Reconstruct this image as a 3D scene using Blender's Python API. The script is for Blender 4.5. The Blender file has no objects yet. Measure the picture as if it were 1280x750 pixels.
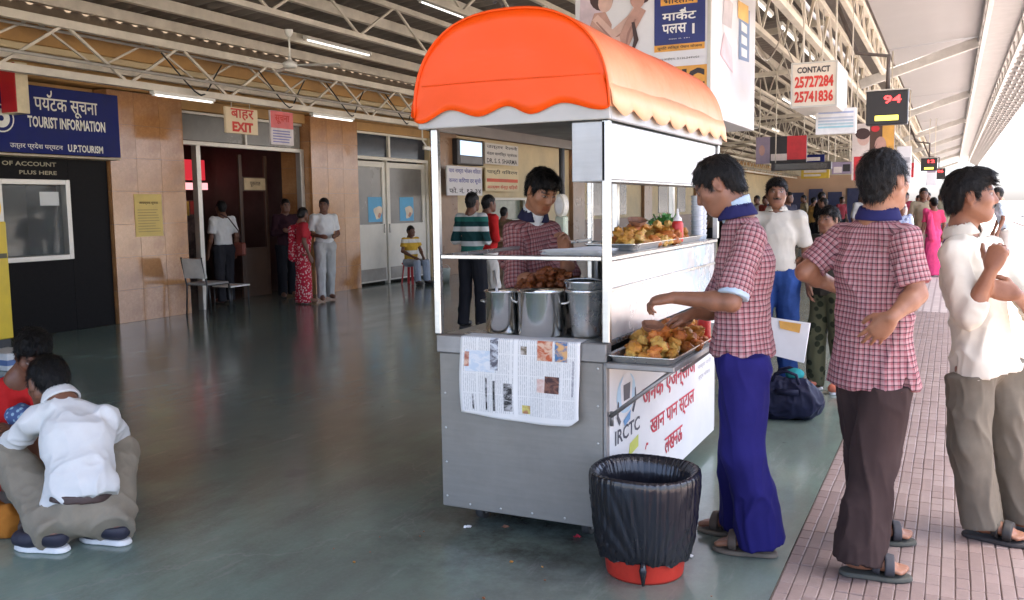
import bpy, bmesh, math, random
import numpy as np
from mathutils import Vector, Matrix

random.seed(7); rng = np.random.default_rng(7)
S = bpy.context.scene
COL = S.collection

# ------------------------------------------------------------------ camera
FPX = 1136.08                                   # focal length in photo pixels (1280 wide)
RC = np.array([[0.90099141, -0.03236867, 0.43262773],
               [0.43362235, 0.09855053, -0.89568937],
               [-0.01364342, 0.99460548, 0.10282896]])
EYE = np.array([0.0, 0.0, 1.42])
cam_d = bpy.data.cameras.new('camera'); cam_d.sensor_width = 36.0
cam_d.lens = FPX / 1280 * 36; cam_d.clip_start = 0.05; cam_d.clip_end = 3000
cam = bpy.data.objects.new('camera', cam_d); COL.objects.link(cam)
cam.matrix_world = Matrix([list(RC[i]) + [EYE[i]] for i in range(3)] + [[0, 0, 0, 1]])
S.camera = cam

# ------------------------------------------------------------------ sky, sun, exposure
SUN_EL, SUN_AZ = math.radians(72), math.radians(68)     # azimuth from +Y towards +X
wd = bpy.data.worlds.new('World'); S.world = wd; wd.use_nodes = True
wn = wd.node_tree; bg = wn.nodes['Background']
sky = wn.nodes.new('ShaderNodeTexSky'); sky.sky_type = 'NISHITA'; sky.sun_disc = False
sky.sun_elevation = SUN_EL; sky.sun_rotation = SUN_AZ
sky.dust_density = 3.2; sky.air_density = 0.5; sky.ozone_density = 0.15
wn.links.new(sky.outputs[0], bg.inputs[0]); bg.inputs[1].default_value = 0.15
sun_d = bpy.data.lights.new('sun', 'SUN'); sun_d.energy = 4.2; sun_d.angle = math.radians(0.6); sun_d.color = (1, .95, .88)
sun = bpy.data.objects.new('sun', sun_d); COL.objects.link(sun)
sdir = Vector((math.sin(SUN_AZ) * math.cos(SUN_EL), math.cos(SUN_AZ) * math.cos(SUN_EL), math.sin(SUN_EL)))
sun.rotation_euler = sdir.to_track_quat('Z', 'Y').to_euler(); sun.location = (20, 10, 30)
vs = S.view_settings; vs.view_transform = 'Standard'; vs.look = 'None'; vs.gamma = 1.0; vs.exposure = 2.9
vs.use_curve_mapping = False
S.cycles.max_bounces = 10; S.cycles.diffuse_bounces = 5; S.cycles.glossy_bounces = 4; S.cycles.transmission_bounces = 6
S.cycles.use_denoising = True; S.cycles.sample_clamp_indirect = 8.0
S.cycles.caustics_reflective = False; S.cycles.caustics_refractive = False

# ------------------------------------------------------------------ pixel helpers (photo pixel -> place in the station)
def ray(px, py): return RC @ np.array([px - 640.0, -(py - 375.0), -FPX])
def gz(px, py, z=0.0): v = ray(px, py); return EYE + v * ((z - EYE[2]) / v[2])
def gx(px, py, x): v = ray(px, py); return EYE + v * (x / v[0])
def gy(px, py, y): v = ray(px, py); return EYE + v * (y / v[1])
def gd(px, py, d): return EYE + ray(px, py) * (d / FPX)
def A3(*a): return np.array(a, float)
def unit(v): v = np.asarray(v, float); return v / (np.linalg.norm(v) + 1e-12)

# ------------------------------------------------------------------ objects
def tag(o, label=None, cat=None, group=None, kind=None):
    if label: o['label'] = label
    if cat: o['category'] = cat
    if group: o['group'] = group
    if kind: o['kind'] = kind
    return o
def thing(name, label, cat, loc=(0, 0, 0), rz=0.0, group=None):
    o = bpy.data.objects.new(name, None); o.empty_display_size = .1; COL.objects.link(o)
    o.location = loc; o.rotation_euler = (0, 0, rz); return tag(o, label, cat, group)
def wloc(o):
    v = Vector((0, 0, 0))
    while o is not None: v += o.location; o = o.parent
    return v
def link_mesh(name, me, mat=None, parent=None, loc=None):
    o = bpy.data.objects.new(name, me); COL.objects.link(o)
    if mat is not None and not me.materials:
        for m in (mat if isinstance(mat, (list, tuple)) else [mat]): me.materials.append(m)
    if parent is not None: o.parent = parent
    if loc is not None: o.location = loc
    return o
def copy_tree(o, parent=None):
    c = o.copy(); COL.objects.link(c); c.parent = parent
    for ch in list(o.children): copy_tree(ch, c)
    return c

class MB:
    """collects shapes; build() links them as one mesh object"""
    def __init__(s): s.v = []; s.f = []; s.sm = []; s.mi = []; s.m = 0
    def add(s, vs, fs, smooth=False):
        n = len(s.v); s.v += [tuple(map(float, p)) for p in vs]
        for f in fs: s.f.append(tuple(i + n for i in f)); s.sm.append(smooth); s.mi.append(s.m)
        return s
    def box(s, x0, x1, y0, y1, z0, z1):
        return s.add([(x0,y0,z0),(x1,y0,z0),(x1,y1,z0),(x0,y1,z0),(x0,y0,z1),(x1,y0,z1),(x1,y1,z1),(x0,y1,z1)],
                     [(3,2,1,0),(4,5,6,7),(0,1,5,4),(1,2,6,5),(2,3,7,6),(3,0,4,7)])
    def bar(s, a, b, w, h=None, up=(0,0,1)):
        """rectangular bar a->b"""
        h = h or w; a = A3(*a); b = A3(*b); d = unit(b - a); u = np.cross(d, up)
        if np.linalg.norm(u) < 1e-4: u = np.cross(d, (1, 0, 0))
        u = unit(u) * w / 2; n = unit(np.cross(u, d)) * h / 2
        P = [a-u-n, a+u-n, a+u+n, a-u+n, b-u-n, b+u-n, b+u+n, b-u+n]
        return s.add(P, [(3,2,1,0),(4,5,6,7),(0,1,5,4),(1,2,6,5),(2,3,7,6),(3,0,4,7)])
    def tube(s, pts, r, n=10, cap=True, smooth=True):
        pts = [A3(*p) for p in pts]; rs = r if isinstance(r, (list, tuple)) else [r] * len(pts)
        d0 = unit(pts[1] - pts[0]); u = np.cross(d0, (0, 0, 1))
        if np.linalg.norm(u) < 1e-3: u = np.cross(d0, (1, 0, 0))
        u = unit(u); vs = []; fs = []
        for i, p in enumerate(pts):
            d = unit(pts[min(i+1, len(pts)-1)] - pts[max(i-1, 0)]); u = unit(u - d * np.dot(u, d)); w = np.cross(d, u)
            for k in range(n):
                t = 2 * math.pi * k / n; vs.append(p + (u * math.cos(t) + w * math.sin(t)) * rs[i])
        for i in range(len(pts) - 1):
            for k in range(n):
                a = i*n+k; b = i*n+(k+1) % n; fs.append((a, b, b+n, a+n))
        s.add(vs, fs, smooth)
        if cap:
            m = len(vs); base = len(s.v) - m
            s.f.append(tuple(base + k for k in reversed(range(n)))); s.f.append(tuple(base + m - n + k for k in range(n)))
            s.sm += [False, False]; s.mi += [s.m, s.m]
        return s
    def lathe(s, prof, c=(0,0,0), n=32, smooth=True, wob=None):
        """prof: (r,z) list from one end to the other"""
        vs = []; fs = []
        for i, (r, z) in enumerate(prof):
            for k in range(n):
                t = 2*math.pi*k/n; rr = r * (1 + (wob(t, z) if wob else 0))
                vs.append((c[0]+rr*math.cos(t), c[1]+rr*math.sin(t), c[2]+z))
        for i in range(len(prof)-1):
            for k in range(n):
                a = i*n+k; b = i*n+(k+1) % n; fs.append((a, b, b+n, a+n))
        return s.add(vs, fs, smooth)
    def prism(s, pts, axis, a0, a1, smooth=False):
        """outline of 2D pts extruded along axis; the pts fill the other two axes in order"""
        def P(p, a):
            if axis == 0: return (a, p[0], p[1])
            if axis == 1: return (p[0], a, p[1])
            return (p[0], p[1], a)
        n = len(pts); vs = [P(p, a0) for p in pts] + [P(p, a1) for p in pts]
        s.add(vs, [tuple(range(n))[::-1], tuple(range(n, 2*n))])
        b = len(s.v) - 2*n
        for i in range(n):
            j = (i+1) % n; s.f.append((b+i, b+j, b+n+j, b+n+i)); s.sm.append(smooth); s.mi.append(s.m)
        return s
    def grid(s, fn, nu, nv, smooth=True):
        vs = [fn(i/nu, j/nv) for i in range(nu+1) for j in range(nv+1)]; w = nv+1
        return s.add(vs, [(i*w+j, (i+1)*w+j, (i+1)*w+j+1, i*w+j+1) for i in range(nu) for j in range(nv)], smooth)
    def mesh(s, name, off=(0,0,0), recalc=True):
        me = bpy.data.meshes.new(name)
        me.from_pydata([(x-off[0], y-off[1], z-off[2]) for x, y, z in s.v], [], s.f)
        me.polygons.foreach_set('use_smooth', s.sm); me.polygons.foreach_set('material_index', s.mi)
        if recalc:
            bm = bmesh.new(); bm.from_mesh(me); bmesh.ops.recalc_face_normals(bm, faces=bm.faces); bm.to_mesh(me); bm.free()
        return me
    def build(s, name, mat, parent=None, bevel=0.0, seg=1, world=True, solid=0.0, off=None, recalc=True):
        o_ = tuple(wloc(parent)) if (parent is not None and world) else (0, 0, 0)
        if off is not None: o_ = off
        o = link_mesh(name, s.mesh(name, o_, recalc), mat, parent, loc=off if parent is None else None)
        if solid: m = o.modifiers.new('solid', 'SOLIDIFY'); m.thickness = solid; m.offset = 0
        if bevel:
            m = o.modifiers.new('bevel', 'BEVEL'); m.width = bevel; m.segments = seg; m.limit_method = 'ANGLE'; m.angle_limit = math.radians(40)
        return o

# ------------------------------------------------------------------ materials
class NT:
    def __init__(s, name):
        s.mat = bpy.data.materials.new(name); s.mat.use_nodes = True; s.t = s.mat.node_tree
        s.p = s.t.nodes['Principled BSDF']; s._tc = None
    def n(s, typ, props=None, **inp):
        x = s.t.nodes.new('ShaderNode' + typ)
        for k, v in (props or {}).items(): setattr(x, k, v)
        for k, v in inp.items(): s.set(x, k, v)
        return x
    def set(s, node, key, v):
        key = key.replace('_', ' ') if isinstance(key, str) and not key.startswith('i') else key
        i = node.inputs[int(key[1:])] if isinstance(key, str) and key[0] == 'i' and key[1:].isdigit() else node.inputs[key]
        if isinstance(v, bpy.types.NodeSocket): s.t.links.new(v, i)
        elif isinstance(v, bpy.types.Node): s.t.links.new(v.outputs[0], i)
        else:
            if isinstance(v, (tuple, list)) and len(v) == 3 and i.type == 'RGBA': v = (*v, 1)
            i.default_value = v
    def obj(s):
        if s._tc is None: s._tc = s.n('TexCoord')
        return s._tc.outputs['Object']
    def uv(s):
        if s._tc is None: s._tc = s.n('TexCoord')
        return s._tc.outputs['UV']
    def math(s, op, a, b=0.0, c=0.0): return s.n('Math', {'operation': op}, i0=a, i1=b, i2=c)
    def noise(s, scale, detail=4.0, rough=.6, vec=None, dist=0.0, w=None):
        x = s.n('TexNoise', None, Scale=scale, Detail=detail, Roughness=rough, Distortion=dist)
        s.set(x, 'Vector', vec if vec is not None else s.obj()); return x
    def mapv(s, scale, vec=None, loc=(0,0,0), rot=(0,0,0)):
        x = s.n('Mapping'); s.set(x, 'Vector', vec if vec is not None else s.obj())
        x.inputs['Scale'].default_value = scale; x.inputs['Location'].default_value = loc; x.inputs['Rotation'].default_value = rot; return x
    def ramp(s, fac, stops):
        x = s.n('ValToRGB'); s.set(x, 'Fac', fac); e = x.color_ramp.elements
        while len(e) < len(stops): e.new(.5)
        for k, (p, c) in enumerate(stops):
            e[k].position = p; e[k].color = (c, c, c, 1) if isinstance(c, (int, float)) else (*c, 1)
        return x
    def mix(s, fac, a, b, mode='MIX'):
        x = s.n('Mix', {'data_type': 'RGBA', 'blend_type': mode}); s.set(x, 'i0', fac)
        for k, v in ((6, a), (7, b)):
            if isinstance(v, (tuple, list)): x.inputs[k].default_value = (*v[:3], 1)
            else: s.t.links.new(v.outputs[0] if isinstance(v, bpy.types.Node) and v.type != 'MIX' else (v.outputs[2] if isinstance(v, bpy.types.Node) else v), x.inputs[k])
        return x
    def color(s, v):
        if isinstance(v, bpy.types.Node): s.t.links.new(v.outputs[2] if v.type == 'MIX' else v.outputs[0], s.p.inputs['Base Color'])
        else: s.p.inputs['Base Color'].default_value = (*v, 1)
    def bump(s, h, strength=.3, dist=.01):
        b = s.n('Bump', None, Strength=strength, Distance=dist); s.set(b, 'Height', h); s.t.links.new(b.outputs[0], s.p.inputs['Normal'])
    def fin(s, rough=None, metal=0.0, **k):
        if rough is not None: s.set(s.p, 'Roughness', rough)
        s.p.inputs['Metallic'].default_value = metal
        for kk, v in k.items(): s.set(s.p, kk, v)
        return s.mat

_mc = {}
def M(name, col, rough=.55, metal=0.0, var=.18, vs=5.0, bump=.12, bs=60.0, dist=.004, **k):
    if name in _mc: return _mc[name]
    t = NT(name); c = np.array(col)
    n1 = t.noise(vs, 6, .65); r = t.ramp(n1, [(.3, tuple(c*(1-var))), (.7, tuple(np.minimum(c*(1+var), 1)))])
    t.color(r)
    n2 = t.noise(bs, 3, .6)
    if bump: t.bump(n2, bump, dist)
    rr = t.ramp(n1, [(.25, max(.02, rough*.8)), (.75, min(1, rough*1.2))])
    _mc[name] = t.fin(rr, metal, **k); return _mc[name]
def glow(name, col, st):
    if name in _mc: return _mc[name]
    t = NT(name); t.color(col); t.p.inputs['Emission Color'].default_value = (*col, 1); t.p.inputs['Emission Strength'].default_value = st
    _mc[name] = t.fin(.5); return _mc[name]
def glass(name='clear glass', tint=(.9,.95,.95), rough=.03, alpha=.16):
    if name in _mc: return _mc[name]
    t = NT(name); t.color(tint); t.p.inputs['Alpha'].default_value = alpha
    n = t.noise(9, 4); rr = t.ramp(n, [(.4, rough), (.8, rough*3+.05)])
    _mc[name] = t.fin(rr); return _mc[name]

# ------------------------------------------------------------------ lettering
def text_mesh(body, size, ext=.0015, bold=.0, width=1.0):
    c = bpy.data.curves.new('lettering', 'FONT'); c.body = body; c.size = size; c.extrude = ext; c.offset = bold * size
    c.align_x = 'LEFT'; c.resolution_u = 2
    o = bpy.data.objects.new('lettering', c); COL.objects.link(o)
    bpy.context.view_layer.update()
    me = bpy.data.meshes.new_from_object(o.evaluated_get(bpy.context.evaluated_depsgraph_get()))
    bpy.data.objects.remove(o); bpy.data.curves.remove(c)
    return me
def lettering(body, mat, parent, box, origin, ex, ey, bold=0.0, ext=.0015, reph=None, name='lettering'):
    """fit text into a box (u0,u1,v0,v1) of the plane origin + u*ex + v*ey; reph = fractions of the width that carry the r-hook"""
    deva = any('\u0900' <= ch <= '\u097f' for ch in body)
    me = text_mesh(body, 1.0, 0.0, 0.0 if deva else bold)
    n = len(me.vertices); co = np.empty(n*3); me.vertices.foreach_get('co', co); co = co.reshape(-1, 3)
    if n == 0: return None
    lo, hi = co.min(0), co.max(0); u0, u1, v0, v1 = box
    ex = unit(ex); ey = unit(ey); nn = np.cross(ex, ey)
    bm = bmesh.new(); bm.from_mesh(me)
    fr = bm.faces[:]
    if reph:
        for q in reph:
            cx = lo[0] + (hi[0]-lo[0])*q; R = .16; top = .78
            P = []
            for a in np.linspace(-2.6, .5, 9): P.append((cx + R*math.cos(a)*.8, top + R*.9 + R*math.sin(a)))
            Q = [(x*1.0 + (x-cx)*.55, top + R*.9 + (y-top-R*.9)*1.6) for x, y in P]
            vsn = [bm.verts.new((x, y, 0)) for x, y in P] + [bm.verts.new((x, y, 0)) for x, y in Q]
            for k in range(8): bm.faces.new((vsn[k], vsn[k+1], vsn[9+k+1], vsn[9+k]))
    off = A3(*wloc(parent)) if parent is not None else np.zeros(3)
    org = A3(*origin) - off
    if deva and bold:                                     # heavier strokes: the same outline laid three times, a hair apart
        geo = bm.verts[:]+bm.edges[:]+bm.faces[:]
        for q, (ddx, ddy) in enumerate(((bold*1.1, 0), (0, bold*1.1), (bold*1.1, bold*1.1))):
            nv = [e for e in bmesh.ops.duplicate(bm, geom=geo)['geom'] if isinstance(e, bmesh.types.BMVert)]
            for v in nv: v.co.x += ddx; v.co.y += ddy; v.co.z = .0004*(q+1)
    for v in bm.verts:
        zoff = v.co.z
        u = u0 + (v.co.x - lo[0])/(hi[0]-lo[0])*(u1-u0); w = v0 + (v.co.y - lo[1])/(hi[1]-lo[1])*(v1-v0)
        v.co = Vector(org + ex*u + ey*w + nn*(ext+zoff))
    bm.to_mesh(me); bm.free()
    for p in me.polygons: p.material_index = 0
    me.materials.clear()
    o = link_mesh(name, me, mat, parent); return o
def decal(parent, name, mat, box, origin, ex, ey, ext=.001, rnd=0.0, n=6):
    """flat printed patch on a sign plane"""
    u0, u1, v0, v1 = box; ex = unit(ex); ey = unit(ey); nn = np.cross(ex, ey)
    if rnd:
        P = []
        for cx, cy, a0 in ((u1-rnd, v0+rnd, -90), (u1-rnd, v1-rnd, 0), (u0+rnd, v1-rnd, 90), (u0+rnd, v0+rnd, 180)):
            for k in range(n+1):
                a = math.radians(a0 + 90*k/n); P.append((cx + rnd*math.cos(a), cy + rnd*math.sin(a)))
    else: P = [(u0,v0),(u1,v0),(u1,v1),(u0,v1)]
    return poly(parent, name, mat, P, origin, ex, ey, ext)
def poly(parent, name, mat, P, origin, ex, ey, ext=.001):
    ex = unit(ex); ey = unit(ey); nn = np.cross(ex, ey); org = A3(*origin)
    b = MB(); b.add([org + ex*u + ey*v + nn*ext for u, v in P], [tuple(range(len(P)))])
    return b.build(name, mat, parent, recalc=False)
# ================================================================== the setting
def floor_mat():
    t = NT('polished grey-green floor')
    big = t.noise(.55, 6, .62, dist=.6); sc = t.noise(3.2, 8, .7, vec=t.mapv((1, .35, 1)))
    base = t.ramp(big, [(.28, (.108, .156, .130)), (.5, (.172, .252, .208)), (.75, (.240, .332, .276))])
    dirt = t.ramp(sc, [(.42, 0.0), (.72, .75)])
    c = t.mix(dirt, base, (.10, .095, .085))
    spots = t.n('TexVoronoi', {'feature': 'F1'}, Scale=2.3); t.set(spots, 'Vector', t.obj())
    sp = t.ramp(spots.outputs[0], [(.02, .4), (.045, 0.0)])
    c2 = t.mix(sp, c, (.04, .04, .04))
    fine = t.noise(60, 3, .7); c3 = t.mix(t.ramp(fine, [(.45, 0.0), (.8, .35)]), c2, (.26, .28, .27))
    # hairline cracks with their own wandering shape
    cr = t.n('TexVoronoi', {'feature': 'DISTANCE_TO_EDGE'}, Scale=.38)
    wv = t.n('VectorMath', {'operation': 'ADD'}); t.set(wv, 'i0', t.obj()); nn = t.noise(1.2, 5, .6)
    t.t.links.new(nn.outputs['Color'], wv.inputs[1]); t.t.links.new(wv.outputs[0], cr.inputs['Vector'])
    c4 = t.mix(t.ramp(cr.outputs[0], [(.0, .28), (.004, 0.0)]), c3, (.30, .31, .30))
    gb = t.noise(.28, 4, .55); c4 = t.mix(t.ramp(gb, [(.40, .65), (.60, 0.)]), c4, (.150, .168, .142))
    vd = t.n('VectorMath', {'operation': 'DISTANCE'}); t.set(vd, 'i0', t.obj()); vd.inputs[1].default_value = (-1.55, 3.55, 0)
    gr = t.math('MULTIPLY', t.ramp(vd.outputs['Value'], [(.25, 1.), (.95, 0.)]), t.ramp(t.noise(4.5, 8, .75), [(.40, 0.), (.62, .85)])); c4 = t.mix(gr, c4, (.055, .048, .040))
    sc2 = t.noise(1, 6, .72, vec=t.mapv((9, 1.6, 1), rot=(0, 0, .5))); c4 = t.mix(t.ramp(sc2, [(.58, 0.), (.72, .30)]), c4, (.33, .34, .32))
    st = t.noise(1.7, 3, .4); c4 = t.mix(t.ramp(st, [(.66, 0.), (.74, .5)]), c4, (.07, .075, .068))
    t.color(c4)
    t.bump(t.noise(14, 6, .7), .10, .006)
    return t.fin(t.ramp(sc, [(.25, .10), (.6, .18), (.85, .34)]), 0, Specular_IOR_Level=.55)
FLOOR = floor_mat()
def paver_mat():
    t = NT('pink-grey cement paver')
    big = t.noise(1.1, 6, .65); oi = t.n('ObjectInfo')
    base = t.ramp(big, [(.3, (.225, .160, .140)), (.55, (.305, .230, .205)), (.8, (.38, .30, .27))])
    c = t.mix(.55, base, t.ramp(oi.outputs['Random'], [(0, (.235, .165, .145)), (.5, (.305, .225, .20)), (1, (.36, .285, .255))]))
    d = t.mix(t.ramp(t.noise(5, 8, .75), [(.42, 0.0), (.72, .75)]), c, (.17, .13, .12))
    t.color(d); t.bump(t.noise(90, 4, .7), .35, .004)
    return t.fin(t.ramp(t.noise(3, 4), [(.3, .45), (.7, .7)]))
PAVE = paver_mat()
MORTAR = M('dirty joint', (.235, .178, .158), .95, bump=.4)
def far_paver_mat():
    t = NT('far pavers'); b = t.n('TexBrick', {'offset': .5}, Scale=1.0, Mortar_Size=.012, Bias=0.0)
    b.inputs['Color1'].default_value = (.44, .37, .345, 1); b.inputs['Color2'].default_value = (.50, .43, .40, 1); b.inputs['Mortar'].default_value = (.25, .2, .19, 1)
    b.inputs['Brick Width'].default_value = .2; b.inputs['Row Height'].default_value = .1
    t.set(b, 'Vector', t.mapv((1, 1, 1), rot=(0, 0, math.pi/2))); t.color(t.mix(t.ramp(t.noise(1.1, 6), [(.4, 0.), (.8, .5)]), b.outputs[0], (.36, .30, .28)))
    return t.fin(.6)
FARPAVE = far_paver_mat()

XP = -0.547                                              # where the floor meets the paved platform edge
def structure(o): o['kind'] = 'structure'; return o
g = MB(); g.add([(-1500,-1500,-1.2),(1500,-1500,-1.2),(1500,1500,-1.2),(-1500,1500,-1.2)], [(0,1,2,3)])
structure(g.build('ground', M('ballast and dust', (.30, .27, .23), .95, var=.3, vs=.8, bump=.6, bs=12)))
g = MB(); g.box(-14, XP, -6, 110, -1.1, 0); structure(g.build('concourse_floor', FLOOR))
PLAT_E = 3.1
g = MB(); g.box(XP+.001, PLAT_E, -6, 110, -1.15, -.007)
paving = structure(g.build('platform_paving', MORTAR))
g = MB(); g.box(XP+.004, PLAT_E-.3, 12.72, 109.9, -.006, -.001); g.build('far_paving', FARPAVE, paving)
g = MB(); g.box(PLAT_E-.3, PLAT_E+.04, -6, 110, -.012, .01); structure(g.build('platform_edge', M('pale edge stone', (.55, .53, .48), .8)))

def paver_mesh():
    b = MB(); w, L, gz_ = .0972, .1975, .0035
    def slab(x0, x1, y0, y1):
        e = .003
        b.add([(x0,y0,-.0075),(x1,y0,-.0075),(x1,y1,-.0075),(x0,y1,-.0075),(x0,y0,-e),(x1,y0,-e),(x1,y1,-e),(x0,y1,-e),
               (x0+e,y0+e,0),(x1-e,y0+e,0),(x1-e,y1-e,0),(x0+e,y1-e,0)],
              [(0,1,5,4),(1,2,6,5),(2,3,7,6),(3,0,4,7),(4,5,9,8),(5,6,10,9),(6,7,11,10),(7,4,8,11),(8,9,10,11)])
    slab(0, w/2-gz_/2, 0, L*.5-gz_/2); slab(0, w/2-gz_/2, L*.5+gz_/2, L); slab(w/2+gz_/2, w, 0, L)
    return b
pm = paver_mesh(); pme = pm.mesh('paver'); pme.materials.append(PAVE)
pavers = []
ncol = int((PLAT_E - .32 - XP) / .1)
for i in range(ncol):
    for j in range(58):
        pavers.append((XP + .005 + i*.1 + random.uniform(-.0012, .0012), 1.2 + j*.2 + (.1 if i % 2 else 0) + random.uniform(-.0015, .0015)))
def vis(p):
    q = RC.T @ (A3(p[0]+.05, p[1]+.1, 0) - EYE)
    if q[2] > -.3: return 1e9
    u = 640 + q[0]*FPX/-q[2]; v = 375 - q[1]*FPX/-q[2]
    return -q[2] if (-30 < u < 1310 and v < 790) else 1e8 - q[2]
pavers.sort(key=vis)
rest = MB()
for k, (x, y) in enumerate(pavers):
    if k < 300:
        o = link_mesh('paver', pme, None, paving, (x, y, random.uniform(-.0015, .0008)))
        o.rotation_euler = (random.uniform(-.006, .006), random.uniform(-.008, .008), 0)
    else:
        dz = random.uniform(-.0015, .0008)
        rest.add([(vx+x, vy+y, vz+dz) for vx, vy, vz in pm.v], pm.f)
o = rest.build('paver_field', PAVE, paving, recalc=False); o['kind'] = 'stuff'

# tracks beyond the platform edge
STEEL = M('rusty rail steel', (.25, .20, .17), .5, .6)
tr = thing('railway_track', 'steel railway track on ballast beside the platform edge', 'track', (5, 20, -1.2))
for xx in (4.15, 5.8):
    b = MB(); b.prism([(xx-.07,-1.02),(xx+.07,-1.02),(xx+.07,-1.0),(xx+.012,-.97),(xx+.012,-.9),(xx+.035,-.89),(xx+.035,-.85),(xx-.035,-.85),(xx-.035,-.89),(xx-.012,-.9),(xx-.012,-.97),(xx-.07,-1.0)], 1, -6, 140); b.build('rail', STEEL, tr)
sl = MB(); sl.box(-1.3, 1.3, -.12, .12, 0, .17); sme = sl.mesh('sleeper'); sme.materials.append(M('concrete sleeper', (.42, .40, .37), .9))
for j in range(60): link_mesh('sleeper', sme, None, tr, (-.02, -22 + j*.7, .01))
g = MB(); g.box(9.5, 16, -20, 160, -1.15, 0); structure(g.build('opposite_platform', M('opposite platform concrete', (.5, .48, .44), .85)))

# ------------------------------------------------------------------ station building along the concourse
W = -9.45
GRAN = None
def granite():
    t = NT('polished brown granite'); a = t.noise(34, 8, .8); b = t.noise(2.6, 6, .68); oi = t.n('ObjectInfo')
    c = t.mix(t.ramp(a, [(.35, 0.), (.65, 1.)]), (.40, .175, .058), (.60, .31, .13))
    c = t.mix(t.ramp(b, [(.35, 0.), (.65, .75)]), c, (.26, .11, .042))
    c = t.mix(t.math('MULTIPLY', oi.outputs['Random'], .3), c, (.50, .26, .11))
    t.color(c); t.bump(t.noise(3, 3), .05, .004)
    return t.fin(t.ramp(b, [(.3, .09), (.7, .2)]), 0, Specular_IOR_Level=.7)
GRAN = granite()
BLK = M('black granite cladding', (.006, .005, .005), .45, var=.4, vs=30, bump=.02, Specular_IOR_Level=.08)
CREAM = M('cream wall paint', (.62, .50, .30), .6, var=.14, vs=1.5)
OCHRE = M('ochre plaster', (.50, .29, .11), .8, var=.25, vs=1.2, bump=.25)
WHITEP = M('white gloss paint', (.78, .76, .70), .35, var=.08)
OFFW = M('off white panel', (.70, .66, .56), .4, var=.1, vs=2)
ALU = M('anodised aluminium', (.52, .49, .43), .4, .55, var=.12)
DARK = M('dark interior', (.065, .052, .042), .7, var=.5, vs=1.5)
GREYG = M('dusty grey pane', (.20, .19, .17), .25, var=.25, vs=1.2, bump=.03)
bld = thing('station_building', 'long station building with brown granite pillars and glazed doorways on the left', 'building', (W, 8, 0))
def part(name, mat, boxes, parent=bld, bevel=.004):
    b = MB()
    for q in boxes: b.box(*q)
    return b.build(name, mat, parent, bevel=bevel)
# pillars clad in polished slabs
def pillar(y0, y1, z1=2.93):
    core = part('pillar', MORTAR, [(W-.62, W-.014, y0+.012, y1-.012, 0, z1)])
    cols = 3; rows = 7; dy = (y1-y0)/cols; dz = z1/rows
    b = MB(); b.box(0, .016, .002, dy-.002, .002, dz-.002); me = b.mesh('slab'); me.materials.append(GRAN)
    for i in range(cols):
        for j in range(rows):
            o = link_mesh('slab', me, None, core, (W-.016 - W + random.uniform(0, .0015), y0+i*dy - 8, j*dz)); 
    b = MB(); b.box(0, .6, .0, .012, .002, dz-.002); me2 = b.mesh('slab'); me2.materials.append(GRAN)
    for j in range(rows):
        for yy in (y0-.002, y1-.010): link_mesh('slab', me2, None, core, (-.62, yy-8, j*dz))
pillar(8.13, 9.35); pillar(12.1, 13.4)
# black clad booth left of the first pillar, with its counter window
part('booth_wall', BLK, [(W-.25, W-.05, -2, 6.62, 0, 2.05), (W-.25, W-.05, 7.55, 8.115, 0, 2.05), (W-.25, W-.05, 6.62, 7.55, 0, .86), (W-.25, W-.05, 6.62, 7.55, 1.80, 2.05)])
wf = part('window_frame', ALU, [(W-.2, W-.02, 6.62, 6.68, .86, 1.80), (W-.2, W-.02, 7.49, 7.55, .86, 1.80), (W-.2, W-.02, 6.68, 7.49, .86, .92), (W-.2, W-.02, 6.68, 7.49, 1.74, 1.80)])
part('window_pane', glass('booth glass', (.2,.22,.22), .02, .3), [(W-.12, W-.11, 6.68, 7.49, .92, 1.74)], wf, bevel=0)
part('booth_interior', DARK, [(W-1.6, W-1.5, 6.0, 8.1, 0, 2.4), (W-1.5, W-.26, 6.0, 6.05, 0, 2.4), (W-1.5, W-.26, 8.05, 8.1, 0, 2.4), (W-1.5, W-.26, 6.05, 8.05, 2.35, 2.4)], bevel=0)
part('booth_shelf', M('shelf cream', (.55, .5, .38), .6), [(W-1.45, W-1.2, 6.3, 7.2, 1.52, 1.58), (W-1.45, W-1.2, 6.3, 7.2, 1.3, 1.36), (W-1.45, W-1.2, 6.3, 7.2, 1.66, 1.74)])
part('booth_counter', M('booth counter blue', (.06, .22, .42), .5), [(W-1.3, W-1.1, 6.4, 7.1, .98, 1.22)])
part('paper_notice', M('paper white', (.72, .72, .68), .8, var=.05), [(W-.108, W-.104, 7.2, 7.45, 1.50, 1.66)], bevel=0)
# lettering above the booth window (gold capitals)
GOLD = M('dull gold letters', (.36, .31, .20), .6)
lettering('NUMBER OF ACCOUNT', GOLD, bld, (0, 1.12, 0, .05), (W-.05, 6.28, 1.95), (0,1,0), (0,0,1), bold=.02, ext=.003)
lettering('PLUS HERE', GOLD, bld, (0, .48, 0, .045), (W-.05, 6.92, 1.855), (0,1,0), (0,0,1), bold=.02, ext=.003)
part('booth_soffit', M('soffit board', (.48, .40, .28), .6), [(W-.3, W+.22, 4, 8.1, 2.045, 2.07)])
part('booth_upper_wall', OCHRE, [(W-.5, W-.2, -2, 8.1, 2.08, 2.93)])
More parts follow.
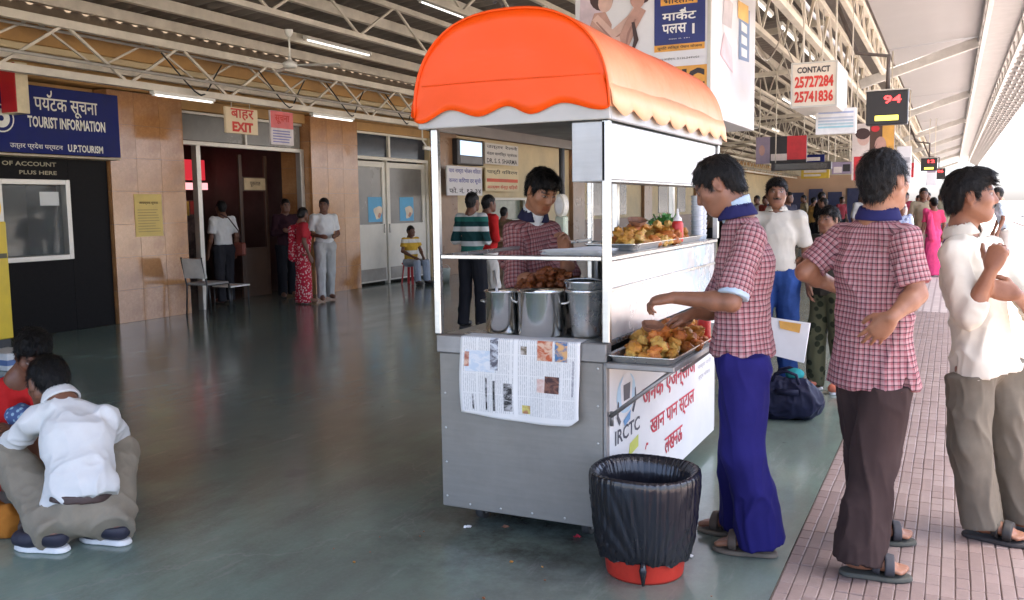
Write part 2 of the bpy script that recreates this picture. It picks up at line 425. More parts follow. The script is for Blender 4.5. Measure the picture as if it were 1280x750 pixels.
# entrance bay
door = thing  # (keeps the name short below)
part('transom_panel', GREYG, [(W-.22, W-.2, 9.37, 10.75, 2.40, 2.76), (W-.22, W-.2, 10.79, 12.08, 2.40, 2.76)])
part('transom_frame', ALU, [(W-.24, W-.14, 9.36, 12.09, 2.33, 2.39), (W-.24, W-.16, 9.36, 12.09, 2.76, 2.80), (W-.24, W-.16, 10.75, 10.79, 2.39, 2.76)])
part('door_post', ALU, [(W-.24, W-.14, 9.72, 9.80, 0, 2.33)])
part('door_post', ALU, [(W-.24, W-.14, 12.0, 12.09, 0, 2.33)])
part('door_leaf', M('brown timber door', (.09, .05, .03), .4), [(W-.9, W-.86, 11.35, 11.42, 0, 2.3), (W-.9, W-.86, 11.95, 12.02, 0, 2.3), (W-.9, W-.86, 11.42, 11.95, 1.72, 1.95), (W-.9, W-.86, 11.42, 11.95, 0, .8)])
dn = part('door_notice', M('cream notice board', (.55, .42, .25), .6), [(W-.86, W-.85, 11.45, 11.95, 1.74, 1.93)], bevel=0)
lettering('पूछताछ', M('dark letters', (.05,.03,.02), .7), dn, (0,.25,0,.08), (W-.85, 11.58, 1.79), (0,1,0), (0,0,1), bold=.01)
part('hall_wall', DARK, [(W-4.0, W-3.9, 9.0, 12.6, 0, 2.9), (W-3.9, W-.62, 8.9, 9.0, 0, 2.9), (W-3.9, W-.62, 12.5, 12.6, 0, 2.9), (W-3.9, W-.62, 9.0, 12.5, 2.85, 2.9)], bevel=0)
sh = part('shop_sign', glow('dim red sign', (.42, .02, .03), .2), [(W-2.6, W-2.5, 10.6, 12.3, 1.95, 2.3)])
lettering('BOOK STALL', M('pink letters', (.8,.55,.55), .5), sh, (0,1.0,0,.14), (W-2.5, 10.8, 2.05), (0,1,0), (0,0,1), bold=.02, ext=.004)
part('shop_sign', glow('pink strip sign', (.6, .25, .26), .35), [(W-2.55, W-2.45, 10.6, 12.3, 1.78, 1.90)])
part('shop_counter', M('shop stock', (.16, .13, .11), .6, var=.8, vs=9), [(W-3.2, W-2.7, 10.4, 12.4, .0, 1.6)])
for k in range(9):
    part('magazine', M('magazine %d' % (k % 4), [(.5,.1,.08),(.5,.45,.35),(.1,.2,.4),(.6,.5,.1)][k % 4], .4), [(W-2.70, W-2.68, 10.5+k*.2, 10.66+k*.2, 1.35-.02*(k % 2), 1.58)], bevel=0)
# white double doors
for k, (y0, y1) in enumerate(((13.47, 14.47), (14.53, 15.9))):
    d = part('door', OFFW, [(W-.2, W-.15, y0, y1, .05, 1.12), (W-.2, W-.15, y0, y0+.10, 1.12, 2.27), (W-.2, W-.15, y1-.10, y1, 1.12, 2.27), (W-.2, W-.15, y0+.10, y1-.10, 2.17, 2.27)])
    part('door_pane', GREYG, [(W-.185, W-.175, y0+.10, y1-.10, 1.12, 2.17)], d, bevel=0)
    part('handle', ALU, [(W-.15, W-.12, (y1-.09) if k == 0 else y0+.03, (y1-.06) if k == 0 else y0+.06, .95, 1.12)], d)
    part('kick_strip', M('scuffed base strip', (.35,.32,.27), .6), [(W-.149, W-.143, y0+.05, y1-.05, .08, .3)], d)
    ps = part('poster', M('sky blue poster', (.10, .38, .60), .5, var=.1), [(W-.172, W-.168, y0+.45, y0+.95, 1.16, 1.62)], d, bevel=0)
    poly(ps, 'poster_picture', M('poster cream', (.75,.62,.45), .5), [(.31+(.13+.04*math.sin(a*3+k))*math.cos(a), .17+(.14+.03*math.sin(a*2+1))*math.sin(a)) for a in np.linspace(0, 6.28, 18)[:-1]], (W-.168, y0+.45, 1.16), (0,1,0), (0,0,1), .002)
    poly(ps, 'poster_picture', M('poster red', (.50,.22,.14), .5), [(.35+(.05+.02*math.sin(a*2))*math.cos(a), .12+.05*math.sin(a)) for a in np.linspace(0, 6.28, 10)[:-1]], (W-.168, y0+.45, 1.16), (0,1,0), (0,0,1), .004)
part('door_frame', OFFW, [(W-.22, W-.12, 13.41, 13.46, 0, 2.30), (W-.22, W-.12, 14.48, 14.52, 0, 2.30), (W-.22, W-.12, 15.92, 16.0, 0, 2.30), (W-.22, W-.12, 13.41, 16.0, 2.30, 2.36), (W-.22, W-.14, 13.41, 16.0, 2.76, 2.80), (W-.22, W-.14, 14.6, 14.66, 2.36, 2.76)])
part('transom_pane', M('dark transom glass', (.03,.035,.045), .1), [(W-.2, W-.19, 13.46, 14.6, 2.36, 2.76), (W-.2, W-.19, 14.66, 15.98, 2.36, 2.76)], bevel=0)
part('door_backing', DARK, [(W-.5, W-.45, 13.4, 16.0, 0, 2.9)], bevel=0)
# cream wall further along, with brown piers and a hatch window
part('wall', CREAM, [(W-.4, W-.1, 16.02, 18.3, 0, 2.93), (W-.4, W-.1, 18.3, 20.6, 0, 1.05), (W-.4, W-.1, 18.3, 20.6, 1.62, 2.93), (W-.4, W-.1, 20.6, 96, 0, 2.93)], bevel=0)
hf = part('hatch_frame', OFFW, [(W-.12, W-.06, 18.3, 20.6, 1.56, 1.62), (W-.12, W-.06, 18.3, 20.6, 1.05, 1.1), (W-.12, W-.06, 18.3, 18.38, 1.1, 1.56), (W-.12, W-.06, 20.5, 20.6, 1.1, 1.56)])
part('hatch_pane', M('greenish pane', (.22,.25,.19), .2), [(W-.2, W-.19, 18.38, 20.5, 1.1, 1.56)], hf, bevel=0)
for y0 in (16.05, 23.5, 30.0, 37.0, 45.0):
    part('pier', M('brown pier tiles', (.26,.145,.075), .3, var=.2, vs=3), [(W-.1, W+.02, y0, y0+.9, 0, 2.93)])
part('dado', M('brown dado', (.22,.12,.07), .45), [(W-.1, W-.085, 16.98, 23.48, 0, 1.0), (W-.1, W-.085, 24.42, 29.98, 0, 1.0), (W-.1, W-.085, 30.95, 36.98, 0, 1.0)])
for y0 in (25.2, 27.2, 32, 34.5, 39, 42):
    part('window', M('far window', (.07,.07,.08), .2), [(W-.1, W-.08, y0, y0+1.2, 1.1, 2.1)])
part('lintel', OCHRE, [(W-.5, W-.10, 9.352, 12.098, 2.802, 2.948), (W-.5, W-.10, 13.402, 16.018, 2.802, 2.948)], bevel=.003)
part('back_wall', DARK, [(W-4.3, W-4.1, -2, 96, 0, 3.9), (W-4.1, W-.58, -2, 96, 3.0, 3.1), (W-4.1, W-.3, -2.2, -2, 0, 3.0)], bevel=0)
# beam band above
part('beam_band', OCHRE, [(W-.5, W-.02, -2, 96, 2.95, 3.22)], bevel=.02)
part('beam_ledge', CREAM, [(W-.5, W+.10, -2, 96, 3.225, 3.30)], bevel=.01)
part('duct', OCHRE, [(W-.5, W-.12, -2, 96, 3.305, 3.62)], bevel=.05)
part('upper_wall', M('grimy upper wall', (.20,.15,.10), .8), [(W-.56, W-.52, -2, 96, 2.95, 3.98)], bevel=0)
# hall end far away
part('end_wall', M('peach wall', (.62,.42,.30), .7, var=.12, vs=.4), [(W, -3.6, 58, 58.3, 0, 3.0)], bevel=0)
part('end_wall_band', OFFW, [(W, -3.6, 57.9, 58.0, 3.0, 4.4)], bevel=0)
for k in range(5): part('end_door', M('far blue door', (.05,.06,.14), .4), [(W+.5+k*1.1, W+1.3+k*1.1, 57.9, 57.99, 0, 2.2 if k % 2 else 2.0)], bevel=0)

# ------------------------------------------------------------------ concourse roof
def zr(x): return 4.02 + .09*(x + 9.5)
RUST = M('weathered roof sheet', (.21, .18, .155), .7, .2, var=.35, vs=.8, bump=.15)
STEELP = M('cream painted steel', (.66, .60, .50), .5, var=.16, vs=3)
roof = thing('concourse_roof', 'dark corrugated concourse roof on cream steel purlins and lattice girders', 'roof', (-6, 20, 4))
def corrugated(name, x0, x1, y0, y1, zf, mat, par, pitch=.26, amp=.034, n=6):
    b = MB(); ny = int((y1-y0)/pitch*n); vs = []
    for j in range(ny+1):
        y = y0 + j*pitch/n; a = amp*math.sin(2*math.pi*j/n)
        vs += [(x0, y, zf(x0)+a), (x1, y, zf(x1)+a)]
    b.add(vs, [(2*j, 2*j+1, 2*j+3, 2*j+2) for j in range(ny)], False)
    return b.build(name, mat, par, recalc=False)
ROOF_Y0 = -2.0
corrugated('roof_sheet', -9.95, -6.0, ROOF_Y0, 70, zr, RUST, roof)
corrugated('roof_sheet', -6.15, -2.05, ROOF_Y0, 70, lambda x: zr(x)+.085, RUST, roof)
for x in (-9.6, -8.9, -7.55, -6.3, -5.0, -3.7, -2.3):
    b = MB(); z = zr(x) - .045 + (.085 if x > -6.1 else 0); b.box(x-.04, x+.04, ROOF_Y0, 70, z-.14, z); b.build('purlin', STEELP, roof, bevel=.004)
def lattice(x, z0, z1, y0, y1, per, w=.06, d=.022, par=roof, mat=STEELP):
    r = MB(); r.box(x-w/2, x+w/2, y0, y1, z1-w, z1); r.build('girder_chord', mat, par, bevel=.003)
    r = MB(); r.box(x-w/2, x+w/2, y0, y1, z0, z0+w*.9); r.build('girder_chord', mat, par, bevel=.003)
    n = int((y1-y0)/per); r = MB()
    for k in range(n):
        a = y0 + k*per
        r.bar((x, a, z0+w*.5), (x, a+per/2, z1-w*.5), d); r.bar((x, a+per/2, z1-w*.5), (x, a+per, z0+w*.5), d)
    r.build('girder_web', mat, par)
lattice(-8.6, 2.84, 3.46, -2, 62, 1.62, .09, .028)
lattice(-9.1, 3.06, 3.56, -2, 62, 1.62, .07, .022)
lattice(-6.9, 3.58, 4.16, -2, 62, 1.7, .07, .028)
lattice(-5.4, 3.72, 4.36, -2, 62, 1.7, .07, .028)
lattice(-3.9, 3.85, 4.45, -2, 62, 1.7, .07, .028)
b = MB(); b.bar((-9.4, 5.3, 3.05), (-7.2, 5.3, 4.1), .22, .2); b.build('rafter', M('grey rafter', (.22,.2,.18), .6), roof)
for yb in (17, 25, 33, 41, 49, 57):
    r = MB(); r.bar((-9.4, yb, 3.45), (-2.1, yb, 3.75), .08, .08); r.bar((-9.4, yb, zr(-9.4)-.2), (-2.1, yb, zr(-2.1)-.15), .1, .1)
    n = 9
    for k in range(n):
        xa = -9.4 + 7.3*k/n; xb = -9.4 + 7.3*(k+.5)/n; xc = -9.4 + 7.3*(k+1)/n
        zl = lambda x: 3.45 + .3*(x+9.4)/7.3
        r.bar((xa, yb, zl(xa)), (xb, yb, zr(xb)-.2), .035); r.bar((xb, yb, zr(xb)-.2), (xc, yb, zl(xc)), .035)
    r.build('roof_truss', STEELP, roof)
    if yb > 30: r = MB(); r.box(-2.5, -2.3, yb-.1, yb+.1, 0, 4.5); r.build('column', STEELP, roof, bevel=.01)
# drooping cables on the girder
r = MB()
for y0 in (8.2, 9.9, 11.4, 13.0):
    P = [(-8.57+.1*math.sin(q*5), y0 + q*1.1, 3.3 - .45*math.sin(q*math.pi)) for q in np.linspace(0, 1, 9)]; r.tube(P, .010, 5)
r.build('cable', M('black cable', (.02,.02,.02), .6), roof)

r = MB()
for (x0, y0, z0, x1, y1, z1, dr) in ((-2.1, 10.2, 3.5, -1.9, 11.6, 3.5, .45), (-1.9, 11.0, 3.6, -1.5, 12.4, 3.4, .5), (-1.6, 12.0, 3.35, -1.5, 14.0, 3.35, .35), (-2.2, 13.0, 3.6, -1.6, 13.6, 3.4, .6)):
    r.tube([(x0+(x1-x0)*q, y0+(y1-y0)*q, z0+(z1-z0)*q-dr*math.sin(q*math.pi)) for q in np.linspace(0, 1, 13)], .009, 5)
r.build('cable', M('pale cable', (.42, .38, .32), .6), roof)
for x, z in ((-9.0, 3.42), (-8.45, 3.02), (-2.6, 3.95)):
    r = MB(); r.tube([(x, -2, z), (x, 60, z)], .018, 8); r.build('conduit', M('grey conduit', (.36, .33, .29), .5), roof)
# ------------------------------------------------------------------ platform canopy over the tracks side
CAN = M('pale grey canopy sheet', (.33, .32, .325), .6, var=.14, vs=.5, bump=.05)
cano = thing('platform_canopy', 'pale platform canopy with lattice edge and louvred fascia over the paved strip', 'canopy', (0, 20, 4))
for k, (ya, yb) in enumerate(((-2, 9), (9, 17), (17, 25), (25, 33), (33, 41), (41, 49), (49, 57), (57, 70))):
    b = MB(); b.add([(-1.05, ya+.02, 3.97), (.30, ya+.02, 4.06), (.30, yb-.02, 4.06), (-1.05, yb-.02, 3.97), (-1.05, ya+.02, 4.0), (.30, ya+.02, 4.09), (.30, yb-.02, 4.09), (-1.05, yb-.02, 4.0)],
          [(3,2,1,0),(4,5,6,7),(0,1,5,4),(1,2,6,5),(2,3,7,6),(3,0,4,7)]); b.build('canopy_panel', CAN, cano)
    b = MB(); b.bar((-1.5, yb, 3.42), (.30, yb, 3.98), .10, .16); b.build('canopy_rafter', M('white steel', (.50,.48,.46), .5), cano, bevel=.01)
b = MB(); b.add([(-2.2, -2, 4.62), (-1.04, -2, 4.02), (-1.04, 70, 4.02), (-2.2, 70, 4.62)], [(0,1,2,3)]); b.build('valley_sheet', M('valley sheet', (.30,.27,.25), .7), cano, solid=.02)
lattice(-1.55, 3.30, 3.92, -2, 62, 1.3, .08, .035, cano)
lattice(-1.12, 3.55, 3.98, -2, 62, .9, .06, .028, cano)
lattice(-2.15, 3.45, 4.2, -2, 62, 1.5, .07, .03, cano)
lattice(.34, 3.72, 4.02, -2, 62, 1.0, .06, .025, cano, M('white steel', (.50,.48,.46), .5))
lattice(.84, 3.70, 4.05, -2, 62, 1.0, .05, .022, cano, M('white steel', (.50,.48,.46), .5))
b = MB(); b.add([(.30, -2, 4.07), (.86, -2, 4.08), (.86, 70, 4.08), (.30, 70, 4.07)], [(0,1,2,3)]); b.build('edge_sheet', M('edge sheet', (.36,.35,.35), .6), cano, solid=.015)
fs = part('fascia', M('pale fascia', (.62,.61,.60), .5, var=.08), [], cano)
bpy.data.objects.remove(fs)
FASM = M('grey fascia steel', (.45,.44,.44), .5, var=.08)
b = MB()
for a in np.linspace(0, 1, 7):
    x = .88 + a*.57; z = 4.03 - a*.33; b.bar((x, -2, z), (x, 70, z), .03, .05)
b.build('fascia_rail', FASM, cano)
b = MB(); b.bar((.88, 0, 4.0), (1.45, 0, 3.67), .03, .05); rme = b.mesh('fascia_rib', (0, 0, 4)); rme.materials.append(FASM)
for y in np.arange(-2, 70, .75): link_mesh('fascia_rib', rme, None, cano, (0, y-20, 0))
b = MB(); b.add([(.87, -2, 4.07), (1.47, -2, 3.73), (1.47, 70, 3.73), (.87, 70, 4.07)], [(0,1,2,3)]); b.build('fascia_sheet', M('translucent fascia sheet', (.38,.38,.38), .6, var=.1), cano, solid=.012)
# ================================================================== figures: one smooth surface grown from a posed skeleton
def hash3(i, j, k, s):
    n = (i*374761393 + j*668265263 + k*2147483647 + s*974711) & 0xffffffff
    n = ((n ^ (n >> 13)) * 1274126177) & 0xffffffff
    return ((n ^ (n >> 16)) & 0xffff) / 65535.0
def vnoise(P, s=0):
    P = np.asarray(P, float); I = np.floor(P).astype(np.int64); F = P - I; F = F*F*(3-2*F); r = 0
    for a in (0, 1):
        for b in (0, 1):
            for c in (0, 1):
                w = (F[:,0] if a else 1-F[:,0])*(F[:,1] if b else 1-F[:,1])*(F[:,2] if c else 1-F[:,2])
                r = r + w*hash3(I[:,0]+a, I[:,1]+b, I[:,2]+c, s)
    return r*2-1

class Field:
    def __init__(s, lo, hi, h):
        s.h = h; s.lo = np.array(lo, float); n = np.ceil((np.array(hi)-s.lo)/h).astype(int)+1
        s.ax = [(s.lo[i]+h*np.arange(n[i])).astype(np.float32) for i in range(3)]; s.v = np.full(n, .5, np.float32)
    def like(s):
        g = object.__new__(Field); g.h = s.h; g.lo = s.lo; g.ax = s.ax; g.v = np.full(s.v.shape, .5, np.float32); return g
    def merge(s, g, k=.02): s.comb((slice(None),)*3, g.v, k, 'u'); return s
    def sl(s, lo, hi):
        r = []
        for i in range(3):
            a = int(max(0, math.floor((lo[i]-s.lo[i])/s.h))); b = int(min(len(s.ax[i]), math.ceil((hi[i]-s.lo[i])/s.h)+1)); r.append(slice(a, max(a, b)))
        return tuple(r)
    def xyz(s, q): return s.ax[0][q[0]][:,None,None], s.ax[1][q[1]][None,:,None], s.ax[2][q[2]][None,None,:]
    def comb(s, q, d, k, mode):
        o = s.v[q]
        if mode == 'u':
            h = np.maximum(k-np.abs(o-d), 0)/k if k > 0 else 0; s.v[q] = np.minimum(o, d)-h*h*k*.25
        elif mode == 's':
            d = -d; h = np.maximum(k-np.abs(o-d), 0)/k if k > 0 else 0; s.v[q] = np.maximum(o, d)+h*h*k*.25
    def cap(s, a, b, ra, rb, k=.02, u=None, ratio=1.0, mode='u'):
        a = np.asarray(a, float); b = np.asarray(b, float); R = max(ra, rb)*max(1, ratio)+k+3*s.h
        q = s.sl(np.minimum(a, b)-R, np.maximum(a, b)+R); X, Y, Z = s.xyz(q)
        if min(x.size for x in (X, Y, Z)) == 0: return s
        ab = (b-a); L = float(ab@ab)+1e-12; dx, dy, dz = X-np.float32(a[0]), Y-np.float32(a[1]), Z-np.float32(a[2])
        t = np.clip((dx*ab[0]+dy*ab[1]+dz*ab[2])/L, 0, 1).astype(np.float32)
        dx = dx-t*np.float32(ab[0]); dy = dy-t*np.float32(ab[1]); dz = dz-t*np.float32(ab[2])
        if u is not None and ratio != 1:
            m = (dx*u[0]+dy*u[1]+dz*u[2])*np.float32(1-1/ratio); dx = dx-m*np.float32(u[0]); dy = dy-m*np.float32(u[1]); dz = dz-m*np.float32(u[2])
        d = np.sqrt(dx*dx+dy*dy+dz*dz)-(np.float32(ra)+t*np.float32(rb-ra)); s.comb(q, d, k, mode); return s
    def ell(s, c, Rm, rad, k=.02, mode='u'):
        c = np.asarray(c, float); rad = np.asarray(rad, float); R = rad.max()+k+3*s.h
        q = s.sl(c-R, c+R); X, Y, Z = s.xyz(q)
        if min(x.size for x in (X, Y, Z)) == 0: return s
        dx, dy, dz = X-np.float32(c[0]), Y-np.float32(c[1]), Z-np.float32(c[2]); l = 0; l2 = 0
        for i in range(3):
            e = (dx*Rm[i][0]+dy*Rm[i][1]+dz*Rm[i][2]).astype(np.float32); l = l+(e/rad[i])**2; l2 = l2+(e/rad[i]**2)**2
        l = np.sqrt(l); d = (l*(l-1)/(np.sqrt(l2)+1e-6)).astype(np.float32); s.comb(q, d, k, mode); return s
    def cut(s, p, n, k=0.0, box=None):
        """remove the side the normal points to (inside box only)"""
        n = unit(n); q = s.sl(*box) if box else (slice(None),)*3; X, Y, Z = s.xyz(q)
        d = ((X-np.float32(p[0]))*n[0]+(Y-np.float32(p[1]))*n[1]+(Z-np.float32(p[2]))*n[2]).astype(np.float32)
        s.comb(q, -d, k, 's'); return s
    def mesh(s):
        v = s.v; ins = v < 0; n = np.array(v.shape)-1
        c = np.zeros(n, np.int8)
        for a in (0, 1):
            for b in (0, 1):
                for d in (0, 1): c += ins[a:a+n[0], b:b+n[1], d:d+n[2]]
        I, J, K = np.nonzero((c > 0) & (c < 8)); N = len(I)
        idx = np.full(n, -1, np.int32); idx[I, J, K] = np.arange(N)
        acc = np.zeros((N, 3)); cnt = np.zeros(N)
        for ax in range(3):
            o1, o2 = [x for x in range(3) if x != ax]
            for a in (0, 1):
                for b in (0, 1):
                    off = [0, 0, 0]; off[o1] = a; off[o2] = b; o = list(off); o[ax] = 1
                    va = v[I+off[0], J+off[1], K+off[2]]; vb = v[I+o[0], J+o[1], K+o[2]]
                    m = (va < 0) != (vb < 0); t = np.where(m, va/(va-vb+1e-12), 0)
                    for x in range(3): acc[:, x] += np.where(m, off[x]+(t if x == ax else 0), 0)
                    cnt += m
        P = (np.stack([I, J, K], 1)+acc/cnt[:, None])*s.h+s.lo
        Q = []
        for ax in range(3):
            o1, o2 = [(1, 2), (2, 0), (0, 1)][ax]
            sa = [slice(1, -1)]*3; sb = [slice(1, -1)]*3; sa[ax] = slice(0, -1); sb[ax] = slice(1, None)
            A = ins[tuple(sa)]; B = ins[tuple(sb)]; i = np.array(np.nonzero(A != B))
            f = A[tuple(i)]
            g = i.copy(); g[o1] += 1; g[o2] += 1            # grid corner index of edge start
            def cell(d1, d2): h = g.copy(); h[o1] -= d1; h[o2] -= d2; return idx[h[0], h[1], h[2]]
            q = np.stack([cell(1, 1), cell(0, 1), cell(0, 0), cell(1, 0)], 1); q[~f] = q[~f][:, ::-1]; Q.append(q)
        Q = np.concatenate(Q); Q = Q[(Q >= 0).all(1)]
        return P, Q
def normals(P, Q):
    n = np.cross(P[Q[:,2]]-P[Q[:,0]], P[Q[:,3]]-P[Q[:,1]]); N = np.zeros_like(P)
    for k in range(4): np.add.at(N, Q[:, k], n)
    return N/(np.linalg.norm(N, axis=1, keepdims=True)+1e-12)
def relax(P, Q, it=1, f=.5):
    for _ in range(it):
        A = np.zeros_like(P); c = np.zeros(len(P))
        for k in range(4):
            np.add.at(A, Q[:, k], P[Q[:, (k+1) % 4]]); np.add.at(c, Q[:, k], 1)
            np.add.at(A, Q[:, k], P[Q[:, (k+3) % 4]]); np.add.at(c, Q[:, k], 1)
        P = P*(1-f)+f*A/c[:, None]
    return P
def quad_mesh(name, P, Q, off, col=None, uv=None):
    me = bpy.data.meshes.new(name); me.vertices.add(len(P)); me.vertices.foreach_set('co', (P-off).astype(np.float32).ravel())
    me.loops.add(len(Q)*4); me.loops.foreach_set('vertex_index', Q.astype(np.int32).ravel())
    me.polygons.add(len(Q)); me.polygons.foreach_set('loop_start', np.arange(len(Q), dtype=np.int32)*4)
    me.polygons.foreach_set('use_smooth', np.ones(len(Q), bool))
    me.update(calc_edges=True)
    if col is not None:
        a = me.color_attributes.new('Col', 'FLOAT_COLOR', 'POINT'); a.data.foreach_set('color', np.c_[col, np.ones(len(col))].astype(np.float32).ravel())
    if uv is not None:
        l = me.uv_layers.new(name='UVMap'); l.data.foreach_set('uv', uv.astype(np.float32).ravel())
    return me

# ---- skin, hair and cloth materials
def skin_mat():
    t = NT('skin'); a = t.n('Attribute', {'attribute_name': 'Col'}); n = t.noise(30, 5, .65)
    c = t.mix(t.ramp(n, [(.35, 0.), (.75, .28)]), a.outputs['Color'], (.09, .035, .02)); t.color(c)
    t.bump(t.noise(160, 3, .6), .18, .0015)
    return t.fin(t.ramp(n, [(.3, .42), (.7, .58)]), 0, Subsurface_Weight=.06, Subsurface_Radius=(.02, .008, .004), Subsurface_Scale=.3)
SKIN = skin_mat()
def hair_mat():
    t = NT('black hair'); n = t.noise(1, 5, .7, vec=t.mapv((170, 170, 26)))
    t.color(t.ramp(n, [(.35, (.002, .0018, .0016)), (.75, (.010, .008, .007))])); t.bump(n, .9, .006)
    return t.fin(.45, 0, Specular_IOR_Level=.25)
HAIR = hair_mat()
def crumple(t, weave):
    r1 = t.n('TexNoise', {'noise_type': 'RIDGED_MULTIFRACTAL'}, Scale=9.0, Detail=3.0, Roughness=.45, Distortion=.6); t.set(r1, 'Vector', t.obj())
    r2 = t.n('TexNoise', {'noise_type': 'RIDGED_MULTIFRACTAL'}, Scale=1.0, Detail=3.0, Roughness=.5, Distortion=.4); t.set(r2, 'Vector', t.mapv((26, 26, 9), rot=(.3, .4, 0)))
    return t.math('ADD', t.math('ADD', t.math('MULTIPLY', r1, .5), t.math('MULTIPLY', r2, .35)), t.math('MULTIPLY', t.noise(weave, 2, .5), .05))
def plaid_mat(name, base, dark, mid, per=.027):
    t = NT(name); sep = t.n('SeparateXYZ'); t.set(sep, 'Vector', t.uv())
    def band(ch, ph, w):
        f = t.math('FRACT', t.math('ADD', t.math('DIVIDE', sep.outputs[ch], per), ph)); return t.math('LESS_THAN', f, w)
    wide = [band(0, .35, .42), band(1, .35, .42)]; thin = [band(0, 0., .20), band(1, 0., .20)]
    c = t.mix(t.math('MULTIPLY', t.math('ADD', wide[0], wide[1]), .42), base, mid)
    c = t.mix(t.math('MINIMUM', t.math('MULTIPLY', t.math('ADD', thin[0], thin[1]), .62), .95), c, dark)
    c = t.mix(t.ramp(t.noise(14, 5, .6), [(.4, 0.), (.8, .22)]), c, mid)
    t.color(c); t.bump(crumple(t, 420), .55, .006)
    return t.fin(.85, 0, Specular_IOR_Level=.12)
PLAID = plaid_mat('pink and maroon check cloth', (.43, .27, .275), (.012, .005, .014), (.26, .066, .082), .0215)
PLAID_D = plaid_mat('faded red check cloth', (.34, .19, .175), (.03, .008, .014), (.24, .05, .05), .022)
def cloth(name, col, var=.14, rough=.85, vs=7, weave=380, wb=.3, sheen=.0):
    if name in _mc: return _mc[name]
    t = NT(name); c = np.array(col)
    n = t.noise(vs, 6, .65); t.color(t.ramp(n, [(.3, tuple(c*(1-var))), (.7, tuple(np.minimum(c*(1+var), 1)))]))
    t.bump(crumple(t, weave), wb*1.8, .006)
    _mc[name] = t.fin(rough, 0, Specular_IOR_Level=.12); return _mc[name]
def stripes(name, cols, per, axis=2):
    if name in _mc: return _mc[name]
    t = NT(name); sep = t.n('SeparateXYZ'); t.set(sep, 'Vector', t.obj()); f = t.math('FRACT', t.math('DIVIDE', sep.outputs[axis], per))
    r = t.ramp(f, [(i/len(cols), c) for i, c in enumerate(cols)]); r.color_ramp.interpolation = 'CONSTANT'; t.color(r)
    _mc[name] = t.fin(.85, 0, Specular_IOR_Level=.12); return _mc[name]
def printed(name, a, b, scale=60, th=.5):
    if name in _mc: return _mc[name]
    t = NT(name); v = t.n('TexVoronoi', {'feature': 'F1'}, Scale=scale); t.set(v, 'Vector', t.obj())
    t.color(t.mix(t.ramp(v.outputs[0], [(th*.8, 0.), (th, 1.)]), a, b)); _mc[name] = t.fin(.85, 0, Specular_IOR_Level=.12); return _mc[name]

# ---- skeletons
def stand_pose(x, y, yaw, H=1.65, lean=0.0, arms='down', step=0.06, headyaw=0.0, headpitch=0.0, z0=0.0, seat=None):
    """default joints of a standing person at (x,y) facing yaw (0 = +Y, positive turns left)"""
    s = H/1.70; c, n = math.cos(yaw), math.sin(yaw)
    f = A3(-n, c, 0); r = A3(c, n, 0); up = A3(0, 0, 1); o = A3(x, y, z0)
    def p(a, b, z): return o+(r*a+f*b)*s+up*z*s
    k = dict(f=f, r=r, s=s)
    k.update(pelvis=p(0, 0, .95), waist=p(0, .01+lean*.3, 1.06), chest=p(0, .01+lean*.8, 1.26), neck=p(0, -.01+lean, 1.44), head=p(0, .035+lean*1.2, 1.585))
    for q, g in (('L', -1), ('R', 1)):
        k['sh'+q] = p(.172*g, lean, 1.385); k['hip'+q] = p(.09*g, 0, .90)
        fo = step*g
        k['kn'+q] = p(.10*g, fo*.6+.015, .49); k['an'+q] = p(.105*g, fo-.02, .085); k['toe'+q] = f+r*.18*g
        if arms == 'down': k['el'+q] = p(.235*g, -.03+lean, 1.11); k['wr'+q] = p(.25*g, .05+lean, .87)
        elif arms == 'front': k['el'+q] = p(.24*g, -.02+lean, 1.11); k['wr'+q] = p(.12*g, .20+lean, 1.08)
        elif arms == 'folded': k['el'+q] = p(.24*g, .03+lean, 1.12); k['wr'+q] = p(-.02*g, .19+lean, 1.16)
        elif arms == 'mixed':
            k['el'+q] = p(.235*g, -.03+lean, 1.11); k['wr'+q] = p(.25*g, .05+lean, .87) if g < 0 else p(.16*g, .20+lean, 1.2)
    cy, sy = math.cos(headyaw), math.sin(headyaw); hf = f*cy-r*sy; hf = unit(hf*math.cos(headpitch)+up*math.sin(headpitch))
    k['hf'] = hf; k['hu'] = unit(up-hf*(up@hf))
    return k

FING = ((-.030, .066, .0088), (-.010, .074, .0092), (.010, .069, .0088), (.029, .054, .0078))
def hand_prims(F, wr, d, nrm, side, s, curl=.5, thumb=.5, spread=.08, curls=None, kf=.004):
    """wr wrist, d pointing direction, nrm back-of-hand normal, side towards the thumb"""
    d = unit(d); nrm = unit(nrm-d*np.dot(nrm, d)); w = unit(side-d*np.dot(side, d)-nrm*np.dot(side, nrm))
    kn = []
    for i, (o, L, r) in enumerate(FING):
        K = wr+(d*(.088-.006*abs(i-1.2)**1.3)-w*o*1.0)*s; kn.append(K)
        F.cap(wr+(-w*o*.55+d*.012)*s, K, .0155*s, .0115*s, .010)
    F.ell(wr+d*.048*s, (d, w, nrm), (.055*s, .040*s, .016*s), .012)
    for i, (o, L, r) in enumerate(FING):
        a = kn[i]; dd = unit(d-w*(spread*(i-1.5))); cv = curls[i] if curls else curl; ang = 0
        for sg, (fr, cf) in enumerate(((.44, .75), (.31, 1.0), (.25, .7))):
            ang += cv*cf; e = unit(dd*math.cos(ang)-nrm*math.sin(ang)); b = a+e*L*fr*1.03*s
            F.cap(a, b, r*s*(1-.08*sg), r*s*(1-.08*(sg+1)), kf); a = b
    a = wr+(w*.022+d*.016-nrm*.004)*s; b = a+unit(w*.75+d*.75-nrm*.30)*.040*s; c = b+unit(d*1.0+w*(.55-thumb*.8)-nrm*.25)*.031*s; e = c+unit(d*1.0+w*(.25-thumb*.9)-nrm*.3)*.026*s
    F.cap(a, b, .0155*s, .0125*s, .012); F.cap(b, c, .0118*s, .0105*s, .005); F.cap(c, e, .0105*s, .0088*s, .004)

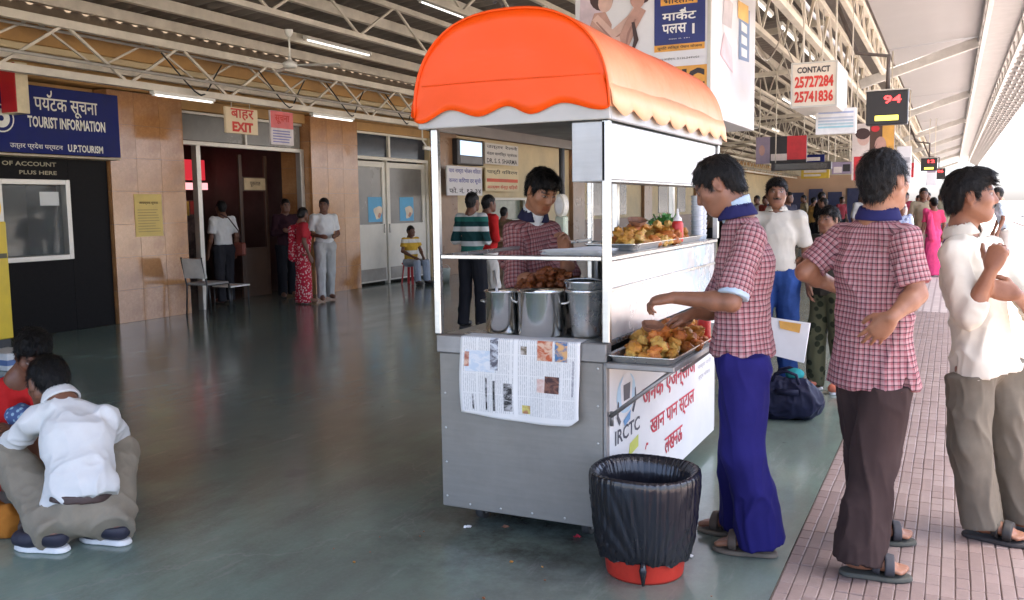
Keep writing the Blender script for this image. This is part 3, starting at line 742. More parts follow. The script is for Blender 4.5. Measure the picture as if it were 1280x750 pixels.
def head_frame(k): f = unit(k['hf']); u = unit(k['hu']-f*np.dot(k['hu'], f)); r = np.cross(f, u); return r, f, u
def head_prims(F, k, fine):
    s = k['s']*k.get('hs', 1.0); r, f, u = head_frame(k); c = k['head']; Rm = (r, f, u)
    def p(a, b, z): return c+(r*a+f*b+u*z)*s
    def R3(a, b, d): return (a*s, b*s, d*s)
    F.ell(p(0, -.014, .030), Rm, R3(.075, .094, .084), .02)
    F.ell(p(0, .030, -.040), Rm, R3(.059, .062, .074), .035)
    F.ell(p(0, .058, -.088), Rm, R3(.030, .026, .024), .03)
    for g in (-1, 1):
        F.ell(p(.040*g, .052, -.024), Rm, R3(.026, .026, .022), .025)                    # cheek
        F.cap(p(.052*g, .0, -.05), p(.026*g, .058, -.092), .018*s, .016*s, .03)           # jaw
    if fine:
        F.cap(p(-.030, .073, .026), p(.030, .073, .026), .012*s, .012*s, .014)             # brow
        for g in (-1, 1): F.ell(p(.031*g, .091, .006), Rm, R3(.017, .014, .012), .010, 's')
        for g in (-1, 1): F.ell(p(.031*g, .0725, .006), Rm, R3(.0125, .0125, .0105), .002)
    F.cap(p(0, .083, .010), p(0, .100, -.026), .0085*s, .0125*s, .010)
    if fine:
        for g in (-1, 1): F.cap(p(.007*g, .094, -.031), p(.012*g, .088, -.032), .0085*s, .0085*s, .005)
        F.cap(p(-.017, .084, -.060), p(.017, .084, -.060), .0068*s, .0068*s, .005)
        F.cap(p(-.015, .083, -.073), p(.015, .083, -.073), .0075*s, .0075*s, .004)
    for g in (-1, 1):
        F.ell(p(.077*g, -.008, -.006), (unit(r*g-f*.45), unit(f+r*g*.45), u), R3(.009, .020, .033), .006)
        if fine: F.ell(p(.088*g, -.004, -.004), (unit(r*g-f*.45), unit(f+r*g*.45), u), R3(.007, .011, .020), .004, 's')
    F.cap(p(0, -.022, -.045), k['neck']+k['f']*-.01, .052*s, .060*s, .03)
def head_cols(P, k, col, skin, opts):
    s = k['s']*k.get('hs', 1.0); r, f, u = head_frame(k); L = np.stack([(P-k['head'])@r, (P-k['head'])@f, (P-k['head'])@u], 1)/s
    m = (np.abs(L) < .16).all(1)
    ax = np.abs(L[:,0]); front = L[:,1] > .03
    def put(mask, c, a=1.0): mk = mask & m; col[mk] = col[mk]*(1-a)+np.array(c)*a
    sk = np.array(skin)
    put(front & (ax < .027) & (L[:,2] < -.053) & (L[:,2] > -.080) & (L[:,1] > .072), sk*np.array([.78, .55, .52]), .8)
    e = ((ax-.031)/.0135)**2+((L[:,2]-.006)/.0070)**2
    put(front & (L[:,1] > .055) & (e < 2.0), sk*.35, .7); put(front & (L[:,1] > .055) & (e < .75), (.30, .27, .25)); put(front & (L[:,1] > .055) & (((ax-.031)/.0062)**2+((L[:,2]-.006)/.0066)**2 < 1), (.012, .008, .006))
    put(front & (ax > .011) & (ax < .050) & (np.abs(L[:,2]-.0265-.10*(ax-.03)*np.sign(.035-ax)) < .0055), (.012, .008, .006), .9)
    if opts.get('mustache'): put(front & (L[:,1] > .07) & (ax < .031) & (L[:,2] < -.042) & (L[:,2] > -.058), (.012, .009, .008), .95)
    if opts.get('stubble'): put(front & (L[:,2] < -.04) & (ax < .06), sk*.45, .45)
    put((L[:,2] > hairline(L[:,1], opts)+.002) & ~((ax > .074) & (L[:,2] < .03)), (.012, .009, .008), .92)

def hairline(y, o):
    n = o.get('nape', -.070); h = o.get('hairline', .054)
    return np.interp(y, [-.14, -.06, -.036, -.028, .010, .015, .027, .040, .062, .095], [n, n, -.050, .020, .022, -.024, -.024, h-.026, h-.008, h+.004]).astype(np.float32)
def foot_prims(F, an, toe, s, z0, fine=True, grow=0.0, toes=True):
    t = unit(A3(toe[0], toe[1], 0)); w = A3(t[1], -t[0], 0); a = A3(an[0], an[1], z0)
    def p(x, y, z): return a+(t*y+w*x)*s+A3(0, 0, z*s)
    g = grow
    F.cap(p(0, -.030, .045), p(0, .01, .05), .031*s+g, .034*s+g, .02)
    F.cap(p(0, .0, .055), p(0, .115, .035), .036*s+g, .026*s+g, .03, w, 1.35)
    F.cap(p(0, .03, .085), p(0, .00, .11), .036*s+g, .038*s+g, .03)
    if toes:
        for i, (x, L, r) in enumerate(((-.028, .052, .013), (-.008, .050, .0098), (.009, .045, .0094), (.023, .037, .009), (.036, .028, .0085))):
            sg = k_side = 1
            F.cap(p(x, .115, .030), p(x*1.05, .125+L, .020), r*1.1*s+g, r*s+g, .006)
    else: F.cap(p(0, .10, .035), p(0, .165, .030), .034*s+g, .028*s+g, .03, w, 1.3)

def bounds(pts, m): P = np.array(pts); return P.min(0)-m, P.max(0)+m
JN = ('head', 'neck', 'chest', 'waist', 'pelvis', 'shL', 'shR', 'elL', 'elR', 'wrL', 'wrR', 'hipL', 'hipR', 'knL', 'knR', 'anL', 'anR')
def wrinkle(P, Q, amp, sc=(11, 11, 5), seed=0, rid=.5):
    N = normals(P, Q); sc = np.array(sc, float); t = .35*math.sin(seed*1.7); c_, s_ = math.cos(t), math.sin(t)
    R = P.copy(); R[:, 0] = P[:, 0]*c_+P[:, 2]*s_; R[:, 2] = -P[:, 0]*s_+P[:, 2]*c_
    W_ = np.stack([vnoise(P*6, seed+2), vnoise(P*6+5, seed+3), vnoise(P*6+9, seed+4)], 1)*.45
    n1 = vnoise(R*sc+W_, seed); n2 = vnoise(R*sc*2.1+7+W_, seed+1)
    d = (1-np.abs(n1))**3-.45+.45*((1-np.abs(n2))**2-.5)
    return P+N*(amp*1.35*d)[:, None]
def bone_uv(P, Q, bones):
    """(u,v) in metres round and along the nearest bone, face by face so that seams stay sharp"""
    C = P[Q].mean(1); best = np.full(len(C), 1e9); bi = np.zeros(len(C), int)
    for i, (a, b, r, w) in enumerate(bones):
        ab = b-a; t = np.clip(((C-a)@ab)/(ab@ab), 0, 1); d = np.linalg.norm(C-a-t[:, None]*ab, axis=1)-r
        m = d < best; best[m] = d[m]; bi[m] = i
    uv = np.zeros((len(Q), 4, 2))
    for i, (a, b, r, w) in enumerate(bones):
        m = bi == i
        if not m.any(): continue
        ax = unit(b-a); w = unit(w-ax*(w@ax)); v = np.cross(ax, w)
        ca = np.arctan2((C[m]-a)@v, (C[m]-a)@w); V = P[Q[m]]-a; an = np.arctan2(V@v, V@w); an = ca[:, None]+((an-ca[:, None]+math.pi) % (2*math.pi)-math.pi)
        uv[m, :, 0] = an*r*1.05; uv[m, :, 1] = V@ax
    return uv.reshape(-1, 2)

def person(k, label, group=None, h=.006, skin=(.17, .075, .04), shirt=None, trousers=None, shoes='sandal', fine=True, hair='short', opts=None, handL=None, handR=None, skirt=None, name='person', cat='person', collar=None, belt=None, under=None, hairmat=None, uvplaid=False):
    opts = opts or {}; s = k['s']; off = A3(k['pelvis'][0], k['pelvis'][1], k.get('z0', 0.0)); z0 = k.get('z0', 0.0)
    r_, f_ = k['r'], k['f']
    tr_ = k.get('torso_r', r_); 
    ends = [k[j] for j in JN]+[k['anL']+.2*unit(k['toeL']), k['anR']+.2*unit(k['toeR'])]
    for q, hd in (('L', handL), ('R', handR)):
        d = hd['d'] if hd else unit(k['wr'+q]-k['el'+q]); ends.append(k['wr'+q]+unit(d)*.19*s)
    lo, hi = bounds(ends, .13); lo[2] = max(lo[2], z0-.03)
    F = Field(lo, hi, h)
    # trunk and legs (slim under the clothes)
    sl = .8 if trousers or skirt else 1.0
    F.cap(k['pelvis'], k['waist'], .080*s, .074*s, .03, tr_, 1.3); F.cap(k['waist'], k['chest'], .074*s, .086*s, .03, tr_, 1.3); F.cap(k['chest'], k['neck'], .083*s, .052*s, .04, tr_, 1.25)
    for q in 'LR':
        F.cap(k['neck']-A3(0, 0, .035*s), k['sh'+q], .036*s, .042*s, .03)
        sh, el, wr = k['sh'+q], k['el'+q], k['wr'+q]
        F.cap(sh, el, .042*s, .036*s, .02); fm = el+(wr-el)*.3
        F.cap(el, fm, .037*s, .0385*s, .02); F.cap(fm, wr, .0375*s, .0255*s, .02)
        F.cap(k['pelvis'], k['hip'+q], .062*s, .068*s, .03); F.cap(k['hip'+q], k['kn'+q], .072*s*sl, .048*s*sl, .03)
        cm = k['kn'+q]+(k['an'+q]-k['kn'+q])*.3
        F.cap(k['kn'+q], cm, .046*s*sl, .047*s*sl, .02); F.cap(cm, k['an'+q], .047*s*sl, .036*s, .02)
        hd = handL if q == 'L' else handR
        if hd and h <= .0085: hand_prims(F, wr, hd['d'], hd['n'], hd['t'], s*hd.get('s', 1.0), hd.get('curl', .45), hd.get('thumb', .5), hd.get('spread', .06), hd.get('curls'))
        elif h <= .0085:
            d = unit(wr-el); th = f_ if q == 'L' else f_; nn = unit(np.cross(d, f_))*(1 if q == 'L' else -1)
            hand_prims(F, wr, d, nn, f_, s, .45)
        else:
            d = unit(wr-el); F.ell(wr+d*.075*s, (d, unit(np.cross(d, r_)+1e-3), unit(np.cross(d, np.cross(d, r_)+1e-3))), (.085*s, .042*s, .03*s), .02)
        foot_prims(F, k['an'+q], k['toe'+q], s, z0+.018, grow=-.002 if shoes != 'sandal' else 0, toes=(shoes == 'sandal' and h <= .0085))
    head_prims(F, k, fine and h <= .0085)
    P, Q = F.mesh(); P = relax(P, Q, 1, .35)
    col = np.tile(np.array(skin, float), (len(P), 1))*(1+.10*vnoise(P*18, 3)[:, None]); head_cols(P, k, col, skin, opts)
    body = link_mesh(name, quad_mesh(name, P, Q, off, col), SKIN, None, off); tag(body, label, cat, group)
    # ---- hair
    if hair:
        hs = s*k.get('hs', 1.0); r, f, u = head_frame(k); c = k['head']
        def hp(a, b, z): return c+(r*a+f*b+u*z)*hs
        lo, hi = c-.24*hs, c+.2*hs
        if hair == 'long': lo = lo-A3(0, 0, .25)
        G = Field(lo, hi, max(min(h, .006), h*.8)); Rm = (r, f, u)
        th = opts.get('hair_t', .012)*.6
        G.ell(hp(0, -.015, .033), Rm, ((.0745+th)*hs, (.094+th)*hs, (.084+th*1.25)*hs), .02)
        G.cap(hp(0, -.052, .0), hp(0, -.056, -.05), (.050+th)*hs, (.044+th*.7)*hs, .03)
        if opts.get('hair_top'): G.ell(hp(.01, .040, .090), Rm, (.058*hs, .055*hs, .030*hs), .03)
        X, Y, Z = G.xyz((slice(None),)*3); dx, dy, dz = (X-c[0])/hs, (Y-c[1])/hs, (Z-c[2])/hs
        ly = dx*f[0]+dy*f[1]+dz*f[2]; lz_ = dx*u[0]+dy*u[1]+dz*u[2]
        zl = hairline(ly, opts); G.comb((slice(None),)*3, -((zl-lz_)*.75*hs).astype(np.float32), .006, 's')
        if opts.get('fringe'):
            for g in np.linspace(-.05, .05, 7): G.cap(hp(g, .060, .088), hp(g*1.05+.006, .088+.004*math.sin(g*90), .058+.010*math.sin(g*140)), .016*hs, .007*hs, .008)
        if hair == 'long': G.cap(hp(0, -.085, -.02), hp(0, -.10, -.30), .04*hs, .018*hs, .03)
        if hair == 'bun': G.ell(hp(0, -.115, -.02), Rm, (.045*hs, .04*hs, .045*hs), .02)
        HP, HQ = G.mesh()
        if len(HP):
            lx = np.stack([(HP-c)@r, (HP-c)@f, (HP-c)@u], 1)
            HP = HP+normals(HP, HQ)*(.0045*vnoise(lx*np.array([110, 60, 60]), 5)+.003*vnoise(lx*np.array([230, 90, 90]), 6))[:, None]
            if h <= .0085:
                rs = np.random.default_rng(int(abs(c[0]*1000)) % 997); N_ = normals(HP, HQ); ns = 4200; ii = rs.integers(0, len(HP), ns); p0 = HP[ii]; n0 = N_[ii]
                cr = c+(f*-.045+u*.115)*hs; d = p0-cr; d = d-n0*np.sum(d*n0, 1, keepdims=True); d = d+rs.normal(0, .018, d.shape)+u*-.01; d = d-n0*np.sum(d*n0, 1, keepdims=True); d /= np.linalg.norm(d, axis=1, keepdims=True)+1e-9
                w = np.cross(d, n0)*.0011*hs; L_ = rs.uniform(.012, .040, (ns, 1))*hs; lf = rs.uniform(.0, .30, (ns, 1))**1.3
                a0 = p0-n0*.003; a1 = p0+d*L_*.5+n0*(.0015+L_*lf*.5); a2 = p0+d*L_+n0*L_*(lf-.10)
                SV = np.stack([a0-w, a0+w, a1+w*.8, a1-w*.8, a2+w*.2, a2-w*.2], 1).reshape(-1, 3); b0 = np.arange(ns)*6+len(HP)
                SQ_ = np.concatenate([np.stack([b0, b0+1, b0+2, b0+3], 1), np.stack([b0+3, b0+2, b0+4, b0+5], 1)]); HP = np.concatenate([HP, SV]); HQ = np.concatenate([HQ, SQ_])
            link_mesh('hair', quad_mesh('hair', HP, HQ, off), hairmat or HAIR, body)
    if hair and opts.get('mustache') and h <= .0085:
        hs = s*k.get('hs', 1.0); r, f, u = head_frame(k); c = k['head']
        def hp(a, b, z): return c+(r*a+f*b+u*z)*hs
        G = Field(c-.2, c+.2, .004)
        for g in (-1, 1): G.cap(hp(0, .0915, -.047), hp(.028*g, .080, -.057), .0075*hs, .005*hs, .006)
        HP, HQ = G.mesh(); HP = HP+normals(HP, HQ)*(.002*vnoise(HP*220, 5))[:, None]; link_mesh('mustache', quad_mesh('mustache', HP, HQ, off), HAIR, body)
    # ---- shirt
    if shirt:
        m, sl, hem = shirt['mat'], shirt.get('sleeve', .75), shirt.get('hem', -.10); lz = shirt.get('loose', .012)
        G = Field(*bounds([k[j] for j in ('neck', 'chest', 'waist', 'pelvis', 'shL', 'shR', 'elL', 'elR', 'wrL', 'wrR')]+[k['pelvis']+A3(0, 0, -.14)], .2), h*1.2)
        hemp = k['pelvis']+(k['pelvis']-k['waist'])*(-hem/.11) if False else k['pelvis']+unit(k['pelvis']-k['chest'])*(-hem)*s
        G.cap(hemp, k['waist'], (.106+shirt.get('flare', 0.0))*s+lz, .093*s+lz, .03, tr_, 1.40); G.cap(k['waist'], k['chest'], .094*s+lz, .103*s+lz*.8, .03, tr_, 1.36)
        G.cap(k['chest'], k['chest']*.35+k['neck']*.65, .101*s+lz*.8, .074*s+.004, .04, tr_, 1.40)
        slv = G.like()
        for q in 'LR':
            sh, el, wr = k['sh'+q], k['el'+q], k['wr'+q]
            G.cap(k['neck']+unit(k['chest']-k['neck'])*.05*s, sh, .044*s+.005, .050*s+.005, .04)
            sw = shirt.get('sw', .0); g1 = G.like()
            if sl <= 1:
                e = sh+(el-sh)*sl; g1.cap(sh, e+unit(el-sh)*.05, .051*s+lz*.6, .053*s+lz+sw, .025); g1.cut(e, el-sh, 0.0, bounds([e, e+unit(el-sh)*.13], .12))
            else:
                e = el+(wr-el)*(sl-1); g1.cap(sh, el, .051*s+lz*.6, .043*s+lz+sw, .03); g2 = G.like(); g2.cap(el, e+unit(wr-el)*.04, .042*s+lz+sw, .035*s+lz*.6+sw, .025)
                g2.cut(e, wr-el, 0.0, bounds([e, e+unit(wr-el)*.12], .085)); g1.merge(g2, .02)
            slv.v = np.minimum(slv.v, g1.v)
        # hem, then neck opening
        G.cut(hemp, unit(k['pelvis']-k['chest']), 0.0, bounds([hemp], .32)); G.merge(slv, .032)
        nk = k['neck']+unit(k['neck']-k['chest'])*.045*s
        G.cap(nk-unit(nk-k['chest'])*.075*s+f_*.008, nk+unit(nk-k['chest'])*.1, .052*s, .085*s, .006, None, 1, 's')
        if shirt.get('vent') is not None:
            vd = shirt['vent']; G.cap(hemp+vd*.17*s, hemp+vd*.17*s+unit(k['chest']-k['pelvis'])*.05, .018, .004, .01, None, 1, 's')
        SP, SQ = G.mesh(); SP = relax(SP, SQ, 1, .4); SP = wrinkle(SP, SQ, shirt.get('wr', .007), shirt.get('ws', (10, 10, 6)), shirt.get('seed', 1))
        uv = None
        if uvplaid:
            bones = [(hemp-A3(0, 0, .1), k['neck'], .135*s, -f_)]
            for q in 'LR':
                dd = unit(k['el'+q]-k['sh'+q]); bones += [(k['sh'+q]+dd*.05, k['el'+q], .062, np.cross(dd, f_))]
            uv = bone_uv(SP, SQ, bones)
        so = link_mesh(shirt.get('name', 'shirt'), quad_mesh('shirt', SP, SQ, off, None, uv), m, body)
        if collar:
            # folded collar: two leaves round the neck, open at the throat
            G = Field(nk-.16, nk+.14, .004 if h < .008 else .008); ax = unit(k['neck']-k['chest']*.6-k['waist']*.4); ax = unit(nk-k['chest']); b0 = nk-ax*.030*s; 
            cf = unit(k.get('collar_f', f_)-ax*np.dot(k.get('collar_f', f_), ax))
            G.cap(b0-ax*.012, b0+ax*.044*s, .084*s, .063*s, .004, tr_, 1.06)
            G.cap(b0-ax*.06, b0+ax*.12*s, .077*s, .055*s, .003, tr_, 1.06, 's')
            G.cut(b0+ax*.034*s, ax, 0); G.cut(b0-ax*.024*s, -ax, 0)
            for g in (-1, 1): pass
            wv = b0+cf*.085*s
            G.cap(wv-ax*.05+cf*.02, wv+ax*.09, .020*s, .074*s, .002, None, 1, 's')
            CP, CQ = G.mesh()
            if len(CP): link_mesh('collar', quad_mesh('collar', wrinkle(CP, CQ, .002), CQ, off), collar, body)
        if under:
            G = Field(nk-.14, nk+.10, .005); ax = unit(nk-k['chest']); G.cap(nk-ax*.05, nk+ax*.022*s, .066*s, .063*s, .003); G.cut(nk+ax*.018*s+f_*.0, ax-f_*-.35, 0); G.cap(nk-ax*.09, nk+ax*.09, .052*s, .054*s, .003, None, 1, 's')
            CP, CQ = G.mesh()
            if len(CP): link_mesh('inner_collar', quad_mesh('inner_collar', CP, CQ, off), under, body)
        if shirt.get('cuff') is not None and sl <= 1:
            for q in 'LR':
                sh, el = k['sh'+q], k['el'+q]; e = sh+(el-sh)*sl; d = unit(el-sh); G = Field(e-.11, e+.11, .006)
                G.cap(e-d*.012, e+d*.05, .050*s+lz, .051*s+lz, .003); G.cut(e+d*.014, d, 0); G.cut(e-d*.01, -d, 0)
                CP, CQ = G.mesh()
                if len(CP): link_mesh('cuff', quad_mesh('cuff', wrinkle(CP, CQ, .003), CQ, off), shirt['cuff'], body)
    # ---- trousers
    if trousers:
        m, fl = trousers['mat'], trousers.get('flare', .0); lz = trousers.get('loose', .012)
        G = Field(*bounds([k[j] for j in ('pelvis', 'waist', 'hipL', 'hipR', 'knL', 'knR', 'anL', 'anR')], .17), h*1.25)
        G.v[...] = .5
        G.cap(k['pelvis'], k['pelvis']*.35+k['waist']*.65, .104*s, .097*s, .03, r_, 1.28)
        tops = k['pelvis']*.40+k['waist']*.60
        G.cut(tops, k['waist']-k['pelvis'], 0, bounds([tops], .2))
        kk = trousers.get('k', .03)
        for q in 'LR':
            hp_, kn, an = k['hip'+q], k['kn'+q], k['an'+q]; e = an+unit(an-kn)*trousers.get('drop', .035); g1 = G.like()
            g1.cap(k['pelvis']*.5+hp_*.5, hp_, .10*s, .092*s+lz*.5, .03); g1.cap(hp_, kn, .089*s+lz*.6, .066*s+lz, .03)
            g2 = G.like(); g2.cap(kn, e+unit(an-kn)*.05, .066*s+lz, (.056+fl)*s+lz, .03); g2.cut(e, an-kn, 0.0, bounds([e, e+unit(an-kn)*.12], .12)); g1.merge(g2, .02); G.merge(g1, kk)
        if shirt and shirt.get('hem', -.1) < .01 and trousers.get('tuck', True):
            hp0 = k['pelvis']+unit(k['pelvis']-k['chest'])*(-shirt.get('hem', -.1)-shirt.get('tuckm', .03))*s; G.cut(hp0, unit(k['chest']-k['pelvis']), .01)
        if z0 is not None: G.cut(A3(0, 0, z0+.012), A3(0, 0, -1), 0)
        TP, TQ = G.mesh(); TP = relax(TP, TQ, 1, .4); TP = wrinkle(TP, TQ, trousers.get('wr', .008), trousers.get('ws', (12, 12, 3.2)), trousers.get('seed', 11))
        link_mesh('trousers', quad_mesh('trousers', TP, TQ, off), m, body)
        if belt:
            ax = unit(k['waist']-k['pelvis']); G = Field(tops-.25, tops+.25, .006); b0 = tops-ax*trousers.get('beltz', .012)
            G.cap(b0-ax*.05, b0+ax*.05, .1075*s, .1075*s, .003, r_, 1.28); G.cut(b0+ax*.017, ax, 0); G.cut(b0-ax*.017, -ax, 0)
            CP, CQ = G.mesh(); link_mesh('belt', quad_mesh('belt', CP, CQ, off), belt, body)
    if skirt:
        m = skirt['mat']; G = Field(*bounds([k['pelvis'], k['waist'], k['neck'], k['shL'], k['shR'], k['anL'], k['anR'], k['pelvis']-A3(0, 0, .9)], .24), h)
        bot = A3(k['pelvis'][0], k['pelvis'][1], z0+.03)
        G.cap(k['pelvis'], k['waist'], .118*s, .11*s, .04, r_, 1.3); G.cap(k['pelvis'], bot, .12*s, skirt.get('r', .16)*s, .04, r_, 1.2)
        if skirt.get('drape', True):
            for t_ in np.linspace(0, 1, 6):
                a = k['shL']*(1-t_)+(k['pelvis']+r_*.13*s)*t_+f_*(.10*math.sin(t_*3.14)+.02)*s; b = k['shL']*(1-t_)+(k['pelvis']+r_*.13*s)*t_+r_*.02
                G.cap(a+A3(0, 0, .03), b, .055*s, .055*s, .03)
            G.cap(k['shL']+f_*.0, k['shL']-f_*.13*s-A3(0, 0, .05), .06*s, .05*s, .03); G.cap(k['shL']-f_*.13*s-A3(0, 0, .05), k['pelvis']-f_*.15*s-r_*.1*s-A3(0, 0, .1), .06*s, .085*s, .03)
        G.cut(A3(0, 0, z0+.02), A3(0, 0, -1), 0)
        TP, TQ = G.mesh(); TP = relax(TP, TQ, 1, .4); TP = wrinkle(TP, TQ, .010, (17, 17, 2.0), 21)
        link_mesh('sari' if skirt.get('drape', True) else 'skirt', quad_mesh('sari', TP, TQ, off), m, body)
    # ---- footwear
    if shoes and h <= .012:
        sm = opts.get('shoe_mat') or M('brown sandal leather', (.06, .04, .03), .6); solem = opts.get('sole_mat') or M('dark sole', (.035, .03, .028), .8)
        for q in 'LR':
            an, toe = k['an'+q], k['toe'+q]; t = unit(A3(toe[0], toe[1], 0)); w = A3(t[1], -t[0], 0); a = A3(an[0], an[1], z0)
            G = Field(a-A3(.26, .26, .01), a+A3(.26, .26, .16), h*.8)
            G.cap(a-t*.035*s, a+t*.125*s, .042*s, .052*s, .01); G.cap(a+t*.10*s, a+t*.165*s, .050*s, .036*s, .02)
            th = .019 if shoes == 'sandal' else .024
            G.cut(a+A3(0, 0, z0+th), A3(0, 0, 1), 0); G.cut(a+A3(0, 0, z0+.001), A3(0, 0, -1), 0)
            CP, CQ = G.mesh(); link_mesh('sole', quad_mesh('sole', CP, CQ, off), solem, body)
            G = Field(a-A3(.26, .26, .01), a+A3(.26, .26, .16), h*.8)
            foot_prims(G, an, toe, s, z0+.018, grow=.006 if shoes == 'sandal' else .010, toes=False)
            if shoes == 'sandal':
                G2 = G.v.copy(); X, Y, Z = G.xyz((slice(None),)*3)
                ty = (X-a[0])*t[0]+(Y-a[1])*t[1]
                G.v = np.maximum(G2, np.minimum(np.abs(ty-.112*s)-.018*s, np.minimum(np.abs(ty-.062*s)-.014*s, np.maximum(np.abs(Z-z0-.062)-.010, ty-.0)))).astype(np.float32)
                G.cut(a+A3(0, 0, .02), A3(0, 0, -1), 0)
            else:
                G.cut(a+A3(0, 0, .088*s), A3(0, 0, 1), 0); G.cut(a+A3(0, 0, .02), A3(0, 0, -1), 0)
            CP, CQ = G.mesh()
            if len(CP): link_mesh('strap' if shoes == 'sandal' else 'shoe', quad_mesh('shoe', CP, CQ, off), sm, body)
    return body
# ================================================================== the snack kiosk
def brushed(name, col=(.50, .50, .48), rough=.36, metal=.8, dirt=.35):
    t = NT(name); a = t.noise(1, 4, .6, vec=t.mapv((5, 5, 60), rot=(0, .03, 0))); b = t.noise(2.6, 7, .68); c = np.array(col)
    base = t.ramp(a, [(.3, tuple(c*.94)), (.7, tuple(np.minimum(c*1.05, 1)))])
    sm = t.noise(1, 6, .7, vec=t.mapv((9, 9, 1.4)))
    m = t.mix(t.ramp(b, [(.42, 0.), (.75, dirt)]), base, (.20, .185, .16)); m = t.mix(t.ramp(sm, [(.55, 0.), (.75, dirt*.8)]), m, (.30, .28, .25)); t.color(m)
    t.bump(t.math('ADD', t.noise(2.2, 4, .5), t.math('MULTIPLY', t.noise(9, 3, .5), .15)), .30, .02)
    return t.fin(t.ramp(b, [(.3, rough*.8), (.7, min(1, rough*1.5))]), metal)
SS = brushed('brushed stainless sheet', (.262, .25, .222), .5, .35); SSD = brushed('worn grey steel', (.30, .29, .28), .45, .7, .5); SSB = brushed('bright steel', (.56, .555, .53), .26, .85, .2)
WPAN = M('white painted panel', (.78, .78, .77), .3, var=.05, vs=3)
def vinyl(name, col):
    t = NT(name); c = np.array(col); n = t.noise(3.5, 7, .68); st = t.noise(1, 5, .6, vec=t.mapv((2, 1.2, 9)))
    m = t.mix(t.ramp(n, [(.45, 0.), (.8, .35)]), tuple(c), tuple(c*.72)); m = t.mix(t.ramp(st, [(.6, 0.), (.8, .25)]), m, tuple(np.minimum(c*1.1+.06, 1))); t.color(m); t.bump(t.noise(7, 4), .12, .006)
    return t.fin(t.ramp(n, [(.3, .34), (.7, .5)]), 0, Coat_Weight=.0, Specular_IOR_Level=.3)
ORANGE = vinyl('orange vinyl', (.80, .078, .003)); GLARE_PALE = vinyl('pale vinyl with painted glare', (.84, .46, .25))  # the pale copy has bright track-side light painted into its colour
def glare_vinyl():
    # glare from the track side painted in: orange paling to cream along the vault
    t = NT('orange vinyl with painted glare'); sep = t.n('SeparateXYZ'); t.set(sep, 'Vector', t.obj()); n = t.noise(2.4, 6, .65); n2 = t.noise(5, 7, .7)
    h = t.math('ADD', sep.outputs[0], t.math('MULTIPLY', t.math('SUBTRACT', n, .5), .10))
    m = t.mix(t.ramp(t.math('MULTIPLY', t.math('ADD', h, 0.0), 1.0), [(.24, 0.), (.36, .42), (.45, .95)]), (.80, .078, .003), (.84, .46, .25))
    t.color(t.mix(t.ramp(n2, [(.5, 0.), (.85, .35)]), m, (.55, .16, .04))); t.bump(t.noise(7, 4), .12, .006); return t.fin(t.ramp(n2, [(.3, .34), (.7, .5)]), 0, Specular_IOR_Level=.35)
GLARE_RAMP = glare_vinyl()
KX0, KX1, KY0, KY1 = -2.01, -1.235, 3.42, 5.30
ki = thing('snack_kiosk', 'stainless steel snack kiosk under a barrel shaped orange canopy', 'kiosk', (-1.62, 4.36, 0))
def kp(name, mat, boxes, bevel=.004, parent=ki):
    b = MB()
    for q in boxes: b.box(*q)
    return b.build(name, mat, parent, bevel=bevel)
kp('front_panel', SS, [(KX0, KX1-.012, KY0, KY0+.02, .092, .785)])
kp('corner_trim', SSD, [(KX1-.010, KX1+.004, KY0-.004, KY0+.03, .085, .79)], .002)
kp('counter_edge', SSD, [(KX0-.006, KX1+.006, KY0-.014, KY0+.05, .787, .864)])
kp('counter_top', SSB, [(KX0, KX1-.01, KY0+.052, 4.02, .84, .862)], .003)
kp('side_panel', M('white printed side board', (.76, .75, .72), .35, var=.08, vs=2.2), [(KX1-.016, KX1, KY0+.034, KY1, .075, .775)], .002)
kp('side_panel', SS, [(KX0, KX0+.016, KY0+.022, 4.02, .092, .785)], .002)
kp('inner_panel', SSD, [(KX0+.02, KX1-.02, 4.0, 4.018, .1, .838)], .002)
kp('back_panel', SS, [(KX0, KX1, KY1+.002, KY1+.018, .092, 1.2)], .002)
kp('base_plate', SSD, [(KX0+.02, KX1-.02, KY0+.03, KY1-.01, .085, .10)], .002)
# display front between the two counters, upper counter, lower shelf with struts
def hazy():
    t = NT('milky display front'); n = t.noise(4, 6, .65); sep = t.n('SeparateXYZ'); t.set(sep, 'Vector', t.obj()); blot = t.noise(7, 7, .75)
    msk = t.math('MULTIPLY', t.ramp(sep.outputs[1], [(.0, 0.), (.12, 1.), (.75, 1.), (.9, 0.)]), t.ramp(blot, [(.44, 0.), (.56, .75)]))
    base = t.ramp(n, [(.3, (.46, .47, .47)), (.7, (.66, .66, .65))]); t.color(t.mix(msk, base, (.36, .56, .66))); t.bump(t.noise(2, 3), .05, .01)
    return t.fin(t.ramp(n, [(.3, .18), (.7, .35)]), .25)
df = kp('display_front', hazy(), [(KX1-.012, KX1-.002, KY0+.035, KY1-.02, .868, 1.192)], .002)
for zz in (1.075,): kp('display_rail', SSB, [(KX1-.001, KX1+.006, KY0+.035, KY1-.02, zz-.006, zz+.006)], .001, df)
kp('upper_counter', SSB, [(-1.52, KX1+.012, KY0+.02, KY1, 1.194, 1.214)], .004)
kp('lower_shelf', SSD, [(KX1+.008, -.945, KY0-.03, 4.75, .768, .792)], .004)
kp('inner_shelf_wall', SSD, [(-1.52, -1.505, 4.06, KY1-.02, .866, 1.19)], .002)
for yy in (KY0+.03, 4.55):
    b = MB(); b.tube([(KX1+.008, yy, .56), (-.97, yy, .765)], .009, 8); b.build('shelf_strut', SSD, ki)
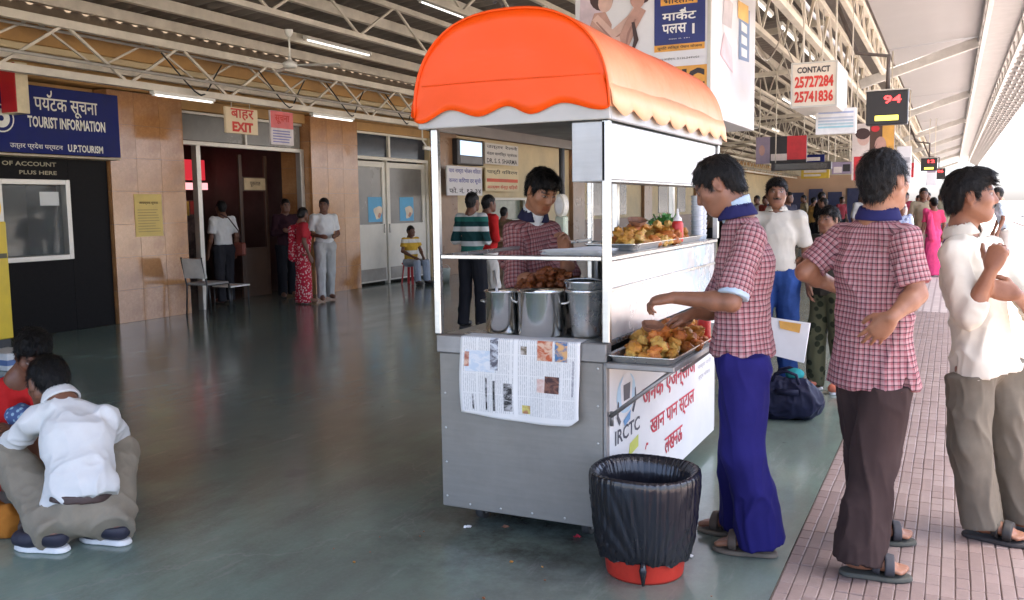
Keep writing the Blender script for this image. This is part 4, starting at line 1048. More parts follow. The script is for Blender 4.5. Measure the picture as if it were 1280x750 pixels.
# posts, rails
for x, y in ((KX0-.004, KY0+.012), (KX1, KY0+.012), (KX0-.004, KY1), (KX1, KY1), (-1.50, KY1), (-1.50, 4.3)):
    kp('post', SSB, [(x-.016, x+.016, y-.016, y+.016, .866 if y < 4 else (1.216 if x > -1.6 else .8), 1.752)], .004)
kp('guard_rail', SSB, [(KX0+.014, KX1-.018, KY0+.002, KY0+.022, 1.196, 1.214)], .003)
kp('guard_rail', SSB, [(KX0-.012, KX0+.006, KY0+.03, KY1-.02, 1.196, 1.214)], .003)
kp('sign_box', brushed('pale box metal', (.40, .41, .41), .4, .4, .2), [(-1.376, -1.2345, KY0-.004, KY1-.05, 1.512, 1.748)], .003)
kp('sign_face', WPAN, [(-1.2338, -1.228, KY0+.022, KY1-.06, 1.522, 1.742)], .002)
kp('sign_trim', SSB, [(-1.2335, -1.224, KY0+.0, KY0+.02, 1.512, 1.748), (-1.2335, -1.225, KY0+.022, KY1-.06, 1.510, 1.520)], .002)
kp('fascia_band', M('pale grey fascia band', (.42, .42, .40), .45, var=.1), [(-2.07, -1.204, 3.385, 3.405, 1.752, 1.862), (-2.07, -2.05, 3.407, 5.29, 1.752, 1.862), (-1.224, -1.204, 3.407, 5.29, 1.752, 1.862), (-2.07, -1.204, 5.292, 5.305, 1.752, 1.862)], .003)
kp('ceiling_sheet', SSD, [(-2.049, -1.225, 3.41, 5.28, 1.80, 1.81)], 0)
# barrel canopy
CXc, CA, CZ, CH = -1.637, .438, 1.800, .405
def arch(t):
    c, s_ = math.cos(t), math.sin(t); return CXc + CA*math.copysign(abs(c)**.80, c), CZ + CH*abs(s_)**.86
NA = 40; AR = [arch(math.pi*i/NA) for i in range(NA+1)]           # right -> left
b = MB(); ny = 24; vs = []
for j in range(ny+1):
    y = 3.365 + (5.315-3.365)*j/ny
    for i, (x, z) in enumerate(AR):
        sag = .004*math.sin(j*.33+i*.13+.8*math.sin(i*.2)) + .002*math.sin(i*.4+j*.9); vs.append((x + (x-CXc)*sag, y, z + sag*.7*(math.sin(math.pi*i/NA))))
b.add(vs, [(j*(NA+1)+i, j*(NA+1)+i+1, (j+1)*(NA+1)+i+1, (j+1)*(NA+1)+i) for j in range(ny) for i in range(NA)], True)
can = b.build('canopy', GLARE_RAMP, ki, solid=.006)
def gable(y, name):
    xs = np.linspace(CXc-CA, CXc+CA, 61); nodes = [(-2.095, 1.79), (-2.045, 1.772), (-1.904, 1.822), (-1.768, 1.788), (-1.640, 1.824), (-1.533, 1.786), (-1.398, 1.822), (-1.228, 1.786), (-1.179, 1.80)]
    def zb(x):
        for (xa, za), (xb, zb_) in zip(nodes[:-1], nodes[1:]):
            if xa <= x <= xb: t = (x-xa)/(xb-xa); t = t*t*(3-2*t); return za + (zb_-za)*t
        return 1.80
    ax = [p[0] for p in AR][::-1]; az = [p[1] for p in AR][::-1]; g_ = MB(); vs = []; R = 10
    for x in xs:
        zt = float(np.interp(x, ax, az)); z0 = zb(x)
        for q in range(R+1): vs.append((x, y + .003*math.sin(x*7+q*.4)+.002*math.sin(q*.9+x*4), z0 + (max(zt, z0+.002)-z0)*q/R))
    g_.add(vs, [(i*(R+1)+q, (i+1)*(R+1)+q, (i+1)*(R+1)+q+1, i*(R+1)+q+1) for i in range(60) for q in range(R)], True)
    return g_.build(name, ORANGE, ki, solid=.005)
gable(3.369, 'canopy_front'); gable(5.309, 'canopy_back')
# scalloped side valances
for xs_, nm, mt in ((CXc+CA+.004, 'side_valance', GLARE_PALE), (CXc-CA-.004, 'side_valance', ORANGE)):
    g_ = MB(); vs = []; n = 110
    for i in range(n+1):
        y = 3.365 + 1.95*i/n; ph = (i/n*7.5) % 1; lo = 1.806 - .036*math.sin(math.pi*ph)
        sg = 1 if xs_ > CXc else -1; bl = .004*math.sin(i*.35)
        vs += [(xs_ - sg*.012, y, 1.905), (xs_ + sg*.006, y, 1.85), (xs_ + sg*(.012+bl), y, lo)]
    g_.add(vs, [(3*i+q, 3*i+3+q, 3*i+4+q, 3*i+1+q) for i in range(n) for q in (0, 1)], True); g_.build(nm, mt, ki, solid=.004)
b = MB(); b.grid(lambda u, v: (-2.03+.795*u, 3.3605+.004*math.sin(u*7), 1.925+.003*math.sin(u*5)+.003*v), 30, 1); b.build('canopy_seam', ORANGE, ki, solid=.003)
b = MB(); b.tube([AR[i][:1] + (3.362,) + AR[i][1:] for i in range(NA+1)], .0045, 6); b.build('canopy_piping', ORANGE, ki)
rv = MB(); rv.lathe([(.0055, 0), (.0048, .0018), (.003, .0028), (.0003, .003)], n=8); rvm = rv.mesh('rivet'); rvm.transform(Matrix.Rotation(math.pi/2, 4, 'X')); rvm.materials.append(SSB)
for x, z in [(KX0+.025, .14+.155*q) for q in range(4)]+[(KX1-.035, .14+.155*q) for q in range(5)]+[(KX0+.14+.15*q, .115) for q in range(5)]: link_mesh('rivet', rvm, None, ki, (x+1.62, KY0-4.36, z))
# castors
for x, y in ((KX0+.12, KY0+.16), (KX1-.14, KY0+.16), (KX0+.12, KY1-.16), (KX1-.14, KY1-.16)):
    b = MB(); b.tube([(x-.018, y, .042), (x+.018, y, .042)], .040, 16); w = b.build('castor', M('rubber wheel', (.05, .05, .05), .7), ki)
    b = MB(); b.box(x-.026, x-.021, y-.02, y+.02, .03, .086); b.box(x+.021, x+.026, y-.02, y+.02, .03, .086); b.build('castor_fork', SSD, w)
# printing on the side board
SX = KX1; RED_INK = M('red ink', (.55, .035, .06), .6, var=.3, vs=25); DKINK = M('dark grey ink', (.06, .06, .08), .6); BLUI = M('logo blue', (.10, .30, .55), .5); LBL = M('logo pale blue', (.45, .66, .80), .5); YEL = M('lime yellow ink', (.62, .66, .10), .5); GREYI = M('pale grey ink', (.38, .38, .40), .6)
def onside(body, mat, y0, y1, z0, z1, **k): return lettering(body, mat, ki, (0, y1-y0, 0, z1-z0), (SX, y0, z0), (0, 1, 0), (0, 0, 1), ext=.0014, **k)
onside('IRCTC', DKINK, 3.525, 3.86, .415, .478, bold=.02)
onside('जनक एजेन्सीज', RED_INK, 3.90, 4.84, .475, .615, bold=.025)
onside('खान पान स्टाल', RED_INK, 4.02, 4.82, .315, .415, bold=.022)
onside('लखनऊ', RED_INK, 4.26, 4.58, .19, .27, bold=.02)
onside('खाना, चाय', GREYI, 4.90, 5.20, .56, .60); onside('नाश्ता पानी', GREYI, 4.90, 5.20, .50, .535); onside('शुद्ध भोजन', GREYI, 4.92, 5.18, .44, .475)
def sp(name, mat, P, ext): return poly(ki, name, mat, P, (SX, 0, 0), (0, 1, 0), (0, 0, 1), ext)
sp('logo_disc', LBL, [(3.672+.125*math.cos(a), .615+.085*math.sin(a)) for a in np.linspace(0, 6.28, 20)[:-1]], .0010)
sp('logo_train', M('white ink', (.8, .8, .8), .5), [(3.61, .55), (3.74, .55), (3.755, .66), (3.71, .70), (3.635, .70), (3.595, .66)], .0016)
sp('logo_window', DKINK, [(3.635, .585), (3.715, .585), (3.725, .655), (3.63, .655)], .0021)
sp('logo_swoosh', DKINK, [(3.545, .53), (3.56, .60), (3.575, .59), (3.57, .535), (3.60, .505), (3.58, .49)], .0018)
sp('logo_swoosh', DKINK, [(3.80, .62), (3.81, .56), (3.77, .51), (3.75, .52), (3.785, .565), (3.785, .615)], .0018)
sp('logo_stream', BLUI, [(3.63, .50), (3.73, .53), (3.72, .49), (3.65, .475)], .0019)
sp('yellow_patch', YEL, [(3.70, .325), (3.84, .34), (3.84, .395), (3.72, .38)], .0012)
sp('wave_mark', RED_INK, [(3.94, .30), (3.96, .325), (3.99, .32), (3.985, .308), (3.962, .314), (3.952, .295)], .0012)
b = MB(); b.tube([(KX1+.012, 3.455, .52), (KX1+.012, 3.455, .58)], .008, 8); b.build('latch', SSD, ki)

# ------------------------------------------------------------------ goods on the kiosk
CHROME = brushed('polished pot steel', (.78, .77, .74), .13, 1.0, .12)
def lathe_thing(name, label, cat, prof, loc, mat, n=40, group=None):
    t = thing(name, label, cat, loc, group=group); b = MB(); b.lathe(prof, n=n); b.build(name + '_body', mat, t, world=False, recalc=True); return t
ct = .8625
def pot(label, x, y, r, h):
    t = thing('steel_pot', label, 'pot', (x, y, ct), group='pots on the front counter'); b = MB()
    b.lathe([(0.001, .001), (r*.96, .001), (r, .008), (r, h-.012), (r+.007, h-.004), (r+.007, h), (r-.002, h-.002), (r-.005, h-.02), (r-.005, .02), (.001, .015)], n=44); b.build('pot_body', CHROME, t, world=False)
    b = MB(); b.lathe([(.001, h*.80), (r-.006, h*.80)], n=30); b.build('pot_filling', M('brown curry', (.20, .07, .02), .35), t, world=False)
    for g_ in (-1, 1):
        b = MB(); b.tube([(g_*(r-.002), -.03, h*.72), (g_*(r+.022), -.02, h*.74), (g_*(r+.022), .02, h*.74), (g_*(r-.002), .03, h*.72)], .005, 8); b.build('handle', SSB, t, world=False)
    return t
pot('smaller steel pot with a ladle handle on the front counter', -1.780, 3.60, .080, .188)
pot('larger steel pot in the middle of the front counter', -1.583, 3.575, .105, .196)
t = thing('steel_bucket', 'tapered steel bucket at the right end of the front counter', 'bucket', (-1.388, 3.59, ct)); b = MB()
b.lathe([(.001, .004), (.055, .004), (.058, 0), (.06, .012), (.083, .225), (.090, .235), (.090, .243), (.081, .24), (.057, .02), (.001, .016)], n=40); b.build('bucket_body', brushed('dull bucket steel', (.62, .62, .61), .24, .95), t, world=False)
b = MB(); b.lathe([(.0835, .19), (.0855, .192), (.0865, .20), (.0845, .204)], n=40); b.build('bucket_bead', SSB, t, world=False)
b = MB(); b.tube([(.088*math.cos(a), .088*math.sin(a)*.4-.02, .235+.012*math.sin(a)) for a in np.linspace(0, 3.14, 12)], .004, 6); b.build('bucket_handle', SSB, t, world=False)
t = thing('ladle', 'steel ladle standing in the smaller pot', 'ladle', (-1.80, 3.61, ct+.03)); b = MB(); b.tube([(0, .02, 0), (-.05, .03, .24)], .007, 8); b.build('ladle_handle', SSB, t, world=False)
b = MB(); b.lathe([(.001, -.012), (.02, -.008), (.03, .005), (.031, .012), (.026, .004)], (0, .02, 0), 16); b.build('ladle_bowl', SSB, t, world=False)
# fritters
def fritter_mat(name, a, b_, c):
    t = NT(name); n = t.noise(38, 7, .7); oi = t.n('ObjectInfo'); m = t.ramp(n, [(.30, a), (.52, b_), (.78, c)])
    t.color(t.mix(t.math('MULTIPLY', oi.outputs['Random'], .45), m, a)); t.bump(t.noise(85, 6, .75), .8, .006); return t.fin(.42, 0, Specular_IOR_Level=.5)
FRY = fritter_mat('golden fried batter', (.30, .085, .010), (.66, .30, .035), (.80, .50, .13)); FRYD = fritter_mat('dark fried batter', (.09, .022, .008), (.26, .07, .015), (.40, .14, .035))
def fritter_mesh(i, mat, r=.034):
    bm = bmesh.new(); bmesh.ops.create_icosphere(bm, subdivisions=3, radius=1.0); P = np.array([v.co[:] for v in bm.verts]); sc = np.array([1, random.uniform(.65, .95), random.uniform(.55, .8)])
    d = 1 + .36*vnoise(P*1.9+i*9.1, i) + .26*vnoise(P*3.9+i*3.3, i+20) + .13*vnoise(P*8.5+i, i+40)
    for v, p, q in zip(bm.verts, P, d): v.co = Vector(p*q*sc*r)
    me = bpy.data.meshes.new('fritter'); bm.to_mesh(me); bm.free(); me.polygons.foreach_set('use_smooth', [True]*len(me.polygons)); me.materials.append(mat); return me
FRY2 = fritter_mat('orange fried batter', (.36, .075, .012), (.62, .20, .03), (.78, .38, .08)); FRY3 = fritter_mat('pale fried batter', (.45, .20, .03), (.74, .44, .09), (.84, .60, .22))
FM = [fritter_mesh(i, (FRY, FRY2, FRY3)[i % 3]) for i in range(9)]; FD = [fritter_mesh(i+10, FRYD, .026) for i in range(5)]
def heap(n, cx, cy, rx, ry, z0, hgt, meshes, label, group, rr=.03, seed=1):
    """snacks settled on one another into a mound"""
    R = random.Random(seed); placed = []; layers = []
    tries = 0
    while len(placed) < n and tries < 9000:
        tries += 1; u = R.uniform(-1, 1); v = R.uniform(-1, 1)
        if u*u + v*v > 1: continue
        x, y = cx + u*rx, cy + v*ry; z = z0 + rr*.62
        for (a, b_, c) in placed:
            d2 = ((x-a)**2 + (y-b_)**2)/(rr*1.55)**2
            if d2 < 1: z = max(z, c + rr*1.05*math.sqrt(1-d2))
        if z > z0 + rr*.62 + hgt*(1-(u*u+v*v)*.75): continue
        placed.append((x, y, z))
    for (x, y, z) in placed:
        o = link_mesh('fritter', R.choice(meshes), None, None, (x, y, z)); o.rotation_euler = (R.uniform(-.6, .6), R.uniform(-.6, .6), R.uniform(0, 6.3)); s = R.uniform(.8, 1.15); o.scale = (s, s, s)
        tag(o, label, 'snack', group)
def steel_tray(label, x0, x1, y0, y1, z):
    t = thing('serving_tray', label, 'tray', ((x0+x1)/2, (y0+y1)/2, z), group='steel trays of fried snacks'); b = MB(); r = .03; n = 5
    def ring(gx_, z_):
        P = []
        for cx, cy, a0 in ((x1-r+gx_, y0+r-gx_, -90), (x1-r+gx_, y1-r+gx_, 0), (x0+r-gx_, y1-r+gx_, 90), (x0+r-gx_, y0+r-gx_, 180)):
            for q in range(n+1): a = math.radians(a0+90*q/n); P.append((cx + r*math.cos(a), cy + r*math.sin(a), z_))
        return P
    Rg = [ring(-.012, z+.001), ring(0, z+.024), ring(.010, z+.028), ring(.010, z+.031), ring(-.002, z+.027), ring(-.014, z+.005)]; m = len(Rg[0]); vs = sum(Rg, [])
    fs = [(i*m+q, i*m+(q+1) % m, (i+1)*m+(q+1) % m, (i+1)*m+q) for i in range(5) for q in range(m)] + [tuple(range(m))[::-1], tuple(range(5*m, 6*m))]
    b.add(vs, fs); b.build('tray_pan', SSB, t); return t
steel_tray('steel tray heaped with golden fritters on the lower side shelf', -1.222, -.955, 3.40, 4.30, .7925)
heap(105, -1.09, 3.83, .125, .41, .798, .10, FM, 'golden fried fritter heaped on the lower side tray', 'fritters on the lower tray', .026, 3)
steel_tray('steel tray heaped with golden fritters on the upper counter', -1.495, -1.25, 3.86, 5.05, 1.2145)
heap(95, -1.375, 4.45, .115, .55, 1.220, .095, FM, 'golden fried fritter heaped on the upper counter tray', 'fritters on the upper tray', .028, 5)
t = thing('gas_burner', 'low steel burner box under the wide pan', 'stove', (-1.66, 3.86, ct)); b = MB(); b.box(-1.84, -1.54, 3.74, 3.98, ct, ct+.078); b.build('burner_box', SSD, t, bevel=.006)
PZ = ct+.08
t = thing('frying_pan', 'wide dark pan heaped with brown fritters behind the pots', 'pan', (-1.66, 3.86, PZ)); b = MB()
b.lathe([(.001, .002), (.09, .002), (.17, .03), (.200, .085), (.212, .09), (.208, .094), (.192, .088), (.16, .035), (.085, .012), (.001, .010)], n=40); b.build('pan_bowl', M('black iron pan', (.03, .028, .026), .45, .6), t, world=False)
heap(105, -1.66, 3.86, .17, .15, PZ+.035, .13, FD, 'small dark brown fritter heaped in the pan behind the pots', 'fritters in the iron pan', .026, 8)
# leaf bowls in the trays
LEAF = M('dry leaf bowl', (.24, .11, .06), .7, var=.3, vs=20)
for lab, x, y, z in (('brown leaf bowl near the front of the lower tray', -1.10, 3.60, .895), ('brown leaf bowl in the middle of the lower tray', -1.03, 3.80, .90), ('brown leaf bowl among fritters on the upper tray', -1.36, 4.20, 1.315)):
    t = thing('leaf_bowl', lab, 'bowl', (x, y, z)); b = MB(); b.lathe([(.001, 0), (.022, .002), (.040, .018), (.048, .034), (.045, .034), (.036, .016), (.001, .006)], n=14, smooth=False, wob=lambda a, z: .06*math.sin(a*5)); b.build('bowl_leaf', LEAF, t, world=False); t.rotation_euler = (.25, .2, 0)
def bottle(label, x, y, z):
    t = thing('sauce_bottle', label, 'bottle', (x, y, z), group='squeezy sauce bottles'); b = MB(); b.lathe([(.001, 0), (.026, 0), (.030, .005), (.030, .092), (.026, .105), (.020, .11), (.001, .11)], n=24); b.build('bottle_body', M('red sauce plastic', (.58, .035, .03), .35), t, world=False)
    b = MB(); b.lathe([(.022, .11), (.022, .124), (.014, .13), (.008, .140), (.0045, .172), (.001, .173)], n=20); b.build('nozzle', M('white plastic cap', (.78, .76, .72), .4), t, world=False)
bottle('red squeezy sauce bottle with white nozzle on the lower tray', -.985, 4.02, .80); bottle('red squeezy sauce bottle with white nozzle on the upper tray', -1.275, 4.62, 1.222)
# herbs, cups and papers on the upper counter
t = thing('herb_bunch', 'bunch of fresh green coriander behind the upper tray', 'herbs', (-1.44, 4.95, 1.245)); b = MB(); R = random.Random(4)
for q in range(150):
    a = R.uniform(0, 6.28); rr = R.uniform(.01, .11); c = A3(rr*math.cos(a)*.8, rr*math.sin(a)*1.6, R.uniform(.01, .10)*(1-rr*3)+.02); u = unit(A3(R.uniform(-1, 1), R.uniform(-1, 1), R.uniform(-.3, 1)))*.022; v = unit(np.cross(u, A3(R.uniform(-1, 1), R.uniform(-1, 1), R.uniform(-1, 1))))*.013
    b.add([c-u, c+v, c+u, c-v], [(0, 1, 2, 3)])
b.build('leaves', M('fresh green leaf', (.05, .20, .03), .5, var=.4, vs=40), t, world=False)['kind'] = 'stuff'
b = MB()
for q in range(9): a = R.uniform(0, 6.28); b.tube([(0, 0, 0), (.06*math.cos(a), .1*math.sin(a), .12)], .003, 5)
b.build('stems', M('green stalk', (.10, .22, .05), .5), t, world=False)
t = thing('paper_stack', 'stack of white paper sheets on the near end of the upper counter', 'paper', (-1.40, 3.56, 1.2145))
for q in range(6):
    b = MB(); dx, dy = R.uniform(-.012, .012), R.uniform(-.015, .015); b.grid(lambda u, v: (-.14+.26*u+dx, -.10+.22*v+dy, .002+.004*q+.006*math.sin(u*5+q)*v*v), 10, 8); b.build('sheet', M('white paper', (.78, .78, .76), .8, var=.04), t, world=False, solid=.001)
for q, (lab, y) in enumerate((('stack of pale plastic cups at the far end of the upper counter', 5.16), ('second stack of pale plastic cups beside the far kiosk post', 5.25))):
    t = thing('cup_stack', lab, 'cups', (-1.31, y, 1.2145)); b = MB()
    prof = []
    for k2 in range(9): prof += [(.030, .028*k2), (.036, .028*k2+.026)]
    b.lathe([(.001, 0)]+prof+[(.033, .25), (.001, .2)], n=20, smooth=False); b.build('cups', M('pale blue grey plastic', (.55, .60, .64), .35), t, world=False)
# newspaper draped over the edge
def news_mat():
    t = NT('newsprint'); sep = t.n('SeparateXYZ'); t.set(sep, 'Vector', t.uv()); U, V = sep.outputs[0], sep.outputs[1]
    def rect(u0, u1, v0, v1):
        a = t.math('MULTIPLY', t.math('GREATER_THAN', U, u0), t.math('LESS_THAN', U, u1)); b_ = t.math('MULTIPLY', t.math('GREATER_THAN', V, v0), t.math('LESS_THAN', V, v1)); return t.math('MULTIPLY', a, b_)
    n = t.noise(1, 3, .6, vec=t.mapv((260, 30, 1), t.uv())); lines = t.math('LESS_THAN', t.math('FRACT', t.math('MULTIPLY', U, 62)), .5)
    tx = t.math('MULTIPLY', lines, t.ramp(n, [(.42, 0.), (.5, .55)])); gut = t.math('GREATER_THAN', t.math('FRACT', t.math('MULTIPLY', V, 4.0)), .05)
    gu2 = t.math('GREATER_THAN', t.math('FRACT', t.math('MULTIPLY', U, 7.0)), .10); tx = t.math('MULTIPLY', t.math('MULTIPLY', tx, gut), gu2)
    marg = rect(.03, .97, .03, .97); tx = t.math('MULTIPLY', tx, marg)
    c = t.mix(tx, (.70, .70, .68), (.28, .29, .30))
    ph = t.noise(13, 6, .65, vec=t.uv(), dist=.8)
    for (r_, a, b_) in (((.05, .30, .52, .78), (.50, .58, .66), (.66, .68, .70)), ((.04, .08, .58, .76), (.35, .12, .08), (.6, .4, .3)), ((.26, .33, .55, .97), (.10, .10, .12), (.55, .58, .62)), ((.38, .45, .06, .40), (.03, .03, .03), (.40, .40, .40)), ((.285, .305, .05, .42), (.02, .02, .02), (.15, .15, .15)), ((.22, .235, .05, .45), (.02, .02, .02), (.3, .3, .3)), ((.10, .115, .05, .24), (.05, .05, .05), (.4, .4, .4)),
                        ((.655, .78, .70, .95), (.45, .10, .04), (.62, .42, .30)), ((.80, .90, .70, .95), (.06, .16, .32), (.60, .35, .15)), ((.72, .84, .32, .52), (.06, .03, .03), (.22, .10, .07)), ((.655, .72, .32, .48), (.60, .40, .34), (.68, .55, .50)), ((.52, .57, .76, .86), (.15, .12, .08), (.5, .45, .4)), ((.53, .60, .05, .15), (.58, .52, .15), (.35, .15, .08)), ((.94, .955, .30, .72), (.3, .3, .32), (.5, .5, .5))):
        c = t.mix(rect(*r_), c, t.ramp(ph, [(.42, a), (.58, b_)]))
    c = t.mix(rect(.465, .492, 0, 1), c, (.74, .74, .72)); t.color(c); t.bump(t.noise(5, 4), .25, .01); return t.fin(.85)
nx, nv = 36, 44; Lh = .325; P = []; UV = []
for i in range(nx+1):
    u = i/nx; x = -1.892 + .552*u
    for j in range(nv+1):
        v = j/nv; q = v*(.12+Lh+.02*math.sin(u*2.4)-.03*(1-u)*0)                         # distance from the back edge
        if q < .10: y, z = KY0-.012+.10-q, ct+.003
        elif q < .124: a = (q-.10)/.024*math.pi/2; y, z = KY0-.016-.010*math.sin(a), ct+.003-.012*(1-math.cos(a))
        else: y, z = KY0-.027-.006*math.sin(q*9+u*3)*min(1, (q-.124)*6)-.010*max(0, u-.75)*(q-.124)*8-.004*math.sin(u*15+q*7)*min(1, (q-.124)*5), ct-.009-(q-.124)
        if u > .93 and v > .9: z += .030*(u-.93)/.07*(v-.9)/.1
        P.append((x + .004*math.sin(v*6), y, z)); UV.append((u, 1-max(0, (q-.09)/(Lh+.03))))
b = MB(); b.add(P, [(i*(nv+1)+j, (i+1)*(nv+1)+j, (i+1)*(nv+1)+j+1, i*(nv+1)+j+1) for i in range(nx) for j in range(nv)], True)
o = b.build('newspaper', news_mat(), off=(-1.62, KY0, .6), recalc=False); tag(o, 'open newspaper sheet hanging over the front counter edge', 'newspaper')
uvl = o.data.uv_layers.new(name='UVMap'); lv = np.empty(len(o.data.loops), np.int32); o.data.loops.foreach_get('vertex_index', lv); uvl.data.foreach_set('uv', np.array(UV, np.float32)[lv].ravel())
m_ = o.modifiers.new('solid', 'SOLIDIFY'); m_.thickness = .0012; m_.offset = 0

# ------------------------------------------------------------------ litter bin with a black liner
t = thing('litter_bin', 'red plastic bin lined with a black bag in front of the kiosk', 'bin', (-1.035, 3.30, 0))
REDP = M('red bin plastic', (.52, .035, .02), .4, var=.12)
b = MB(); b.lathe([(.001, .003), (.140, .003), (.146, 0), (.150, .01), (.188, .38), (.194, .385), (.186, .38), (.145, .02), (.001, .014)], n=48); b.build('bucket', REDP, t, world=False)
def liner():
    t_ = NT('black bin liner'); n = t_.noise(1, 4, .6, vec=t_.mapv((60, 60, 9))); t_.color((.012, .012, .016)); t_.bump(n, .35, .006); return t_.fin(t_.ramp(t_.noise(9, 4), [(.3, .13), (.7, .30)]), 0, Specular_IOR_Level=.6)
LIN = liner(); b = MB(); n = 260; knot = -1.30
key = [(.001, .06), (.10, .065), (.135, .10), (.150, .22), (.158, .34), (.172, .385), (.186, .402), (.199, .409), (.208, .402), (.2115, .385), (.210, .34), (.205, .28), (.199, .22), (.192, .16), (.184, .11), (.172, .075)]
pr_ = []
for (r0, z0), (r1, z1) in zip(key[:-1], key[1:]):
    for q in range(3): pr_.append((r0+(r1-r0)*q/3, z0+(z1-z0)*q/3))
pr_.append(key[-1]); vs = []; out = 27
for i, (r, z) in enumerate(pr_):
    for q in range(n):
        a = 2*math.pi*q/n; dk = (a-knot+math.pi) % (2*math.pi)-math.pi; ex_ = min(1, max(0, (i-out)/4)) if i > out else 0
        phi = math.atan2(dk*.19, z-.035); rad = math.hypot(dk*.19, z-.035)
        pl = .0040*math.cos(phi*26+1.5*math.sin(phi*5))*math.exp(-(rad/.34)**2)*(1 if abs(dk) < 1.7 else .3)*(.6+.8*math.sin(a*1.7+1)**2)+.0018*math.cos(phi*57)*math.sin(a*2.3)
        fine_ = .0014*math.sin(a*47+2*math.sin(a*5))+.0012*math.sin(a*83+1)
        rr = r + (pl*ex_ + fine_*(1 if i > 12 else .4)) + .003*math.sin(a*2+.6); zz = z + .004*math.sin(a*3+.5)*(i > 12)
        if i == len(pr_)-1: zz += .006*math.sin(a*13)+.012*math.exp(-(dk*2.2)**2)
        vs.append((rr*math.cos(a), rr*math.sin(a), zz))
b.add(vs, [(i*n+q, i*n+(q+1) % n, (i+1)*n+(q+1) % n, (i+1)*n+q) for i in range(len(pr_)-1) for q in range(n)], True); b.build('liner', LIN, t, world=False, recalc=True)
ka = (.172*math.cos(knot), .172*math.sin(knot)); b = MB(); b.tube([(ka[0], ka[1], .10), (ka[0]*1.08, ka[1]*1.08, .07), (ka[0]*.98, ka[1]*.98, .04), (ka[0]*1.03, ka[1]*1.03, .008)], [.008, .015, .011, .005], 8); b.build('liner_knot', LIN, t, world=False)
# scraps on the floor
for lab, px, py, mt in (('crumpled white paper scrap on the floor beside the bin', 862, 696, 'white paper'), ('small brown crumb on the floor under the kiosk', 632, 660, 'dry leaf bowl'), ('small pale crumb on the floor before the kiosk', 585, 660, 'white paper'), ('small red scrap on the floor left of the bin', 722, 672, 'red ink')):
    p = gz(px, py); R = random.Random(px); b = MB(); vs = [(R.uniform(-.012, .012), R.uniform(-.012, .012), R.uniform(.0, .012)) for _ in range(8)]; b.grid(lambda u, v: (u*.03-.015+R.uniform(-.004, .004), v*.022-.011+R.uniform(-.004, .004), .002+R.uniform(0, .010)), 4, 4, False)
    o = b.build('litter_scrap', bpy.data.materials[mt], off=tuple(p), world=False); o.data.transform(Matrix.Translation(Vector(p))); tag(o, lab, 'litter')
R = random.Random(12)
for q in range(16):
    x, y = R.uniform(-2.3, -.7), R.uniform(2.75, 3.36)
    if abs(x+1.035) < .24 and abs(y-3.3) < .24: continue
    me_ = FD[q % 5] if q % 3 else FM[q % 9]; o = link_mesh('food_crumb', me_, None, None, (x, y, .006)); sc_ = R.uniform(.12, .26); o.scale = (sc_, sc_, sc_*.8); o.rotation_euler = (0, 0, R.uniform(0, 6)); tag(o, 'tiny crumb of fried food dropped on the floor in front of the kiosk', 'crumb', 'food crumbs on the floor')
# ================================================================== people
NAVY = cloth('navy trouser cloth', (.016, .014, .105)); BROWN = cloth('dark brown trouser cloth', (.046, .030, .028)); KHAKI = cloth('grey khaki cloth', (.15, .132, .102))
TAN = cloth('tan trouser cloth', (.25, .218, .165)); WHITES = cloth('white cotton', (.66, .66, .64), .06); CREAMS = cloth('cream cotton shirt', (.60, .565, .475), .06)
BLUEC = cloth('blue collar cloth', (.022, .022, .085)); PALEB = cloth('pale blue cotton', (.40, .50, .60)); JEANS = cloth('blue denim', (.025, .06, .20), .3); RED = cloth('red cotton', (.48, .02, .02))
DARKC = cloth('black cloth', (.015, .015, .018)); LEATHER = M('brown belt leather', (.06, .035, .03), .45)
def side(k): return k
UP = A3(0, 0, 1)
IR = A3(.901, .4336, 0); ID = A3(-.4326, .8957, 0)          # image right and depth directions on the floor

# ---- attendant in check shirt and navy trousers reaching to the lower tray
k = dict(f=A3(-1, 0, 0), r=A3(0, 1, 0), s=.95, hs=1.0)
k.update(head=gy(897, 232, 3.66), hf=A3(-.86, -.10, -.50), hu=A3(-.5, 0, .86), neck=gy(922, 270, 3.67), chest=gy(932, 328, 3.67), waist=gy(928, 392, 3.67), pelvis=gy(928, 438, 3.67),
    shL=gy(938, 298, 3.53), shR=gy(924, 298, 3.82), elL=gy(914, 378, 3.43), wrL=gy(842, 372, 3.44), elR=gy(893, 388, 3.80), wrR=gy(866, 392, 3.72),
    hipL=gy(930, 455, 3.58), hipR=gy(926, 455, 3.76), knL=gy(930, 565, 3.57), knR=gy(922, 560, 3.78), anL=gz(950, 668, .085), anR=gz(926, 646, .085), toeL=A3(-.97, -.10, 0), toeR=A3(-1, .05, 0), hf_=0)
person(k, 'man in pink check shirt and navy trousers reaching over the lower tray', h=.0058, skin=(.24, .105, .058),
    shirt=dict(mat=PLAID, sleeve=.86, hem=-.015, tuckm=.02, loose=.012, flare=.014, wr=.008, cuff=PALEB, seed=4, vent=A3(-.2, -1, 0)), collar=BLUEC, under=PALEB, uvplaid=True,
    trousers=dict(mat=NAVY, loose=.020, flare=.022, wr=.010, drop=.03, k=.05, seed=15), shoes='sandal', opts=dict(sole_mat=M('tan sole', (.13, .105, .08), .8), shoe_mat=M('grey brown strap', (.085, .062, .048), .7)),
    handL=dict(d=A3(-1, .0, -.18), n=A3(-.15, -.25, 1), t=A3(-.2, .9, .1), curls=(.55, .75, .9, 1.0), thumb=.6), handR=dict(d=A3(-1, -.1, -.35), n=A3(-.3, 0, 1), t=A3(-.1, -1, 0), curl=.5, thumb=.5))

